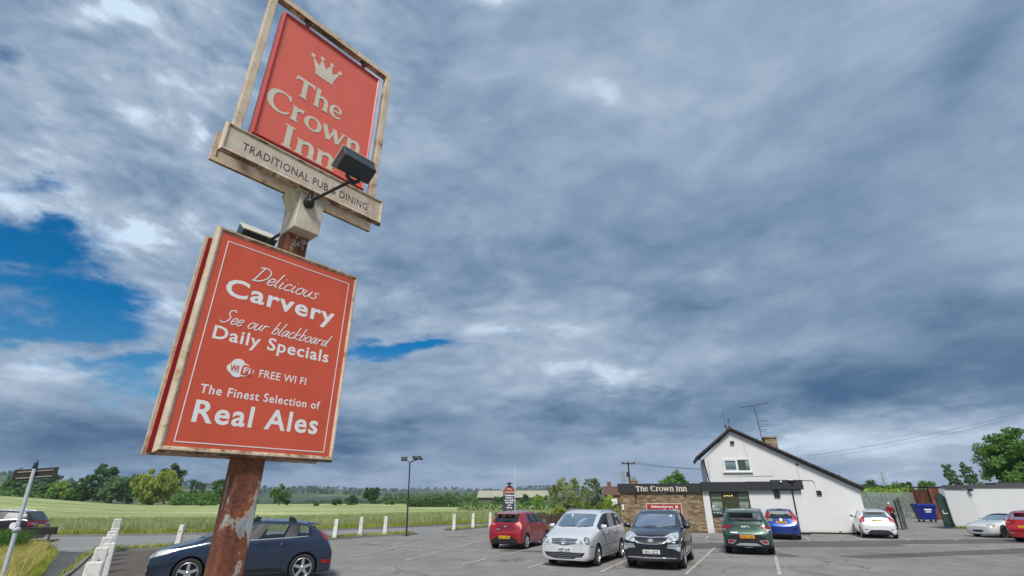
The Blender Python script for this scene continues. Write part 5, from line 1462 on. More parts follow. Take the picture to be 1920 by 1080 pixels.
BE = empty('bench', (-19.9, 22.1, 0), R(18), 'dark wooden bench seen from behind in the roadside weeds', 'bench')
q = MB(); q.box(-1.0, 1.0, -.05, .0, .66, .94, bev=.01); q.build('backrest', plain('tarred_wood', (.018, .014, .013), .6, var=.3), BE)
q = MB(); q.box(-1.0, 1.0, .05, .22, .42, .46, bev=.008); q.box(-1.0, 1.0, .24, .42, .42, .46, bev=.008); q.build('seat', WOODDARK, BE)
for s in (-.78, .78):
    q = MB(); q.prism([(-.30, 0), (-.20, 0), (.03, .90), (-.0, .66), (.02, .42), (.44, .42), (.44, .36), (-.10, .36)][::-1], s - .03, s + .03, 'yz'); q.build('leg', DARKMETAL, BE)

# ------------------------------------------------------------------ menu board, flagpole, low fence, ramp railing
MN = empty('menu_board', (-.24, 46.2, 0), R(0), 'tall dark menu board with a red arched head and white lettering on a post', 'menu board')
q = MB(); q.box(-.09, .09, .03, .17, -.1, 3.0); q.build('post', DARKPAINT, MN)
q = MB(); q.box(-.54, .54, -.03, .03, .86, 2.72, bev=.01); bd = q.build('board', plain('slate_board', (.035, .045, .062), .6, var=.2), MN)
arch = [(-.52, 2.721)] + [(-.40 * math.cos(a), 2.80 + .30 * math.sin(a)) for a in [k * math.pi / 12 for k in range(13)]] + [(.52, 2.721), (.52, 2.63), (-.52, 2.63)]
q = MB(); q.prism(arch[:-2] , -.028, .028); q.box(-.50, .50, -.036, -.0305, 2.46, 2.70); q.build('header', plain('brick_red_header', (.30, .055, .03), .6, var=.2), MN)
q = MB(); q.lathe([(0, 3.06), (.1, 3.06), (.07, 3.2), (.30, 3.26), (.10, 3.34), (.0, 3.40)], 14, 'z', 0, Matrix.Translation((0, .0, 0))); q.build('lamp_hood', DARKPAINT, MN)
HD = plain('cream_paint', (.70, .56, .38), .6)
t = MB(); text_fit(t, 'The', 0, 2.76, .4, .14, -.030, .006); t.build('lettering', HD, MN); t = MB(); text_fit(t, 'Crown Inn', 0, 2.52, .80, .14, -.0365, .006); t.build('lettering', HD, MN)
t = MB()
for k, (s, w, h) in enumerate((('Traditional', .86, .13), ('Carvery', .66, .15), ('served all day', .88, .11), ('Real Ales', .66, .14), ('and', .3, .11), ('dining', .5, .12))):
    text_fit(t, s, 0, 2.26 - k * .195, w, h, -.0305, .008)
t.prism([(-.13, 1.12), (-.08, 1.12), (0, 1.0), (.08, 1.12), (.13, 1.12), (.04, .97), (.06, .90), (-.06, .90), (-.04, .97)][::-1], -.034, -.0305); t.build('lettering', WHITEINK, bd)
FP = MB(); FP.tube([(0, 0, 0), (0, 0, 4.55)], [.045, .03], 10); FP.lathe([(0, 4.63), (.05, 4.59), (0, 4.55)], 10); o = FP.build('flagpole', plain('white_pole', (.60, .64, .68), .45), None, (.26, 46.0, 0)); tag(o, 'thin bare white flagpole beside the menu board', 'flagpole')

FN = empty('picket_fence', (-1.35, 42.9, 0), math.atan2(-3.2, 7.0), 'low dark brown picket fence with scalloped tops behind the red hatchback', 'fence')
L_ = 8.0
q = MB(); n = int(L_ / .12)
for k in range(n):
    x = k * .12; u = (x % 1.6) / 1.6; hgt = .86 + .22 * math.sin(math.pi * u)
    q.prism([(x, .05), (x + .09, .05), (x + .09, hgt - .02), (x + .045, hgt + .02), (x, hgt - .02)], -.012, .012)
q.build('pickets', WOODDARK, FN)
for zz in (.25, .68): q = MB(); q.box(0, L_, .013, .06, zz, zz + .08); q.build('rail', WOODDARK, FN)
for k in range(6): q = MB(); q.box(k * 1.6 - .06, k * 1.6 + .04, .061, .15, -.1, 1.0); q.build('post', WOODDARK, FN)
RL = empty('ramp_railing', (6.2, 40.5, 0), math.atan2(-4.2, 1.3), 'black railing above a low stone ramp wall at the left end of the pub', 'railing')
q = MB(); L_ = 4.2
q.tube([(0, 0, 1.25), (L_ * .7, 0, 1.35), (L_, 0, 1.75)], .035, 8); q.build('rail', DARKPAINT, RL); q = MB(); q.tube([(0, 0, .85), (L_ * .7, 0, .9), (L_, 0, 1.3)], .03, 8)
q.build('rail', DARKPAINT, RL)
for k in range(9): q = MB(); q.tube([(k * L_ / 8, 0, .1), (k * L_ / 8, 0, 1.25 + max(0, k - 5.6) * .21)], .028, 8); q.build('post', DARKPAINT, RL)
q = MB(); q.box(-.2, L_, .05, .35, -.1, .75); q.build('ramp_wall', STONE, RL)
# stone trough left of the dark SUV
PLN = MB(); PLN.prism([(0, 0), (1.3, 0), (1.25, .42), (.05, .42)], -.25, .25); o = PLN.build('stone_trough', STONE, None, (6.55, 36.1, 0), R(-14)); tag(o, 'low weathered stone trough at the left foot of the pub wall', 'trough')

# ------------------------------------------------------------------ barn, house, poles, pylons and wires
BA = empty('barn', (-14.1, 220, tz(0, 220)), R(-1), 'long low grey barn with a pale roof across the field', 'barn')
zb = 0
q = MB(); q.box(0, 29, 0, 16, -2, 2.6); q.build('wall', plain('barn_cladding', (.09, .09, .09), .85, var=.3, scale=.6), BA)
q = MB(); q.prism([(-.8, 2.62), (8, 5.3), (16.8, 2.62), (16.8, 2.8), (8, 5.5), (-.8, 2.8)], -.6, 29.6, 'yz'); q.build('roof', plain('fibre_cement_roof', (.36, .34, .27), .85, var=.2, scale=.5), BA)
q = MB(); q.box(22.4, 26.9, -6, -.01, -2, 2.0); q.build('porch', plain('barn_porch_stone', (.20, .17, .13), .9, var=.3), BA)
q = MB(); q.prism([(21.8, 1.95), (27.5, 1.95), (24.65, 4.0)], -6.6, 1.0); q.build('porch_roof', plain('slate', (.045, .05, .06), .8, var=.2), BA)
HO = empty('house', (16.3, 92, 0), R(-12), 'distant brown-roofed house showing left of the pub', 'house')
q = MB(); q.box(0, 7, 0, 6, -.5, 2.7); q.build('wall', plain('far_brick', (.16, .085, .06), .9, var=.3), HO)
q = MB(); q.prism([(-.3, 2.65), (3, 4.15), (6.3, 2.65)], -.3, 7.3, 'yz'); q.build('roof', plain('brown_tile_roof', (.12, .062, .045), .9, var=.3), HO)
q = MB(); q.box(.5, 1.2, 2.5, 3.2, 3.5, 4.9); q.build('chimney', plain('far_brick', (.16, .085, .06), .9), HO)
for xx in (1.0, 4.6): q = MB(); q.box(xx, xx + 1.1, -.04, -.001, 1.0, 2.1); q.build('window', PVC, HO)
CH = empty('chimney_stack', (17.0, 74.0, 0), 0, 'stone chimney stack with pots rising behind the flat roof of the pub', 'chimney')
q = MB(); q.box(-.1, .95, 0, .7, 0, 4.35); q.box(-.18, 1.03, -.08, .78, 4.35, 4.45); q.build('stack', STONE, CH)
for k in range(3): q = MB(); q.tube([(.1 + k * .3, .35, 4.45), (.1 + k * .3, .35, 4.95)], [.11, .08], 10); q.build('chimney_pot', plain('buff_chimney_pot', (.24, .20, .15), .8), CH)
UP = empty('utility_pole', (17.3, 76, 0), R(12), 'dark wooden utility pole with a crossarm behind the pub', 'utility pole')
q = MB(); q.tube([(0, 0, 0), (0, 0, 7.1)], [.16, .11], 10); q.build('pole', WOODDARK, UP)
q = MB(); q.box(-1.05, 1.05, -.09, .0, 6.75, 6.92); q.build('crossarm', WOODDARK, UP)
for s in (-.98, -.82, .0, .82, .98): q = MB(); q.lathe([(0, 6.92), (.05, 6.94), (.06, 7.05), (0, 7.1)], 8, 'z', 0, Matrix.Translation((s, -.045, 0))); q.build('insulator', DARKMETAL, UP)
q = MB(); q.box(-.2, .2, .1, .5, 5.0, 5.7, bev=.05); q.build('transformer', DARKMETAL, UP)

def pylon(x, y, zg, h, label):
    root = empty('pylon', (x, y, zg), R(20), label, 'pylon')
    q = MB(); lv = [(0, 3.2), (.28, 2.1), (.52, 1.2), (.68, .8), (.84, .6), (1.0, .05)]
    P = [[Vector((sx * w, sy * w, t * h)) for sx, sy in ((-1, -1), (1, -1), (1, 1), (-1, 1))] for t, w in lv]
    r = h * .004
    for i in range(len(P) - 1):
        for k in range(4):
            q.tube([P[i][k], P[i + 1][k]], r * 1.4, 4, cap=False); q.tube([P[i][k], P[i + 1][(k + 1) % 4]], r, 4, cap=False); q.tube([P[i][(k + 1) % 4], P[i + 1][k]], r, 4, cap=False)
            q.tube([P[i][k], P[i][(k + 1) % 4]], r, 4, cap=False)
    q.build('lattice', GALV, root)
    for t, w in ((.68, 4.2), (.80, 5.2), (.92, 3.8)):
        a = MB()
        for s in (-1, 1):
            a.tube([(0, 0, t * h), (s * w, 0, t * h - .0)], r * 1.4, 4); a.tube([(0, 0, t * h + .06 * h), (s * w, 0, t * h)], r, 4); a.tube([(s * w, 0, t * h), (s * w, 0, t * h - 1.4)], r, 4)
        a.build('crossarm', GALV, root)
pylon(86.6, 400, tz(86.6, 400), 23.3 - tz(86.6, 400), 'faint lattice pylon left of the utility pole')
pylon(287.5, 400, tz(287.5, 400), 21.6 - tz(287.5, 400), 'faint lattice pylon above the trees right of the pub')
def cable(name, label, a, b, sag, r, group=None):
    a, b = Vector(a), Vector(b); pts = [a.lerp(b, k / 24) - Vector((0, 0, sag * 4 * (k / 24) * (1 - k / 24))) for k in range(25)]
    q = MB(); q.tube([p - a for p in pts], r, 5); o = q.build(name, DARKMETAL, None, a); return tag(o, label, 'cable', group)
pm = Matrix.Translation((7.35, 36.6, 0)) @ Matrix.Rotation(R(-17), 4, 'Z')
h1 = pm @ Vector((12.9, 1.95, 4.7)); h2 = pm @ Vector((12.9, 1.95, 4.5))
cable('overhead_cable', 'overhead cable running up from the pub roof to the right, upper of two', h1, (41.5, 36.0, 8.8), .30, .008)
cable('overhead_cable', 'overhead cable running up from the pub roof to the right, lower of two', h2, (41.5, 36.4, 8.72), .42, .006)
for k, s in enumerate((-.98, 0, .98)):
    cable('overhead_wire', 'thin wire running right from the crossarm of the utility pole, behind the pub gable', (17.3 + s * .97, 76, 7.1), (48 + s, 92, 7.6), .9, .016, 'wires from the utility pole')

# ------------------------------------------------------------------ garden trees and trees on the right
tree('tree', 'loose-leaved garden tree left of the pub, the wider of two', (4.7, 44.0, 0), 3.70, 2.05, m_leaf('mixed_garden_leaves', (.11, .16, .03), (.26, .31, .09), (.46, .46, .24)), 90, nleaf=3600, nclump=70, h0=.30, leaf=.055, cl=.18, limbs=12, shape='wide', tr=.06)
tree('tree', 'narrow speckled garden tree next to the stone wall of the pub', (7.0, 46.0, 0), 3.95, 1.15, m_leaf('silvery_garden_leaves', (.08, .12, .045), (.20, .24, .12), (.42, .43, .30)), 91, nleaf=2600, nclump=60, h0=.25, leaf=.055, cl=.2, limbs=10, tr=.05)
for i, (x, y, zt, rx, lm, lab) in enumerate([(3.75, 42.6, 1.45, 1.05, LEAF_YEL, 'yellow-green shrub behind the picket fence'), (6.6, 43.4, 1.55, .8, LEAF_YEL, 'yellowish shrub at the foot of the narrow garden tree'), (8.7, 47.5, 2.35, .95, LEAF_LIME, 'tall bright green shrub against the left end of the pub'), (7.6, 43.2, 1.45, .8, LEAF_YEL, 'low yellow-green shrub beside the ramp railing')]):
    tree('shrub', lab, (x, y, 0), zt, rx, lm, 95 + i, nleaf=1500, nclump=30, shape='bush', h0=0, trunk=False, cat='shrub', leaf=.06, cl=.34)
tree('tree', 'leafy tree top showing above the flat roof of the stone extension', (22.1, 70, 0), 5.45, 2.3, LEAF_BRIGHT, 101, nleaf=3200, nclump=46, h0=.3, leaf=.12)
RT = [(110.9, 160, 7.4, 4.4, LEAF_DARK, 'dark rounded tree behind the palisade fence, nearest the pub gable'), (122.0, 165, 7.2, 4.5, LEAF_MID, 'mid-green tree, second from the pub gable behind the fence'), (129.9, 172, 7.5, 3.3, LEAF_DARK, 'small dark tree between the two larger ones behind the fence'), (120.4, 150, 7.9, 2.7, LEAF_MID, 'upright tree standing highest behind the rusty shed'), (134, 168, 6.4, 3.4, LEAF_DARK, 'low dark tree left of the leaning poplars'), (103.5, 158, 6.9, 3.4, LEAF_MID, 'mid-green tree half hidden by the pub gable')]
for i, (x, y, zt, rx, lm, lab) in enumerate(RT): tree('tree', lab, (x, y, 0), zt, rx, lm, 110 + i, nleaf=2600, nclump=34, h0=.02, leaf=.24, group='trees behind the yard')
hedge('hedge', 'bright green hedge top showing over the palisade fence', [(56.5, 84), (70, 88)], 3, 3.3, LEAF_LIME, 120, 2600, .16, 0)
hedge('hedge', 'dark hedge behind the yard fence', [(40, 62), (60, 66)], 2, 2.2, LEAF_DARK, 121, 2600, .14, 0)
tree('poplar_tree', 'leaning wind-bent poplar, left one of two above the outbuilding', (103.4, 120, 0), 10.7, 1.7, LEAF_GREY, 130, nleaf=4200, nclump=90, shape='column', h0=.12, leaf=.15, cl=.13, lean=-.16)
tree('poplar_tree', 'leaning wind-bent poplar, right one beside the big round tree', (106.0, 118, 0), 11.0, 1.7, LEAF_GREY, 131, nleaf=4200, nclump=90, shape='column', h0=.12, leaf=.15, cl=.13, lean=-.18)
tree('tree', 'big dense round-headed tree rising over the outbuilding at the right edge', (61.3, 62, 0), 10.1, 3.7, LEAF_BRIGHT, 132, nleaf=26000, nclump=190, h0=.12, leaf=.115, cl=.19)
tree('tree', 'shorter dense tree at the right frame edge in front of the round-headed tree', (62.5, 60, 0), 8.4, 2.7, LEAF_BRIGHT, 133, nleaf=9000, nclump=100, h0=.1, leaf=.11, cl=.2)
# weeds at the foot of walls
w1 = scatter(rg, [(19.6, 34.4), (23.6, 33.7), (23.7, 34.2), (19.7, 34.9)], 900, .2); w2 = scatter(rg, [(7.0, 35.9), (8.0, 35.7), (8.0, 36.3), (7.0, 36.4)], 700, .2); w3 = scatter(rg, [(32.9, 39.7), (34.1, 38.8), (33.9, 38.6), (32.7, 39.6)], 260, .2)
ww = np.concatenate([w1, w2, w3]); grass("wall_weeds", [blades(rg, put(ww), rg.uniform(.06, .32, len(ww)), .018, .8)], GRASS_LIME)

# ------------------------------------------------------------------ cars
def eval_mesh(o):
    bpy.context.view_layer.update()
    return bpy.data.meshes.new_from_object(o.evaluated_get(bpy.context.evaluated_depsgraph_get()))

SHUT = plain('panel_gap', (.006, .006, .007), .7, var=.05)
WELL = plain('wheel_arch_dark', (.008, .008, .009), .95, var=.1)

class Car:
    """x along the car (front at +L/2), y to its left, z up.  Shape comes from rows (round the section) and columns (along the car)."""
    def __init__(s, name, label, loc, heading, p, paint, group='cars parked in the pub car park'):
        s.p = p; s.L, s.W, s.H = p['L'], p['W'], p['H']; s.paint = paint
        s.root = empty(name, (loc[0], loc[1], loc[2] if len(loc) > 2 else 0), heading, label, 'car', group)
        s.body()
        s.wheels()
        s.inside()
    def X(s, xf): return s.L / 2 - xf
    def body(s):
        p, L, H = s.p, s.L, s.H; w = s.W / 2
        gc = p.get('gc', .17); b0, b1 = p['belt']; hz0, hz1 = p['hood']; cx = p['cowl']; wx = p['wst']; rr, rz = p['rroof']; gx, gz = p['rglass']
        wt = w * p.get('tumble', .76)
        pil = p['pillars']                                  # list of (x at belt, x at roof) for B front/back, C front/back
        cols = []
        def hoodcol(x, zs, zb, zt, k, kz=1.0):
            ww = w * k
            cols.append([(x, 0, zs), (x, ww * .80, zs), (x, ww * .95, zs + .07), (x, ww, zs + (zb - zs) * .5), (x, ww * .975, zb - .09), (x, ww * .93, zb - .01), (x, ww * .84, zb + (zt - zb) * .55), (x, ww * .72, zt - .008), (x, ww * .40, zt + .010), (x, 0, zt + .014)])
        nose_top = p.get('nose', .58) + .05
        hoodcol(0.0, gc + .04, nose_top - .02, nose_top + .0, p.get('nosew', .66) + .08)
        hoodcol(.05, gc + .01, nose_top + .05, nose_top + .06, p.get('nosew', .66) + .19)
        hoodcol(.20, gc, hz0 - .035, hz0 + .012, .965)
        hoodcol(.55, gc, hz0 + (hz1 - hz0) * .30, hz0 + (hz1 - hz0) * .52, .99)
        hoodcol((cx + .55) / 2 + .05, gc, hz0 + (b0 - hz0) * .72, hz0 + (hz1 - hz0) * .84, 1.0)
        def roofz(x):
            t = (x - wx) / (rr - wx); pk = p.get('peak', .35)
            z0 = H - p.get('wsdrop', .05)
            if t < pk: return z0 + (H - z0) * math.sin(math.pi / 2 * t / pk)
            return H - (H - rz) * ((t - pk) / (1 - pk)) ** 1.8
        def belt(x): return b0 + (b1 - b0) * max(0, min(1, (x - cx) / (gx - cx)))
        # cowl
        cols.append([(cx, 0, gc), (cx, w * .80, gc), (cx, w * .95, gc + .07), (cx, w, gc + (b0 - gc) * .5), (cx, w * .985, b0 - .09), (cx + .10, w * .945, b0), (cx + .06, w * .87, b0 + .035), (cx - .02, w * .80, hz1 + .008), (cx - .10, w * .45, hz1 + .012), (cx - .13, 0, hz1 + .014)])
        def cab(xl, xb, xt, k=1.0, kt=1.0, dz=0):
            z = roofz(xt) + dz; b = belt(xb); wb = w * .945 * k
            cols.append([(xl, 0, gc), (xl, w * .80 * k, gc), (xl, w * .955 * k, gc + .07), (xl, w * k, gc + (b - gc) * .5), (xl, w * .985 * k, b - .09), (xb, wb, b), (xt + .02, wt * kt, z - .085), (xt, wt * .90 * kt, z - .025), (xt - .03, wt * .5 * kt, z - .002), (xt - .05, 0, z + .004)])
        wb_x = p.get('qx', cx + (wx - cx) * .62)
        cab(wb_x, wb_x, wx)
        for (xb, xt) in pil: cab(xb, xb, xt)
        qb, qt = p['quarter']
        cab(qb, qb, rr, .985, .955)
        # bottom of the rear glass, tail, tail face
        tb = belt(gx)
        cols.append([(gx + .02, 0, gc + .02), (gx + .02, w * .78, gc + .02), (gx + .02, w * .93, gc + .09), (gx + .03, w * .975, gc + (tb - gc) * .5), (gx + .02, w * .96, tb - .10), (gx - .04, w * .90, tb), (gx - .03, w * .83, gz - .01), (gx - .005, w * .74, gz), (gx + .02, w * .42, gz + .006), (gx + .025, 0, gz + .008)])
        bz = p.get('bump', .60)
        cols.append([(L - .06, 0, gc + .04), (L - .06, w * .72, gc + .04), (L - .07, w * .86, gc + .10), (L - .07, w * .90, gc + (bz - gc) * .55), (L - .07, w * .87, bz + .05), (L - .075, w * .80, bz + .10), (L - .075, w * .72, bz + .13), (L - .07, w * .62, bz + .14), (L - .065, w * .36, bz + .145), (L - .065, 0, bz + .145)])
        cols.append([(L, 0, gc + .08), (L, w * .58, gc + .08), (L, w * .68, gc + .13), (L, w * .70, gc + (bz - gc) * .6), (L, w * .68, bz - .02), (L, w * .62, bz + .01), (L, w * .55, bz + .02), (L, w * .46, bz + .025), (L, w * .26, bz + .028), (L, 0, bz + .028)])
        nc, nr = len(cols), 10
        vs, idx = [], {}
        for i, c in enumerate(cols):
            for j, (x, y, z) in enumerate(c):
                idx[(i, j, 1)] = len(vs); vs.append((s.X(x), y, z))
                if j in (0, 9): idx[(i, j, -1)] = idx[(i, j, 1)]
                else: idx[(i, j, -1)] = len(vs); vs.append((s.X(x), -y, z))
        PAINT, GL, BLK, TOP = 0, 1, 2, 3
        ws0 = 5                                              # cowl column index
        npil = len(pil); cq = ws0 + 2 + npil; cg = cq + 1     # quarter column, glass-bottom column
        glass_cells = set()
        side_gl = set(p.get('side_glass', range(ws0, cq)))
        fs, mi = [], []
        for i in range(nc - 1):
            for j in range(nr - 1):
                for sd in (1, -1):
                    q = [idx[(i, j, sd)], idx[(i + 1, j, sd)], idx[(i + 1, j + 1, sd)], idx[(i, j + 1, sd)]]
                    if sd < 0: q = q[::-1]
                    m = PAINT
                    if j in (7, 8) and i == ws0: m = GL                  # windscreen
                    elif j in (7, 8) and i == cg - 1: m = GL             # rear window
                    elif j == 5 and i in side_gl: m = GL
                    elif j == 5 and i in p.get('black_cells', ()): m = BLK
                    elif j in (0,) : m = BLK
                    elif j == 1 and p.get('clad'): m = BLK
                    elif p.get('soft') and j >= 5 and ws0 + 1 <= i < cg: m = TOP
                    if p.get('soft') and j == 5 and i in side_gl: m = GL
                    if p.get('roofblack') and j >= 7 and ws0 < i < cq: m = BLK
                    fs.append(q); mi.append(m)
        for i in (0, nc - 1):                                  # end caps across the car
            for j in range(nr - 1):
                a, b, c, d = idx[(i, j, 1)], idx[(i, j + 1, 1)], idx[(i, j + 1, -1)], idx[(i, j, -1)]
                q = []
                for v in ((a, b, c, d) if i == 0 else (d, c, b, a)):
                    if v not in q: q.append(v)
                if len(q) > 2: fs.append(q); mi.append(PAINT)
        me = bpy.data.meshes.new('car_body'); me.from_pydata(vs, [], fs); me.polygons.foreach_set('material_index', mi)
        bm = bmesh.new(); bm.from_mesh(me)
        bmesh.ops.recalc_face_normals(bm, faces=bm.faces[:])
        cl = bm.edges.layers.float.get('crease_edge') or bm.edges.layers.float.new('crease_edge')
        bm.verts.ensure_lookup_table()
        inv = {}
        for k, v in idx.items(): inv.setdefault(v, k)
        for e in bm.edges:
            ka, kb = inv[e.verts[0].index], inv[e.verts[1].index]
            if ka[1] == kb[1] and ka[1] in (5,) and ws0 <= min(ka[0], kb[0]) < cg: e[cl] = .55
            if ka[1] == kb[1] and ka[1] == 6 and ws0 <= min(ka[0], kb[0]) < cg: e[cl] = .35
            if ka[1] == kb[1] and ka[1] == 4: e[cl] = .25
            if ka[1] == kb[1] and ka[1] in (1, 2): e[cl] = .4
            if ka[0] == kb[0] and ka[0] in (ws0, cg) and min(ka[1], kb[1]) >= 7: e[cl] = .6
            if ka[0] == kb[0] and ka[0] == cq and min(ka[1], kb[1]) >= 6: e[cl] = .6
            if ka[0] == kb[0] and ka[0] == 2 and min(ka[1], kb[1]) >= 5: e[cl] = .3
        bm.to_mesh(me); bm.free()
        mats = [s.paint, SHUT, BLACK, p.get('topmat', BLACK), WELL]
        for m in mats: me.materials.append(m)
        o = bpy.data.objects.new('car_body', me); COL.objects.link(o)
        sub = o.modifiers.new('s', 'SUBSURF'); sub.levels = 2
        # wheel arches
        s.axles = [p['ax'][0], p['ax'][1]]; r = p['wr']
        cut = MB()
        for a in s.axles:
            for sd in (1, -1):
                y0, y1 = (w - .30, w + .3) if sd > 0 else (-w - .3, -w + .30)
                n = 28; ra = r + .045
                ring = [(s.X(a) + ra * math.cos(2 * math.pi * k / n), r + .01 + ra * math.sin(2 * math.pi * k / n)) for k in range(n)]
                cut.prism(ring, y0, y1, 'xz')
        cme = cut.mesh('cut'); cme.materials.append(WELL)
        co = bpy.data.objects.new('cut', cme); COL.objects.link(co)
        bo = o.modifiers.new('b', 'BOOLEAN'); bo.operation = 'DIFFERENCE'; bo.object = co; bo.solver = 'EXACT'; bo.material_mode = 'TRANSFER'
        em = eval_mesh(o)
        bpy.data.objects.remove(o); bpy.data.objects.remove(co); bpy.data.meshes.remove(me); bpy.data.meshes.remove(cme)
        for pg in em.polygons: pg.use_smooth = True
        bm = bmesh.new(); bm.from_mesh(em); s.bvh = BVHTree.FromBMesh(bm)
        # split the glass off, one window each
        gl = [f for f in bm.faces if f.material_index == GL]; gset = set(gl); seen = set(); comps = []
        for f in gl:
            if f in seen: continue
            st, comp = [f], []; seen.add(f)
            while st:
                g = st.pop(); comp.append(g)
                for e in g.edges:
                    for h in e.link_faces:
                        if h in gset and h not in seen: seen.add(h); st.append(h)
            comps.append(comp)
        wins = []
        for comp in comps:
            vi = {}; V, F = [], []
            for f in comp:
                q = []
                for v in f.verts:
                    if v not in vi: vi[v] = len(V); V.append(tuple(v.co))
                    q.append(vi[v])
                F.append(q)
            wins.append((V, F))
        bmesh.ops.delete(bm, geom=gl, context='FACES')
        bm.to_mesh(em); bm.free()
        keep = [pg.material_index for pg in em.polygons]
        em.materials.clear()
        for m in mats: em.materials.append(m)
        em.polygons.foreach_set('material_index', [min(k, 4) for k in keep])
        # crisp edges where the arches were cut
        em.set_sharp_from_angle(angle=R(38))
        s.bo = link_mesh('body', em, mats, s.root)
        for V, F in wins:
            xs = [v[0] for v in V]; ys = [abs(sum(v[1] for v in V) / len(V))]
            g = MB(); g.add(V, F, 0, True); cxm = sum(xs) / len(xs)
            nm = 'side_window' if ys[0] > .2 else ('windscreen' if cxm > 0 else 'rear_window')
            gm = p.get('glass', {}).get(nm, GLASS_D)
            g.build(nm, gm, s.root, fix=False)
        # dull inner skin so the cabin is not body-coloured inside
    def wheels(s):
        r, w = s.p['wr'], s.W / 2; rr = r * s.p.get('rimk', .70); tw = s.p.get('tw', .205)
        key = (r, rr, tw, s.p.get('spokes', 5))
        for a in s.axles:
            for sd in (1, -1):
                M = Matrix.Diagonal((1, sd, 1, 1))
                t = MB(); t.lathe([(rr, -tw / 2), (r * .93, -tw / 2), (r * .985, -tw * .40), (r, -tw * .28), (r, tw * .28), (r * .985, tw * .40), (r * .93, tw / 2), (rr * 1.01, tw / 2 - .004), (rr * .98, tw * .30)], 36, 'y', 0, M)
                o = t.build('wheel', RUBBER, s.root, (s.X(a), sd * (w - tw / 2 - .025), r))
                if a == s.axles[0] and s.p.get('steer'): o.rotation_euler = (0, 0, s.p['steer'])
                q = MB()
                q.lathe([(rr * 1.0, tw / 2 - .006), (rr * .95, tw / 2 + .002), (rr * .91, tw / 2 - .012), (rr * .90, -tw * .2), (rr * .3, -tw * .2)], 36, 'y', 0, M)
                n = s.p.get('spokes', 5)
                for k in range(n):
                    an = 2 * math.pi * k / n + .3
                    c, d = math.cos(an), math.sin(an)
                    if s.p.get('twin'):
                        offs = (-.10, .10)
                    else: offs = (0,)
                    for of in offs:
                        wd0, wd1 = (rr * .10, rr * .085) if s.p.get('twin') else (rr * .17, rr * .13)
                        P = []
                        for t_, wd in ((.10, wd0), (.93, wd1)):
                            cx_, cz_ = rr * t_ * c - d * rr * of * (t_ + .4), rr * t_ * d + c * rr * of * (t_ + .4)
                            P.append((cx_ - d * wd, cz_ + c * wd)); P.append((cx_ + d * wd, cz_ - c * wd))
                        y1 = tw / 2 - .012; y0 = y1 - .03
                        vs = [(P[0][0], y1, P[0][1]), (P[1][0], y1, P[1][1]), (P[3][0], y1 + .004, P[3][1]), (P[2][0], y1 + .004, P[2][1])]
                        vs += [(a_, y0, c_) for a_, b_, c_ in vs]
                        q.add(vs, [(0, 1, 2, 3), (0, 4, 5, 1), (1, 5, 6, 2), (2, 6, 7, 3), (3, 7, 4, 0)], 0, False, M)
                q.lathe([(rr * .20, tw / 2 - .02), (rr * .18, tw / 2 - .004), (0, tw / 2 - .002)], 16, 'y', 0, M)
                rim = q.build('rim', s.p.get('rimmat', ALLOY), o)
                b = MB(); b.lathe([(rr * .9, -tw * .1), (0, -tw * .1)], 24, 'y', 0, M); b.build('brake_disc', DARKMETAL, o)
    def inside(s):
        p = s.p; w = s.W / 2; b = p['belt'][0]; cx = p['cowl']
        q = MB(); fl = .36
        q.box(s.X(s.L - .5), s.X(cx + .1), -w * .78, w * .78, fl, fl + .04)
        q.prism([(s.X(cx + .42), b - .28), (s.X(cx + .40), b - .02), (s.X(cx + .10), b + .01), (s.X(cx + .10), b - .28)], -w * .82, w * .82, 'xz')
        q.build('dashboard', SEATCLOTH, s.root)
        def seat(xf, y, wd):
            q = MB(); z = fl + .05
            q.box(s.X(xf + .25), s.X(xf - .25), y - wd, y + wd, z, z + .18, bev=.05)
            M = Matrix.Translation((s.X(xf + .25), y, z + .12)) @ Matrix.Rotation(R(-14), 4, 'Y')
            q.box(-.09, .05, -wd, wd, 0, .54, 0, M, .05)
            hb = .13 if wd < .3 else wd * .85
            q.box(-.07, .03, -hb, hb, .57, .72, 0, M, .04); q.box(-.035, -.015, -.06, .06, .5, .6, 0, M)
            q.build('seat', SEATCLOTH, s.root)
        xs = p.get('seatx', cx + 1.05)
        for y in (-.36, .36): seat(xs, y, .24)
        if not p.get('soft'): seat(xs + .85, 0, w * .66)
        q = MB()
        M = Matrix.Translation((s.X(cx + .50), -.36, b + .0)) @ Matrix.Rotation(R(65), 4, 'Y')
        q.tube([M @ Vector((.18 * math.cos(k * math.pi / 10), .18 * math.sin(k * math.pi / 10), 0)) for k in range(21)], .015, 6)
        q.build('steering_wheel', BLACK, s.root)
    # ---- fitted details: 2D outlines laid onto the body surface
    def decal(s, name, poly, mats, view='front', ang=0.0, off=.004, mirror=True, parent=None, res=.05, thick=.0, label=None):
        """poly in (a, z); view front/rear/side/top; ang turns the view toward the car's left side"""
        if view == 'front': d = Vector((-math.cos(ang), -math.sin(ang), 0)); r = Vector((-math.sin(ang), math.cos(ang), 0)); o0 = Vector((s.L / 2, s.W / 2, 0)) if ang else Vector((0, 0, 0))
        elif view == 'rear': d = Vector((math.cos(ang), -math.sin(ang), 0)); r = Vector((math.sin(ang), math.cos(ang), 0)); o0 = Vector((-s.L / 2, s.W / 2, 0)) if ang else Vector((0, 0, 0))
        elif view == 'side': d = Vector((0, -1, 0)); r = Vector((-1, 0, 0)); o0 = Vector((s.L / 2, 0, 0))
        bm = bmesh.new(); up = Vector((0, 0, 1))
        base = r * r.dot(o0)
        vs = [bm.verts.new(base + r * a + up * z - d * 4) for a, z in poly]
        f = bm.faces.new(vs); bmesh.ops.triangulate(bm, faces=[f])
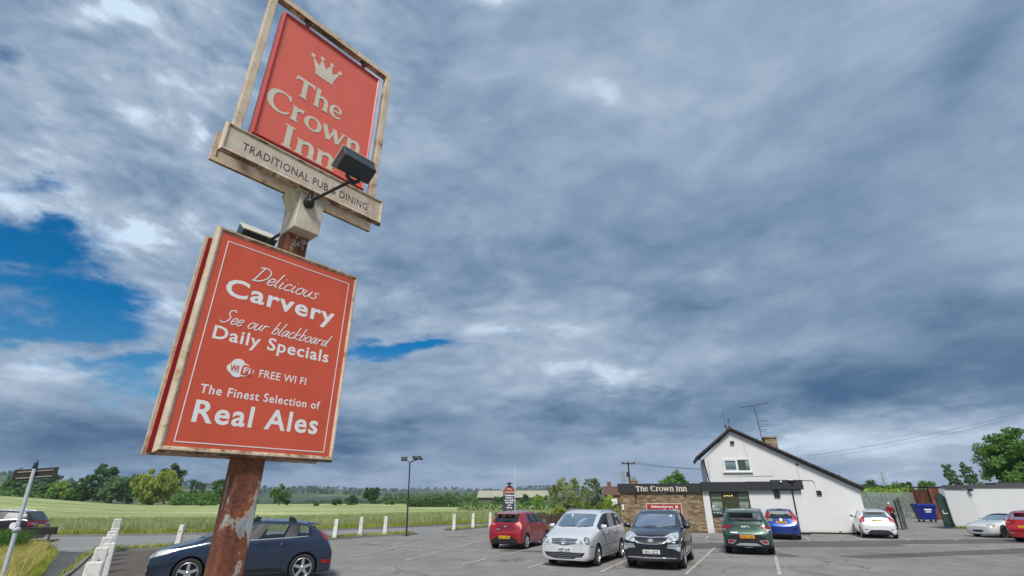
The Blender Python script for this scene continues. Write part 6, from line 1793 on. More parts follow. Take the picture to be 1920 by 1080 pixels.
        for _ in range(4):
            le = [e for e in bm.edges if e.calc_length() > res]
            if not le: break
            bmesh.ops.subdivide_edges(bm, edges=le, cuts=1, use_grid_fill=False); bmesh.ops.triangulate(bm, faces=[f for f in bm.faces if len(f.verts) > 3])
        bad = []
        for v in bm.verts:
            h = s.bvh.ray_cast(v.co, d, 8)
            if h[0] is None: bad.append(v)
            else: v.co = h[0] - d * off + h[1] * .001
        if bad: bmesh.ops.delete(bm, geom=bad, context='VERTS')
        outs = []
        if not bm.faces: bm.free(); return outs
        bmesh.ops.recalc_face_normals(bm, faces=bm.faces[:])
        cn = sum((f.normal for f in bm.faces), Vector())
        if cn.dot(d) > 0: bmesh.ops.reverse_faces(bm, faces=bm.faces[:])
        for sg in ((1, -1) if mirror else (1,)):
            q = MB(); M = Matrix.Diagonal((1, sg, 1, 1))
            bm.verts.index_update()
            q.add([tuple(v.co) for v in bm.verts], [[v.index for v in (f.verts if sg > 0 else reversed(f.verts))] for f in bm.faces], 0, True, M)
            ob = q.build(name, mats, parent or s.root, fix=False)
            if label: ob['label'] = label
            outs.append(ob)
        bm.free(); return outs
    def strip_line(s, name, pts, w, m, view='side', **k):
        P = [np.array(p, float) for p in pts]; A, B = [], []
        for i, p in enumerate(P):
            t = P[min(i + 1, len(P) - 1)] - P[max(i - 1, 0)]; t = t / np.hypot(*t); n = np.array([-t[1], t[0]]) * w / 2
            A.append(tuple(p + n)); B.append(tuple(p - n))
        for i in range(len(P) - 1): pass
        return s.decal(name, A + B[::-1], m, view, res=k.pop('res', .09), **k)
    def hit(s, view, a, z):
        if view == 'front': o, d = Vector((5, a, z)), Vector((-1, 0, 0))
        elif view == 'rear': o, d = Vector((-5, a, z)), Vector((1, 0, 0))
        else: o, d = Vector((s.X(a), 5, z)), Vector((0, -1, 0))
        h = s.bvh.ray_cast(o, d, 12); return h[0] if h[0] is not None else Vector((0, 0, z))
    def plate(s, view, z, txt, m, w=.52, h=.111, y=0.0, tilt=0.0):
        p = s.hit(view, y, z); sg = 1 if view == 'front' else -1
        M = Matrix.Translation((p.x + sg * .012, y, z)) @ Matrix.Rotation(R(90) * sg, 4, 'Z') @ Matrix.Rotation(R(tilt), 4, 'X')
        q = MB(); q.box(-w / 2, w / 2, -.008, .012, -h / 2, h / 2, 0, M, .004); pl = q.build('number_plate', m, s.root)
        if txt:
            t = MB(); text_fit(t, txt, 0, -.038, w * .86, .076, -.0085, .004, depth=.001)
            t.v = [tuple(M @ Vector(v)) for v in t.v]; t.build('lettering', INK, pl)
    def mirrors(s, xf, z, m, size=1.0):
        for sg in (1, -1):
            p = s.hit('side', xf, z - .02); w = abs(p.y)
            q = MB(); x = s.X(xf); k = size
            M = Matrix.Translation((x, sg * (w + .12 * k), z + .03)) @ Matrix.Diagonal((1, sg, 1, 1))
            bm = bmesh.new(); bmesh.ops.create_icosphere(bm, subdivisions=2, radius=1)
            for v in bm.verts: sg_ = lambda t: (abs(t) ** .62) * (1 if t > 0 else -1); v.co = Vector((sg_(v.co.x) * (.060 if v.co.x > 0 else .038) * k, sg_(v.co.y) * .098 * k, sg_(v.co.z) * .062 * k * (1 - .22 * v.co.y)))
            q.addbm(bm, 0, M, True); o = q.build('door_mirror', m, s.root)
            a = MB(); a.tube([(x - .0, sg * (w - .03), z - .05), (x, sg * (w + .06), z - .02)], [.03, .022], 6); a.build('mirror_arm', BLACK, o)
            g = MB(); g.box(-.041 * k, -.036 * k, -.08 * k, .08 * k, -.045 * k, .045 * k, 0, M); g.build('mirror_glass', CHROME, o)
    def handles(s, xs, z, m):
        for x in xs:
            for sg in (1, -1):
                p = s.hit('side', x, z); q = MB()
                q.tube([(s.X(x - .10), sg * (p.y - .005), z), (s.X(x - .07), sg * (p.y + .022), z), (s.X(x + .07), sg * (p.y + .022), z + .004), (s.X(x + .10), sg * (p.y - .005), z + .004)], .014, 6); q.build('door_handle', m, s.root)
    def doors(s, lines, m=SHUT):
        for pts in lines: s.strip_line('door_gap', pts, .014, m)
    def rails(s, x0, x1, m, y=None, lift=.05):
        w = s.W / 2 * s.p.get('tumble', .76) * .93
        for sg in (1, -1):
            pts = []
            for k in range(9):
                x = x0 + (x1 - x0) * k / 8; h = s.bvh.ray_cast(Vector((s.X(x), w, 4)), Vector((0, 0, -1)), 6)
                z = h[0].z if h[0] is not None else s.H; pts.append((s.X(x), sg * w, z + (lift if 0 < k < 8 else -.01)))
            q = MB(); q.tube(pts, .016, 6); q.build('roof_rail', m, s.root)
    def wipers(s, z, xf, n=2):
        for k in range(n):
            y = -.45 + k * .62; p = s.hit('front', y, z); p2 = s.hit('front', y + .52, z + .035)
            q = MB(); q.tube([p + Vector((.03, 0, -.02)), p.lerp(p2, .5) + Vector((.03, 0, 0)), p2 + Vector((.02, 0, .0))], .011, 5); q.build('wiper', BLACK, s.root)
    def aerial(s, xf, tilt=.2, l=.35):
        h = s.bvh.ray_cast(Vector((s.X(xf), 0, 4)), Vector((0, 0, -1)), 6)
        q = MB(); q.tube([h[0] - Vector((0, 0, .01)), h[0] + Vector((-l * .7, 0, l))], [.012, .005], 5); q.build('aerial', BLACK, s.root)

def spoiler(c, x0, x1, w, m):
    hz = [c.bvh.ray_cast(Vector((c.X(x), 0, 4)), Vector((0, 0, -1)), 6)[0].z for x in (x0, x0 + .06)]
    z0 = hz[0] + .004; z1 = z0 - (x1 - x0) * .16
    q = MB(); A = [(c.X(x0), z0 - .03), (c.X(x0), z0), (c.X(x1), z1), (c.X(x1), z1 - .022)]
    q.prism(A, -w, w, 'xz'); q.build('spoiler', m, c.root)

def ell(cx, cz, rx, rz, n=20): return [(cx + rx * math.cos(2 * math.pi * k / n), cz + rz * math.sin(2 * math.pi * k / n)) for k in range(n)]
def sym(pts):
    """mirror an outline given for a>=0 (top to bottom) into a closed one"""
    return pts + [(-a, z) for a, z in reversed(pts) if abs(a) > 1e-6]
def yaw(front): return math.atan2(front[1], front[0])
TR = {'windscreen': GLASS_C, 'rear_window': GLASS_C, 'side_window': GLASS_C}
RF = {'windscreen': GLASS_R, 'rear_window': GLASS_R, 'side_window': GLASS_D}

# --- navy five-door hatchback behind the post -----------------------------------------------------
hp = dict(L=4.34, W=1.84, H=1.50, gc=.16, nose=.64, nosew=.68, hood=(.84, 1.03), cowl=1.02, wst=1.90, belt=(.985, 1.07), rroof=(3.62, 1.40), rglass=(4.14, 1.06), pillars=[(2.10, 2.42), (2.22, 2.52), (3.14, 3.22), (3.24, 3.34)],
          quarter=(3.72, 3.62), qx=1.58, side_glass=(5, 6, 8, 10), black_cells=(7, 9), ax=(.93, 3.57), wr=.325, spokes=5, rimk=.72, glass=TR, bump=.62, wsdrop=.07, peak=.40, tumble=.75)
NAVY = m_paint('navy_metallic', (.018, .034, .076), .5, .26)
HB = Car('hatchback', 'navy five-door hatchback with roof bar feet parked side-on behind the rusty post', (-7.25, 15.0), yaw((-math.cos(R(24)), -math.sin(R(24)))), hp, NAVY)
HB.decal('headlight', [(-.40, .665), (-.10, .67), (.22, .755), (.42, .875), (.20, .865), (-.2, .815), (-.44, .75)], LAMPCHROME, 'front', R(40))
HB.decal('headlight_lens', ell(-.06, .755, .10, .055), CLEARLENS, 'front', R(40), .008)
HB.decal('tail_light', [(-.04, 1.30), (.06, 1.31), (.13, 1.12), (.14, .98), (-.08, .93), (-.10, 1.05)], REDLENS, 'rear', R(42))
HB.decal('bumper_lamp', [(-.10, .48), (.18, .50), (.18, .42), (-.08, .40)], REDLENS, 'rear', R(42))
HB.decal('upper_grille', sym([(0, .755), (.36, .745), (.30, .675), (0, .66)]), BLACK, 'front', mirror=False)
HB.decal('lower_grille', sym([(0, .50), (.46, .49), (.56, .28), (0, .26)]), BLACK, 'front', mirror=False)
HB.decal('fog_light_surround', [(-.30, .52), (-.02, .50), (.0, .34), (-.22, .30)], BLACK, 'front', R(38))
HB.decal('fog_light', ell(-.14, .42, .06, .05), LAMPCHROME, 'front', R(38), .01)
HB.decal('front_lip', [(-.62, .26), (.25, .275), (.25, .225), (-.62, .20)], CHROME, 'front', R(36), .012, res=.08)
HB.decal('emblem', ell(0, .80, .06, .028), CHROME, 'front', mirror=False, off=.01)
HB.plate('front', .50, 'FN58 VKD', PLATEW)
HB.plate('rear', .66, 'FN58 VKD', PLATEY)
HB.doors([[(1.36, .30), (1.42, .62), (1.40, .98)], [(2.22, .30), (2.20, .60), (2.16, 1.00)], [(2.24, .33), (3.02, .34)], [(3.16, .72), (3.26, .95), (3.30, 1.04)], [(1.40, .31), (2.16, .31)], [(2.98, .33), (3.10, .60), (3.18, .78)]])
HB.strip_line('belt_trim', [(1.60, .992), (2.4, 1.02), (3.2, 1.052), (3.62, 1.075)], .018, plain('dull_trim', (.22, .24, .27), .4, .4), off=.008)
HB.strip_line('waist_crease', [(1.45, .84), (2.3, .885), (3.3, .93)], .012, plain('crease_shade', (.016, .024, .045), .35), off=.003)  # flat darker strip, painted shade of a body crease
HB.strip_line('sill_trim', [(1.36, .285), (3.08, .295)], .05, BLACK, off=.008)
HB.handles((1.98, 3.02), .90, NAVY)
HB.mirrors(1.42, 1.05, NAVY); HB.wipers(1.06, 1.0)
def bar_feet(c, xs, y):
    for x in xs:
        for sg in (1, -1):
            h = c.bvh.ray_cast(Vector((c.X(x), y, 4)), Vector((0, 0, -1)), 6)[0]
            q = MB(); q.prism([(c.X(x) - .12, h.z - .012), (c.X(x) + .10, h.z - .012), (c.X(x) + .07, h.z + .07), (c.X(x) - .02, h.z + .085), (c.X(x) - .09, h.z + .05)], sg * y - .04, sg * y + .04); q.build('roof_bar_foot', BLACK, c.root)
        h = c.bvh.ray_cast(Vector((c.X(x), 0, 4)), Vector((0, 0, -1)), 6)[0]
        q = MB(); q.tube([(c.X(x) + .02, -y, h.z + .035), (c.X(x) + .03, 0, h.z + .085), (c.X(x) + .02, y, h.z + .035)], .02, 8); q.build('roof_bar', BLACK, c.root)
bar_feet(HB, (2.25, 3.15), .56)
spoiler(HB, 3.56, 3.86, .50, NAVY)

# --- dark estate car on the road at the left edge -------------------------------------------------
ep = dict(L=4.75, W=1.80, H=1.53, gc=.17, nose=.62, hood=(.80, 1.02), cowl=1.25, wst=2.05, belt=(1.0, 1.10), rroof=(4.30, 1.45), rglass=(4.60, 1.04), pillars=[(2.15, 2.45), (2.26, 2.55), (3.15, 3.22), (3.26, 3.32)], quarter=(4.28, 4.30), qx=1.75,
          side_glass=(5, 6, 8, 10), black_cells=(7, 9), ax=(.95, 3.65), wr=.325, spokes=5, wsdrop=.07, glass={'windscreen': GLASS_D, 'rear_window': GLASS_D, 'side_window': GLASS_S}, bump=.64)
PLUM = m_paint('plum_black_metallic', (.022, .014, .022), .5, .28)
EC = Car('estate_car', 'plum-black estate car with a pale roof edge on the road at the left', (-26.0, 26.4), yaw((-.96, -.27)), ep, PLUM, 'cars on the road')
EC.decal('tail_light', [(-.58, 1.02), (-.30, 1.06), (.16, .98), (.14, .80), (-.24, .76), (-.40, .86)], REDLENS, 'rear', R(48), .006)
EC.decal('tail_light_reflector', [(-.34, .90), (-.05, .93), (.06, .88), (-.20, .82)], CLEARLENS, 'rear', R(48), .010)
EC.decal('headlight', [(-.40, .66), (.2, .78), (.28, .84), (-.25, .77)], LAMPCHROME, 'front', R(40))
EC.decal('lower_grille', sym([(0, .52), (.5, .5), (.55, .3), (0, .28)]), BLACK, 'front', mirror=False)
EC.strip_line('window_trim', [(1.62, 1.015), (2.4, 1.045), (3.2, 1.075), (4.1, 1.11)], .022, CHROME, off=.008)
EC.strip_line('roof_trim', [(2.0, 1.475), (2.8, 1.505), (3.6, 1.49), (4.2, 1.44)], .05, plain('silver_roof_trim', (.62, .60, .64), .3, .6), off=.012)
EC.doors([[(2.24, .30), (2.22, .62), (2.2, 1.02)], [(3.1, .4), (3.3, .9), (3.32, 1.06)], [(1.4, .3), (1.44, 1.0)]]); EC.handles((2.0, 3.1), .92, PLUM); EC.mirrors(1.55, 1.05, PLUM)
EC.rails(2.3, 4.15, plain('silver_roof_trim', (.62, .60, .64), .3, .6), lift=.045)
EC.plate('rear', .78, '', PLATEY); EC.plate('front', .5, '', PLATEW)

# --- red hatchback seen from behind ---------------------------------------------------------------
kp = dict(L=3.93, W=1.70, H=1.525, gc=.17, nose=.62, hood=(.80, 1.00), cowl=1.08, wst=1.72, belt=(.98, 1.06), rroof=(3.42, 1.44), rglass=(3.78, 1.05), pillars=[(1.86, 2.08), (1.96, 2.16), (2.78, 2.80), (2.87, 2.90)], quarter=(3.30, 3.42), qx=1.5,
          side_glass=(5, 6, 8), black_cells=(7, 9), ax=(.80, 3.30), wr=.30, spokes=7, glass=TR, bump=.60, tumble=.77)
REDP = m_paint('deep_red_metallic', (.34, .010, .022), .35, .30)
RH = Car('hatchback', 'deep red five-door hatchback seen from behind, in front of the picket fence', (.45, 25.4), yaw((.40, .916)), kp, REDP)
RH.decal('tail_light', [(-.30, 1.04), (.02, 1.08), (.20, 1.00), (.14, .86), (-.10, .80), (-.28, .86)], REDLENS, 'rear', R(40), .006)
RH.decal('tail_light_reflector', [(-.22, 1.0), (.02, 1.03), (.08, .98), (-.16, .93)], plain('pink_lens', (.55, .13, .14), .4), 'rear', R(40), .010)
RH.decal('tailgate_recess', sym([(0, .98), (.50, .96), (.46, .72), (0, .70)]), m_paint('deep_red_shade', (.20, .006, .014), .35, .34), 'rear', mirror=False, off=.003)  # flat sheet in darker red, the shade of a recess painted on
RH.decal('rear_valance', sym([(0, .52), (.34, .50), (.62, .38), (.62, .22), (0, .20)]), BLACK, 'rear', mirror=False, off=.006)
RH.decal('emblem', ell(0, .90, .065, .027), CHROME, 'rear', mirror=False, off=.012)
RH.decal('model_badge', [(.24, .80), (.44, .80), (.44, .775), (.24, .775)], CHROME, 'rear', mirror=False, off=.01)
RH.plate('rear', .475, 'FG17 MTE', PLATEY); RH.plate('front', .5, '', PLATEW)
RH.doors([[(1.2, .3), (1.25, .96)], [(1.96, .3), (1.94, .62), (1.92, 1.0)], [(2.62, .40), (2.80, .72), (2.90, 1.02)], [(1.25, .30), (2.7, .32)]])
RH.strip_line('waist_crease', [(1.3, .80), (2.2, .84), (3.1, .90)], .012, m_paint('deep_red_shade', (.20, .006, .014), .35, .34), off=.003)  # darker red strip paints the shade below a crease line
RH.handles((1.76, 2.66), .88, REDP); RH.mirrors(1.34, 1.03, REDP); RH.aerial(3.2)
RH.decal('headlight', [(-.35, .66), (.15, .80), (.25, .86), (-.2, .78)], LAMPCHROME, 'front', R(40))
spoiler(RH, 3.36, 3.62, .50, REDP)
q = MB(); pw = RH.hit('rear', .05, 1.12); q.tube([pw + Vector((-.02, -.3, 0)), pw + Vector((-.02, .22, .05))], .014, 5); q.build('wiper', BLACK, RH.root)

# --- silver people carrier ------------------------------------------------------------------------
mp = dict(L=4.41, W=1.79, H=1.66, gc=.17, nose=.66, nosew=.74, hood=(.86, 1.11), cowl=1.00, wst=1.78, belt=(1.06, 1.12), rroof=(3.98, 1.58), rglass=(4.26, 1.10), pillars=[(2.02, 2.18), (2.12, 2.27), (3.02, 3.06), (3.12, 3.15)], quarter=(3.96, 3.98), qx=1.48,
          side_glass=(5, 6, 8, 10), black_cells=(7, 9), ax=(.86, 3.54), wr=.315, spokes=5, glass={'windscreen': GLASS_R, 'rear_window': GLASS_R, 'side_window': GLASS_D}, tumble=.80, wsdrop=.06, steer=.06)
SILV = m_paint('silver_metallic', (.70, .71, .73), .3, .30)
MV = Car('people_carrier', 'silver people carrier with roof rails facing the camera beside the black SUV', (2.72, 19.6), yaw((-.47, -.883)), mp, SILV)
MV.decal('headlight', [(-.40, .66), (-.12, .62), (.10, .70), (.20, .86), (.12, .905), (-.16, .86), (-.40, .76)], LAMPCHROME, 'front', R(30), .005)
MV.decal('headlight_lens', ell(-.06, .765, .075, .075), CLEARLENS, 'front', R(30), .010); MV.decal('headlight_lens', ell(-.25, .725, .055, .055), CLEARLENS, 'front', R(30), .010)
MV.decal('headlight_bezel', ell(-.06, .765, .10, .10), BLACK, 'front', R(30), .0075)
MV.decal('upper_grille', sym([(0, .83), (.46, .815), (.40, .68), (0, .63)]), BLACK, 'front', mirror=False, off=.005)
for zz in (.79, .735, .685): MV.decal('grille_bar', sym([(0, zz + .010), (.42, zz + .008), (.42, zz - .012), (0, zz - .012)]), CHROME, 'front', mirror=False, off=.010)
MV.decal('lower_grille', sym([(0, .43), (.70, .43), (.60, .31), (.33, .29), (.30, .255), (0, .25)]), BLACK, 'front', mirror=False, off=.006)
for zz in (.385, .335, .285): MV.decal('grille_bar', sym([(0, zz + .007), (.58 if zz > .3 else .28, zz + .007), (.58 if zz > .3 else .28, zz - .007), (0, zz - .007)]), plain('grey_grille_bar', (.16, .17, .18), .4), 'front', mirror=False, off=.012)
pe_ = MV.hit('front', 0, .735)
q = MB(); Mx = Matrix.Translation((pe_.x + .02, 0, .735)) @ Matrix.Rotation(R(90), 4, 'Z')
q.lathe([(.085, 0), (.09, -.012), (.075, -.016), (.074, -.008), (0, -.008)], 24, 'y', 0, Mx)
for st, yy in (([(-.03, .06), (0, -.005), (.03, .06)], -.0165), ([(-.058, .035), (-.028, -.055), (0, .012), (.028, -.055), (.058, .035)], -.0170)): ribbon(q, st, .014, lambda a, b, d: tuple(Mx @ Vector((a, yy - d, b))), 0)
q.build('emblem', plain('blue_white_emblem', (.50, .56, .72), .25, .4), MV.root)
MV.plate('front', .51, 'WJ09 GHF', PLATEW)
MV.doors([[(1.24, .3), (1.28, .62), (1.26, 1.05)], [(2.12, .3), (2.10, .7), (2.08, 1.07)], [(2.9, .4), (3.05, .74), (3.10, 1.08)], [(1.26, .30), (3.0, .31)]])
MV.strip_line('rubbing_strip', [(1.28, .62), (3.0, .64)], .045, SILV, off=.014); MV.strip_line('bumper_strip', [(.14, .60), (.42, .60)], .02, SHUT, off=.005)
MV.handles((1.9, 2.82), .93, SILV); MV.mirrors(1.32, 1.11, SILV, 1.1); MV.wipers(1.13, 1.0); MV.rails(1.95, 3.85, CHROME, lift=.055)
MV.decal('tax_disc', [(-.28, 1.50), (-.22, 1.50), (-.22, 1.44), (-.28, 1.44)], PLATEW, 'front', mirror=False, off=.004)
for pts in ([(2.7, .62), (2.78, .70)], ): pass
MV.decal('tail_light', [(-.1, 1.1), (.1, 1.1), (.1, .75), (-.1, .75)], REDLENS, 'rear', R(45))

# --- black SUV --------------------------------------------------------------------------------------
sp_ = dict(L=4.44, W=1.855, H=1.66, gc=.22, nose=.70, nosew=.74, hood=(.93, 1.12), cowl=1.20, wst=2.02, belt=(1.08, 1.20), rroof=(3.86, 1.55), rglass=(4.25, 1.16), pillars=[(2.24, 2.45), (2.34, 2.53), (3.18, 3.20), (3.28, 3.30)], quarter=(3.80, 3.86), qx=1.78,
           side_glass=(5, 6, 8), black_cells=(7, 9), ax=(.90, 3.54), wr=.355, tw=.235, spokes=5, twin=True, glass={'windscreen': GLASS_R, 'rear_window': GLASS_D, 'side_window': GLASS_D}, tumble=.755, clad=True, wsdrop=.07)
BLKP = m_paint('black_metallic', (.010, .014, .026), .5, .24)
SU = Car('suv', 'black SUV with a chrome-edged grille facing the camera, before the red wall banner', (5.22, 19.0), yaw((-.40, -.917)), sp_, BLKP)
SU.decal('headlight', [(-.52, .83), (-.30, .77), (-.02, .84), (.26, 1.00), (.28, 1.04), (-.06, 1.0), (-.34, .92)], LAMPCHROME, 'front', R(34), .005)
SU.decal('headlight_lens', ell(-.20, .86, .055, .055), CLEARLENS, 'front', R(34), .010); SU.decal('headlight_lens', ell(-.03, .915, .05, .05), CLEARLENS, 'front', R(34), .010)
SU.decal('grille_surround', sym([(0, .905), (.16, .92), (.56, .925), (.50, .80), (.40, .735), (.18, .705), (0, .705)]), CHROME, 'front', mirror=False, off=.005)
SU.decal('upper_grille', sym([(0, .88), (.16, .895), (.52, .898), (.46, .81), (.38, .765), (.18, .735), (0, .735)]), BLACK, 'front', mirror=False, off=.009)
SU.decal('emblem', ell(0, .815, .085, .042), CHROME, 'front', mirror=False, off=.014)
pe_ = SU.hit('front', 0, .815); Mx = Matrix.Translation((pe_.x + .020, 0, .815)) @ Matrix.Rotation(R(90), 4, 'Z')
q = MB(); text_fit(q, 'KIA', 0, -.018, .11, .036, 0, .001); q.v = [tuple(Mx @ Vector(v)) for v in q.v]; q.build('lettering', INK, SU.root)
SU.decal('lower_grille', sym([(0, .58), (.44, .56), (.52, .42), (0, .40)]), BLACK, 'front', mirror=False, off=.006)
SU.decal('bumper_trim', [(-.34, .715), (.10, .735), (.16, .70), (-.34, .675)], CHROME, 'front', R(34), .010)
SU.decal('fog_light_surround', [(-.36, .665), (.06, .685), (.04, .58), (-.05, .52), (-.20, .60), (-.36, .61)], plain('silver_bumper_trim', (.46, .50, .54), .3, .6), 'front', R(34), .007)
SU.decal('fog_light', ell(-.06, .61, .05, .045), LAMPCHROME, 'front', R(34), .012)
SU.decal('skid_plate', sym([(0, .345), (.74, .36), (.74, .335), (0, .315)]), CHROME, 'front', mirror=False, off=.010)
SU.plate('front', .50, 'DE13 ZCZ', PLATEW)
SU.doors([[(1.36, .34), (1.42, .66), (1.40, 1.07)], [(2.34, .34), (2.32, .7), (2.28, 1.1)], [(3.06, .45), (3.2, .8), (3.28, 1.14)], [(1.4, .33), (3.0, .34)]])
SU.strip_line('window_trim', [(1.70, 1.11), (2.4, 1.14), (3.3, 1.19)], .02, CHROME, off=.008); SU.strip_line('sill_trim', [(1.4, .33), (3.05, .34)], .06, plain('silver_bumper_trim', (.46, .50, .54), .3, .6), off=.012)
SU.handles((2.1, 3.02), .98, CHROME); SU.mirrors(1.56, 1.14, BLKP, 1.2); SU.wipers(1.15, 1.2); SU.rails(2.2, 3.8, CHROME, lift=.05)
SU.decal('bonnet_gap', [(-.60, .955), (.60, .955), (.60, .942), (-.60, .942)], SHUT, 'front', mirror=False, off=.003)
SU.decal('windscreen_sticker', [(.46, 1.50), (.52, 1.50), (.52, 1.45), (.46, 1.45)], PLATEW, 'front', mirror=False, off=.004)
SU.decal('tail_light', [(-.2, 1.12), (.1, 1.12), (.1, .95), (-.2, .95)], REDLENS, 'rear', R(45))

# --- green SUV from behind ------------------------------------------------------------------------
gp_ = dict(L=4.54, W=1.865, H=1.66, gc=.22, nose=.72, hood=(.95, 1.12), cowl=1.20, wst=2.05, belt=(1.08, 1.14), rroof=(3.98, 1.56), rglass=(4.36, 1.17), pillars=[(2.28, 2.48), (2.38, 2.56), (3.22, 3.26), (3.32, 3.36)], quarter=(3.86, 3.98), qx=1.8,
           side_glass=(5, 6, 8), black_cells=(7, 9), ax=(.93, 3.61), wr=.36, tw=.24, spokes=5, glass={'windscreen': GLASS_C, 'rear_window': GLASS_D, 'side_window': GLASS_D}, tumble=.76, clad=True, bump=.68)
GRNP = m_paint('grey_green_metallic', (.030, .078, .052), .4, .30)
GK = Car('suv', 'grey-green SUV seen from behind with an orange-yellow plate', (10.2, 23.3), yaw((.415, .91)), gp_, GRNP)
GK.decal('tail_light', [(-.40, 1.06), (.14, 1.035), (.2, .93), (.04, .885), (-.14, .89), (-.26, .99)], plain('dark_red_lens', (.16, .008, .016), .12, coat=1), 'rear', R(34), .007)
GK.decal('tail_light_reflector', [(-.10, .905), (.14, .92), (.10, .875), (-.08, .865)], CLEARLENS, 'rear', R(34), .012)
GK.decal('tail_strip', sym([(0, 1.075), (.60, 1.07), (.60, 1.05), (0, 1.055)]), BLACK, 'rear', mirror=False, off=.006)
pe_ = GK.hit('rear', 0, 1.0); Mx = Matrix.Translation((pe_.x - .006, 0, 1.0)) @ Matrix.Rotation(R(-90), 4, 'Z') @ Matrix.Rotation(R(-18), 4, 'X')
q = MB()
for st in ([(-.15, -.03), (-.15, .03)], [(-.148, -.005), (-.09, .03)], [(-.148, -.005), (-.09, -.03)], [(-.09, -.03), (-.03, .03)], [(-.03, .03), (-.03, -.03)], [(-.03, -.03), (.06, .03)], [(.06, .03), (.14, -.03)]):
    ribbon(q, st, .017, lambda a, b, d: tuple(Mx @ Vector((a, -.004 - d, b))), 0)
q.build('emblem', WHITEPAINT, GK.root)
GK.decal('model_badge', [(.34, .80), (.60, .80), (.60, .775), (.34, .775)], CHROME, 'rear', mirror=False, off=.008); GK.decal('model_badge', [(-.58, .80), (-.50, .80), (-.50, .78), (-.58, .78)], CHROME, 'rear', mirror=False, off=.008)
GK.decal('rear_valance', sym([(0, .74), (.40, .73), (.66, .62), (.80, .48), (.80, .30), (0, .26)]), BLACK, 'rear', mirror=False, off=.006)
GK.decal('bumper_lamp_frame', [(.40, .52), (.72, .545), (.74, .40), (.56, .385)], CHROME, 'rear', 0, .012); GK.decal('bumper_lamp', [(.46, .508), (.69, .52), (.70, .43), (.58, .42)], REDLENS, 'rear', 0, .017)
GK.decal('skid_plate', sym([(0, .43), (.30, .42), (.48, .34), (0, .33)]), plain('silver_bumper_trim', (.46, .50, .54), .3, .6), 'rear', mirror=False, off=.013)
GK.decal('tow_plate', sym([(0, .285), (.14, .285), (.14, .265), (0, .265)]), PLATEW, 'rear', mirror=False, off=.013)
GK.plate('rear', .645, 'KT25 CCO', plain('plate_amber', (.85, .38, .015), .4))
GK.doors([[(2.36, .34), (2.34, .7), (2.3, 1.1)], [(3.1, .45), (3.24, .8), (3.3, 1.12)]]); GK.handles((2.1, 3.05), .98, GRNP); GK.mirrors(1.58, 1.14, GRNP, 1.15); GK.rails(2.2, 3.9, CHROME, lift=.05)
spoiler(GK, 3.92, 4.22, .56, GRNP)
q = MB(); h_ = GK.bvh.ray_cast(Vector((GK.X(3.7), 0, 4)), Vector((0, 0, -1)), 6)[0]; q.prism([(GK.X(3.80), h_.z - .01), (GK.X(3.56), h_.z - .01), (GK.X(3.76), h_.z + .075)], -.02, .02); q.build('aerial_fin', GRNP, GK.root)
q = MB(); pw = GK.hit('rear', .05, 1.22); q.tube([pw + Vector((-.02, -.32, 0)), pw + Vector((-.02, .25, .05))], .014, 5); q.build('wiper', BLACK, GK.root)

# --- blue small hatchback -------------------------------------------------------------------------
jp = dict(L=4.0, W=1.695, H=1.53, gc=.16, nose=.66, hood=(.86, 1.06), cowl=.85, wst=1.62, belt=(1.02, 1.08), rroof=(3.50, 1.46), rglass=(3.84, 1.02), pillars=[(1.9, 2.05), (2.0, 2.13), (2.85, 2.88), (2.94, 2.97)], quarter=(3.40, 3.50), qx=1.35,
          side_glass=(5, 6, 8, 10), black_cells=(7, 9), ax=(.78, 3.31), wr=.30, spokes=6, glass=TR, tumble=.77, bump=.62)
BLUP = m_paint('bright_blue_metallic', (.010, .038, .28), .4, .28)
BJ = Car('hatchback', 'bright blue small hatchback seen from behind against the white pub wall', (15.45, 30.7), yaw((.43, .90)), jp, BLUP)
BJ.decal('tail_light', [(-.03, 1.38), (.06, 1.39), (.06, 1.12), (.13, .98), (.04, .84), (-.18, .88), (-.07, 1.06)], REDLENS, 'rear', R(36), .007)
BJ.decal('tail_light_reflector', [(-.10, .97), (.04, .99), (.0, .88), (-.10, .89)], plain('pink_lens', (.55, .13, .14), .4), 'rear', R(36), .012)
BJ.decal('tailgate_trim', sym([(0, 1.00), (.30, .99), (.28, .955), (0, .955)]), BLACK, 'rear', mirror=False, off=.008); BJ.decal('emblem', ell(0, .985, .06, .045), CHROME, 'rear', mirror=False, off=.013)
BJ.decal('rear_valance', sym([(0, .30), (.6, .32), (.62, .2), (0, .18)]), BLACK, 'rear', mirror=False, off=.006); BJ.decal('bumper_crease', sym([(0, .44), (.5, .44), (.5, .425), (0, .425)]), SHUT, 'rear', mirror=False, off=.005)  # bumper crease is a flat near-black strip, its shade painted in
BJ.decal('bumper_recess', [(.46, .58), (.66, .60), (.64, .47), (.54, .45)], BLACK, 'rear', 0, .006)
BJ.plate('rear', .86, 'YD16 VLW', PLATEY); BJ.mirrors(1.2, 1.08, BLUP); BJ.doors([[(2.0, .3), (1.98, 1.05)], [(2.75, .4), (2.92, 1.06)]]); BJ.handles((1.8, 2.75), .92, BLUP)
spoiler(BJ, 3.44, 3.70, .50, BLUP)

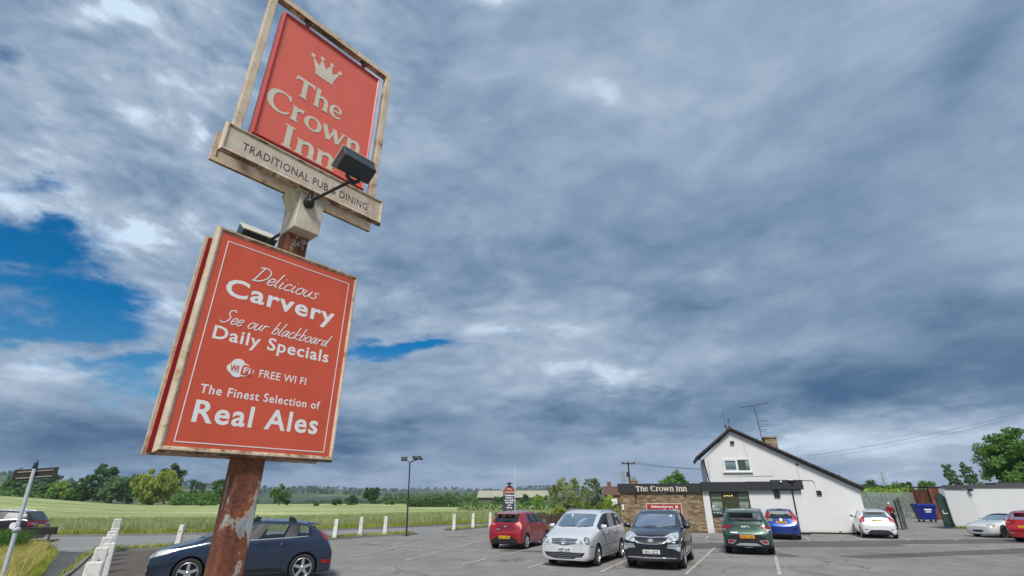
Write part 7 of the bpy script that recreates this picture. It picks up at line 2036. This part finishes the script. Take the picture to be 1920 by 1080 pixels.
# --- white small hatchback ------------------------------------------------------------------------
fp = dict(L=3.95, W=1.72, H=1.48, gc=.15, nose=.62, hood=(.78, .98), cowl=1.05, wst=1.78, belt=(.97, 1.08), rroof=(3.32, 1.40), rglass=(3.72, 1.04), pillars=[(2.1, 2.25), (2.2, 2.33), (2.92, 2.92), (2.98, 2.98)], quarter=(3.25, 3.32), qx=1.5,
          side_glass=(5, 6, 8), black_cells=(7,), ax=(.82, 3.31), wr=.30, spokes=7, glass={'windscreen': GLASS_C, 'rear_window': GLASS_R, 'side_window': GLASS_C}, tumble=.745, bump=.62)
WHTP = m_paint('white_car_paint', (.72, .72, .73), .0, .30)
WF = Car('hatchback', 'white small hatchback seen from behind near the right corner of the pub', (21.3, 31.55), yaw((.45, .893)), fp, WHTP)
WF.decal('tail_light', [(-.10, 1.12), (-.02, 1.12), (.06, .98), (.14, .87), (.04, .80), (-.15, .85), (-.13, .95)], REDLENS, 'rear', R(34), .007)
WF.decal('tail_light_reflector', [(-.08, .97), (.02, .95), (.05, .87), (-.08, .88)], plain('pink_lens', (.55, .13, .14), .4), 'rear', R(34), .012)
WF.decal('rear_valance', sym([(0, .44), (.40, .43), (.56, .32), (.60, .22), (0, .2)]), plain('navy_valance', (.015, .017, .035), .5), 'rear', mirror=False, off=.006)
WF.decal('bumper_slot', [(.50, .46), (.68, .475), (.66, .43), (.50, .43)], BLACK, 'rear', 0, .006)
WF.decal('emblem', ell(0, .985, .055, .03), INK, 'rear', mirror=False, off=.010); WF.decal('model_badge', [(-.58, .86), (-.48, .86), (-.48, .84), (-.58, .84)], CHROME, 'rear', mirror=False, off=.008)
WF.plate('rear', .885, 'SN15 OWJ', PLATEY); WF.mirrors(1.34, 1.04, plain('dark_mirror', (.03, .032, .04), .4)); WF.doors([[(1.2, .3), (1.24, .95)], [(2.42, .3), (2.5, .7), (2.42, 1.02)]]); WF.handles((2.25,), .88, BLACK)
spoiler(WF, 3.28, 3.56, .48, WHTP)

# --- white soft-top roadster ----------------------------------------------------------------------
rp = dict(L=3.98, W=1.68, H=1.24, gc=.14, nose=.52, nosew=.60, hood=(.66, .86), cowl=1.35, wst=1.86, belt=(.86, .90), rroof=(2.75, 1.15), rglass=(3.20, .92), pillars=[(2.3, 2.25), (2.55, 2.45)], quarter=(2.85, 2.75), qx=1.62,
          side_glass=(5, 6), ax=(.82, 3.08), wr=.305, spokes=5, soft=True, topmat=plain('navy_soft_top', (.018, .016, .045), .9, var=.2), glass={'windscreen': GLASS_R, 'rear_window': GLASS_D, 'side_window': GLASS_C}, tumble=.70, bump=.60, rimmat=DARKMETAL, seatx=2.2)
CREAMP = m_paint('off_white_paint', (.66, .67, .67), .05, .28)
RS = Car('roadster', 'white two-seat roadster with a dark soft top, nose pointing left', (28.8, 31.4), yaw((-.975, -.22)), rp, CREAMP)
RS.decal('headlight', ell(.02, .63, .20, .075), plain('amber_clear_lens', (.42, .34, .22), .15, .3, coat=1), 'front', R(48), .006); RS.decal('headlight_lens', ell(-.06, .635, .07, .055), LAMPCHROME, 'front', R(48), .011)
RS.decal('lower_grille', sym([(0, .40), (.30, .385), (.26, .30), (0, .28)]), BLACK, 'front', mirror=False)
RS.doors([[(1.75, .26), (1.72, .84)], [(2.75, .28), (2.78, .86)]]); RS.handles((2.6,), .74, BLACK); RS.mirrors(1.78, .93, CREAMP, .9); RS.aerial(.95, l=.3)
RS.decal('tail_light', ell(-.05, .72, .16, .08), REDLENS, 'rear', R(40), .006); RS.plate('rear', .55, '', PLATEY)

# --- white hatchback squeezed between the roadster and the red car ----------------------------------
fp2 = dict(fp); 
W2 = Car('hatchback', 'white hatchback mostly hidden between the roadster and the bright red car', (29.95, 29.7), yaw((.985, -.17)), fp2, WHTP)
W2.decal('tail_light', [(-.20, 1.08), (.0, .98), (.12, .86), (-.02, .78), (-.20, .84)], plain('dark_red_lens', (.16, .008, .016), .12, coat=1), 'rear', R(34), .007)
W2.plate('rear', .52, '', PLATEY); W2.decal('rear_valance', sym([(0, .36), (.56, .30), (.60, .22), (0, .2)]), BLACK, 'rear', mirror=False, off=.006)

# --- bright red hatchback cut by the right edge -----------------------------------------------------
vp = dict(L=4.2, W=1.78, H=1.50, gc=.16, nose=.62, hood=(.80, 1.0), cowl=1.12, wst=1.85, belt=(.98, 1.06), rroof=(3.58, 1.42), rglass=(4.02, 1.05), pillars=[(2.05, 2.25), (2.15, 2.33), (2.98, 3.0), (3.06, 3.08)], quarter=(3.52, 3.58), qx=1.6,
          side_glass=(5, 6, 8), black_cells=(7, 9), ax=(.88, 3.46), wr=.315, glass={'windscreen': GLASS_C, 'rear_window': GLASS_R, 'side_window': GLASS_D}, tumble=.76)
BRED = m_paint('bright_red_paint', (.50, .010, .016), .1, .26)
VR = Car('hatchback', 'bright red hatchback cut off by the right edge of the picture', (27.75, 27.6), yaw((.95, .31)), vp, BRED)
VR.decal('tail_light', [(-.34, 1.02), (.0, 1.06), (.22, .98), (.16, .80), (-.12, .78), (-.32, .86)], REDLENS, 'rear', R(40), .007); VR.decal('tail_light_reflector', [(-.14, .93), (.06, .95), (.08, .87), (-.12, .86)], plain('pink_lens', (.55, .13, .14), .4), 'rear', R(40), .012)
VR.decal('bumper_crease', sym([(0, .52), (.6, .54), (.6, .525), (0, .505)]), SHUT, 'rear', mirror=False, off=.005); VR.decal('bumper_lamp', [(.48, .44), (.68, .45), (.68, .40), (.48, .39)], CLEARLENS, 'rear', 0, .008)  # shade of the bumper crease painted as a thin near-black strip
VR.plate('rear', .72, '', PLATEY); VR.doors([[(2.15, .3), (2.1, 1.0)], [(2.9, .4), (3.05, 1.04)]]); VR.mirrors(1.42, 1.04, BRED); VR.aerial(3.3); VR.handles((1.98, 2.9), .9, BRED)
spoiler(VR, 3.52, 3.84, .54, BRED)

# ------------------------------------------------------------------ the air
def f_haze():
    m = bpy.data.materials.new('haze'); m.use_nodes = True; t = m.node_tree; t.nodes.clear()
    o = t.nodes.new('ShaderNodeOutputMaterial'); v = t.nodes.new('ShaderNodeVolumePrincipled')
    v.inputs['Color'].default_value = (.62, .74, .92, 1); v.inputs['Density'].default_value = .00015; v.inputs['Anisotropy'].default_value = .0
    t.links.new(v.outputs[0], o.inputs['Volume']); return m
q = MB(); q.box(-2600, 2600, -60, 2700, -12, 90)
hz = q.build('haze', f_haze()); tag(hz, kind='stuff')
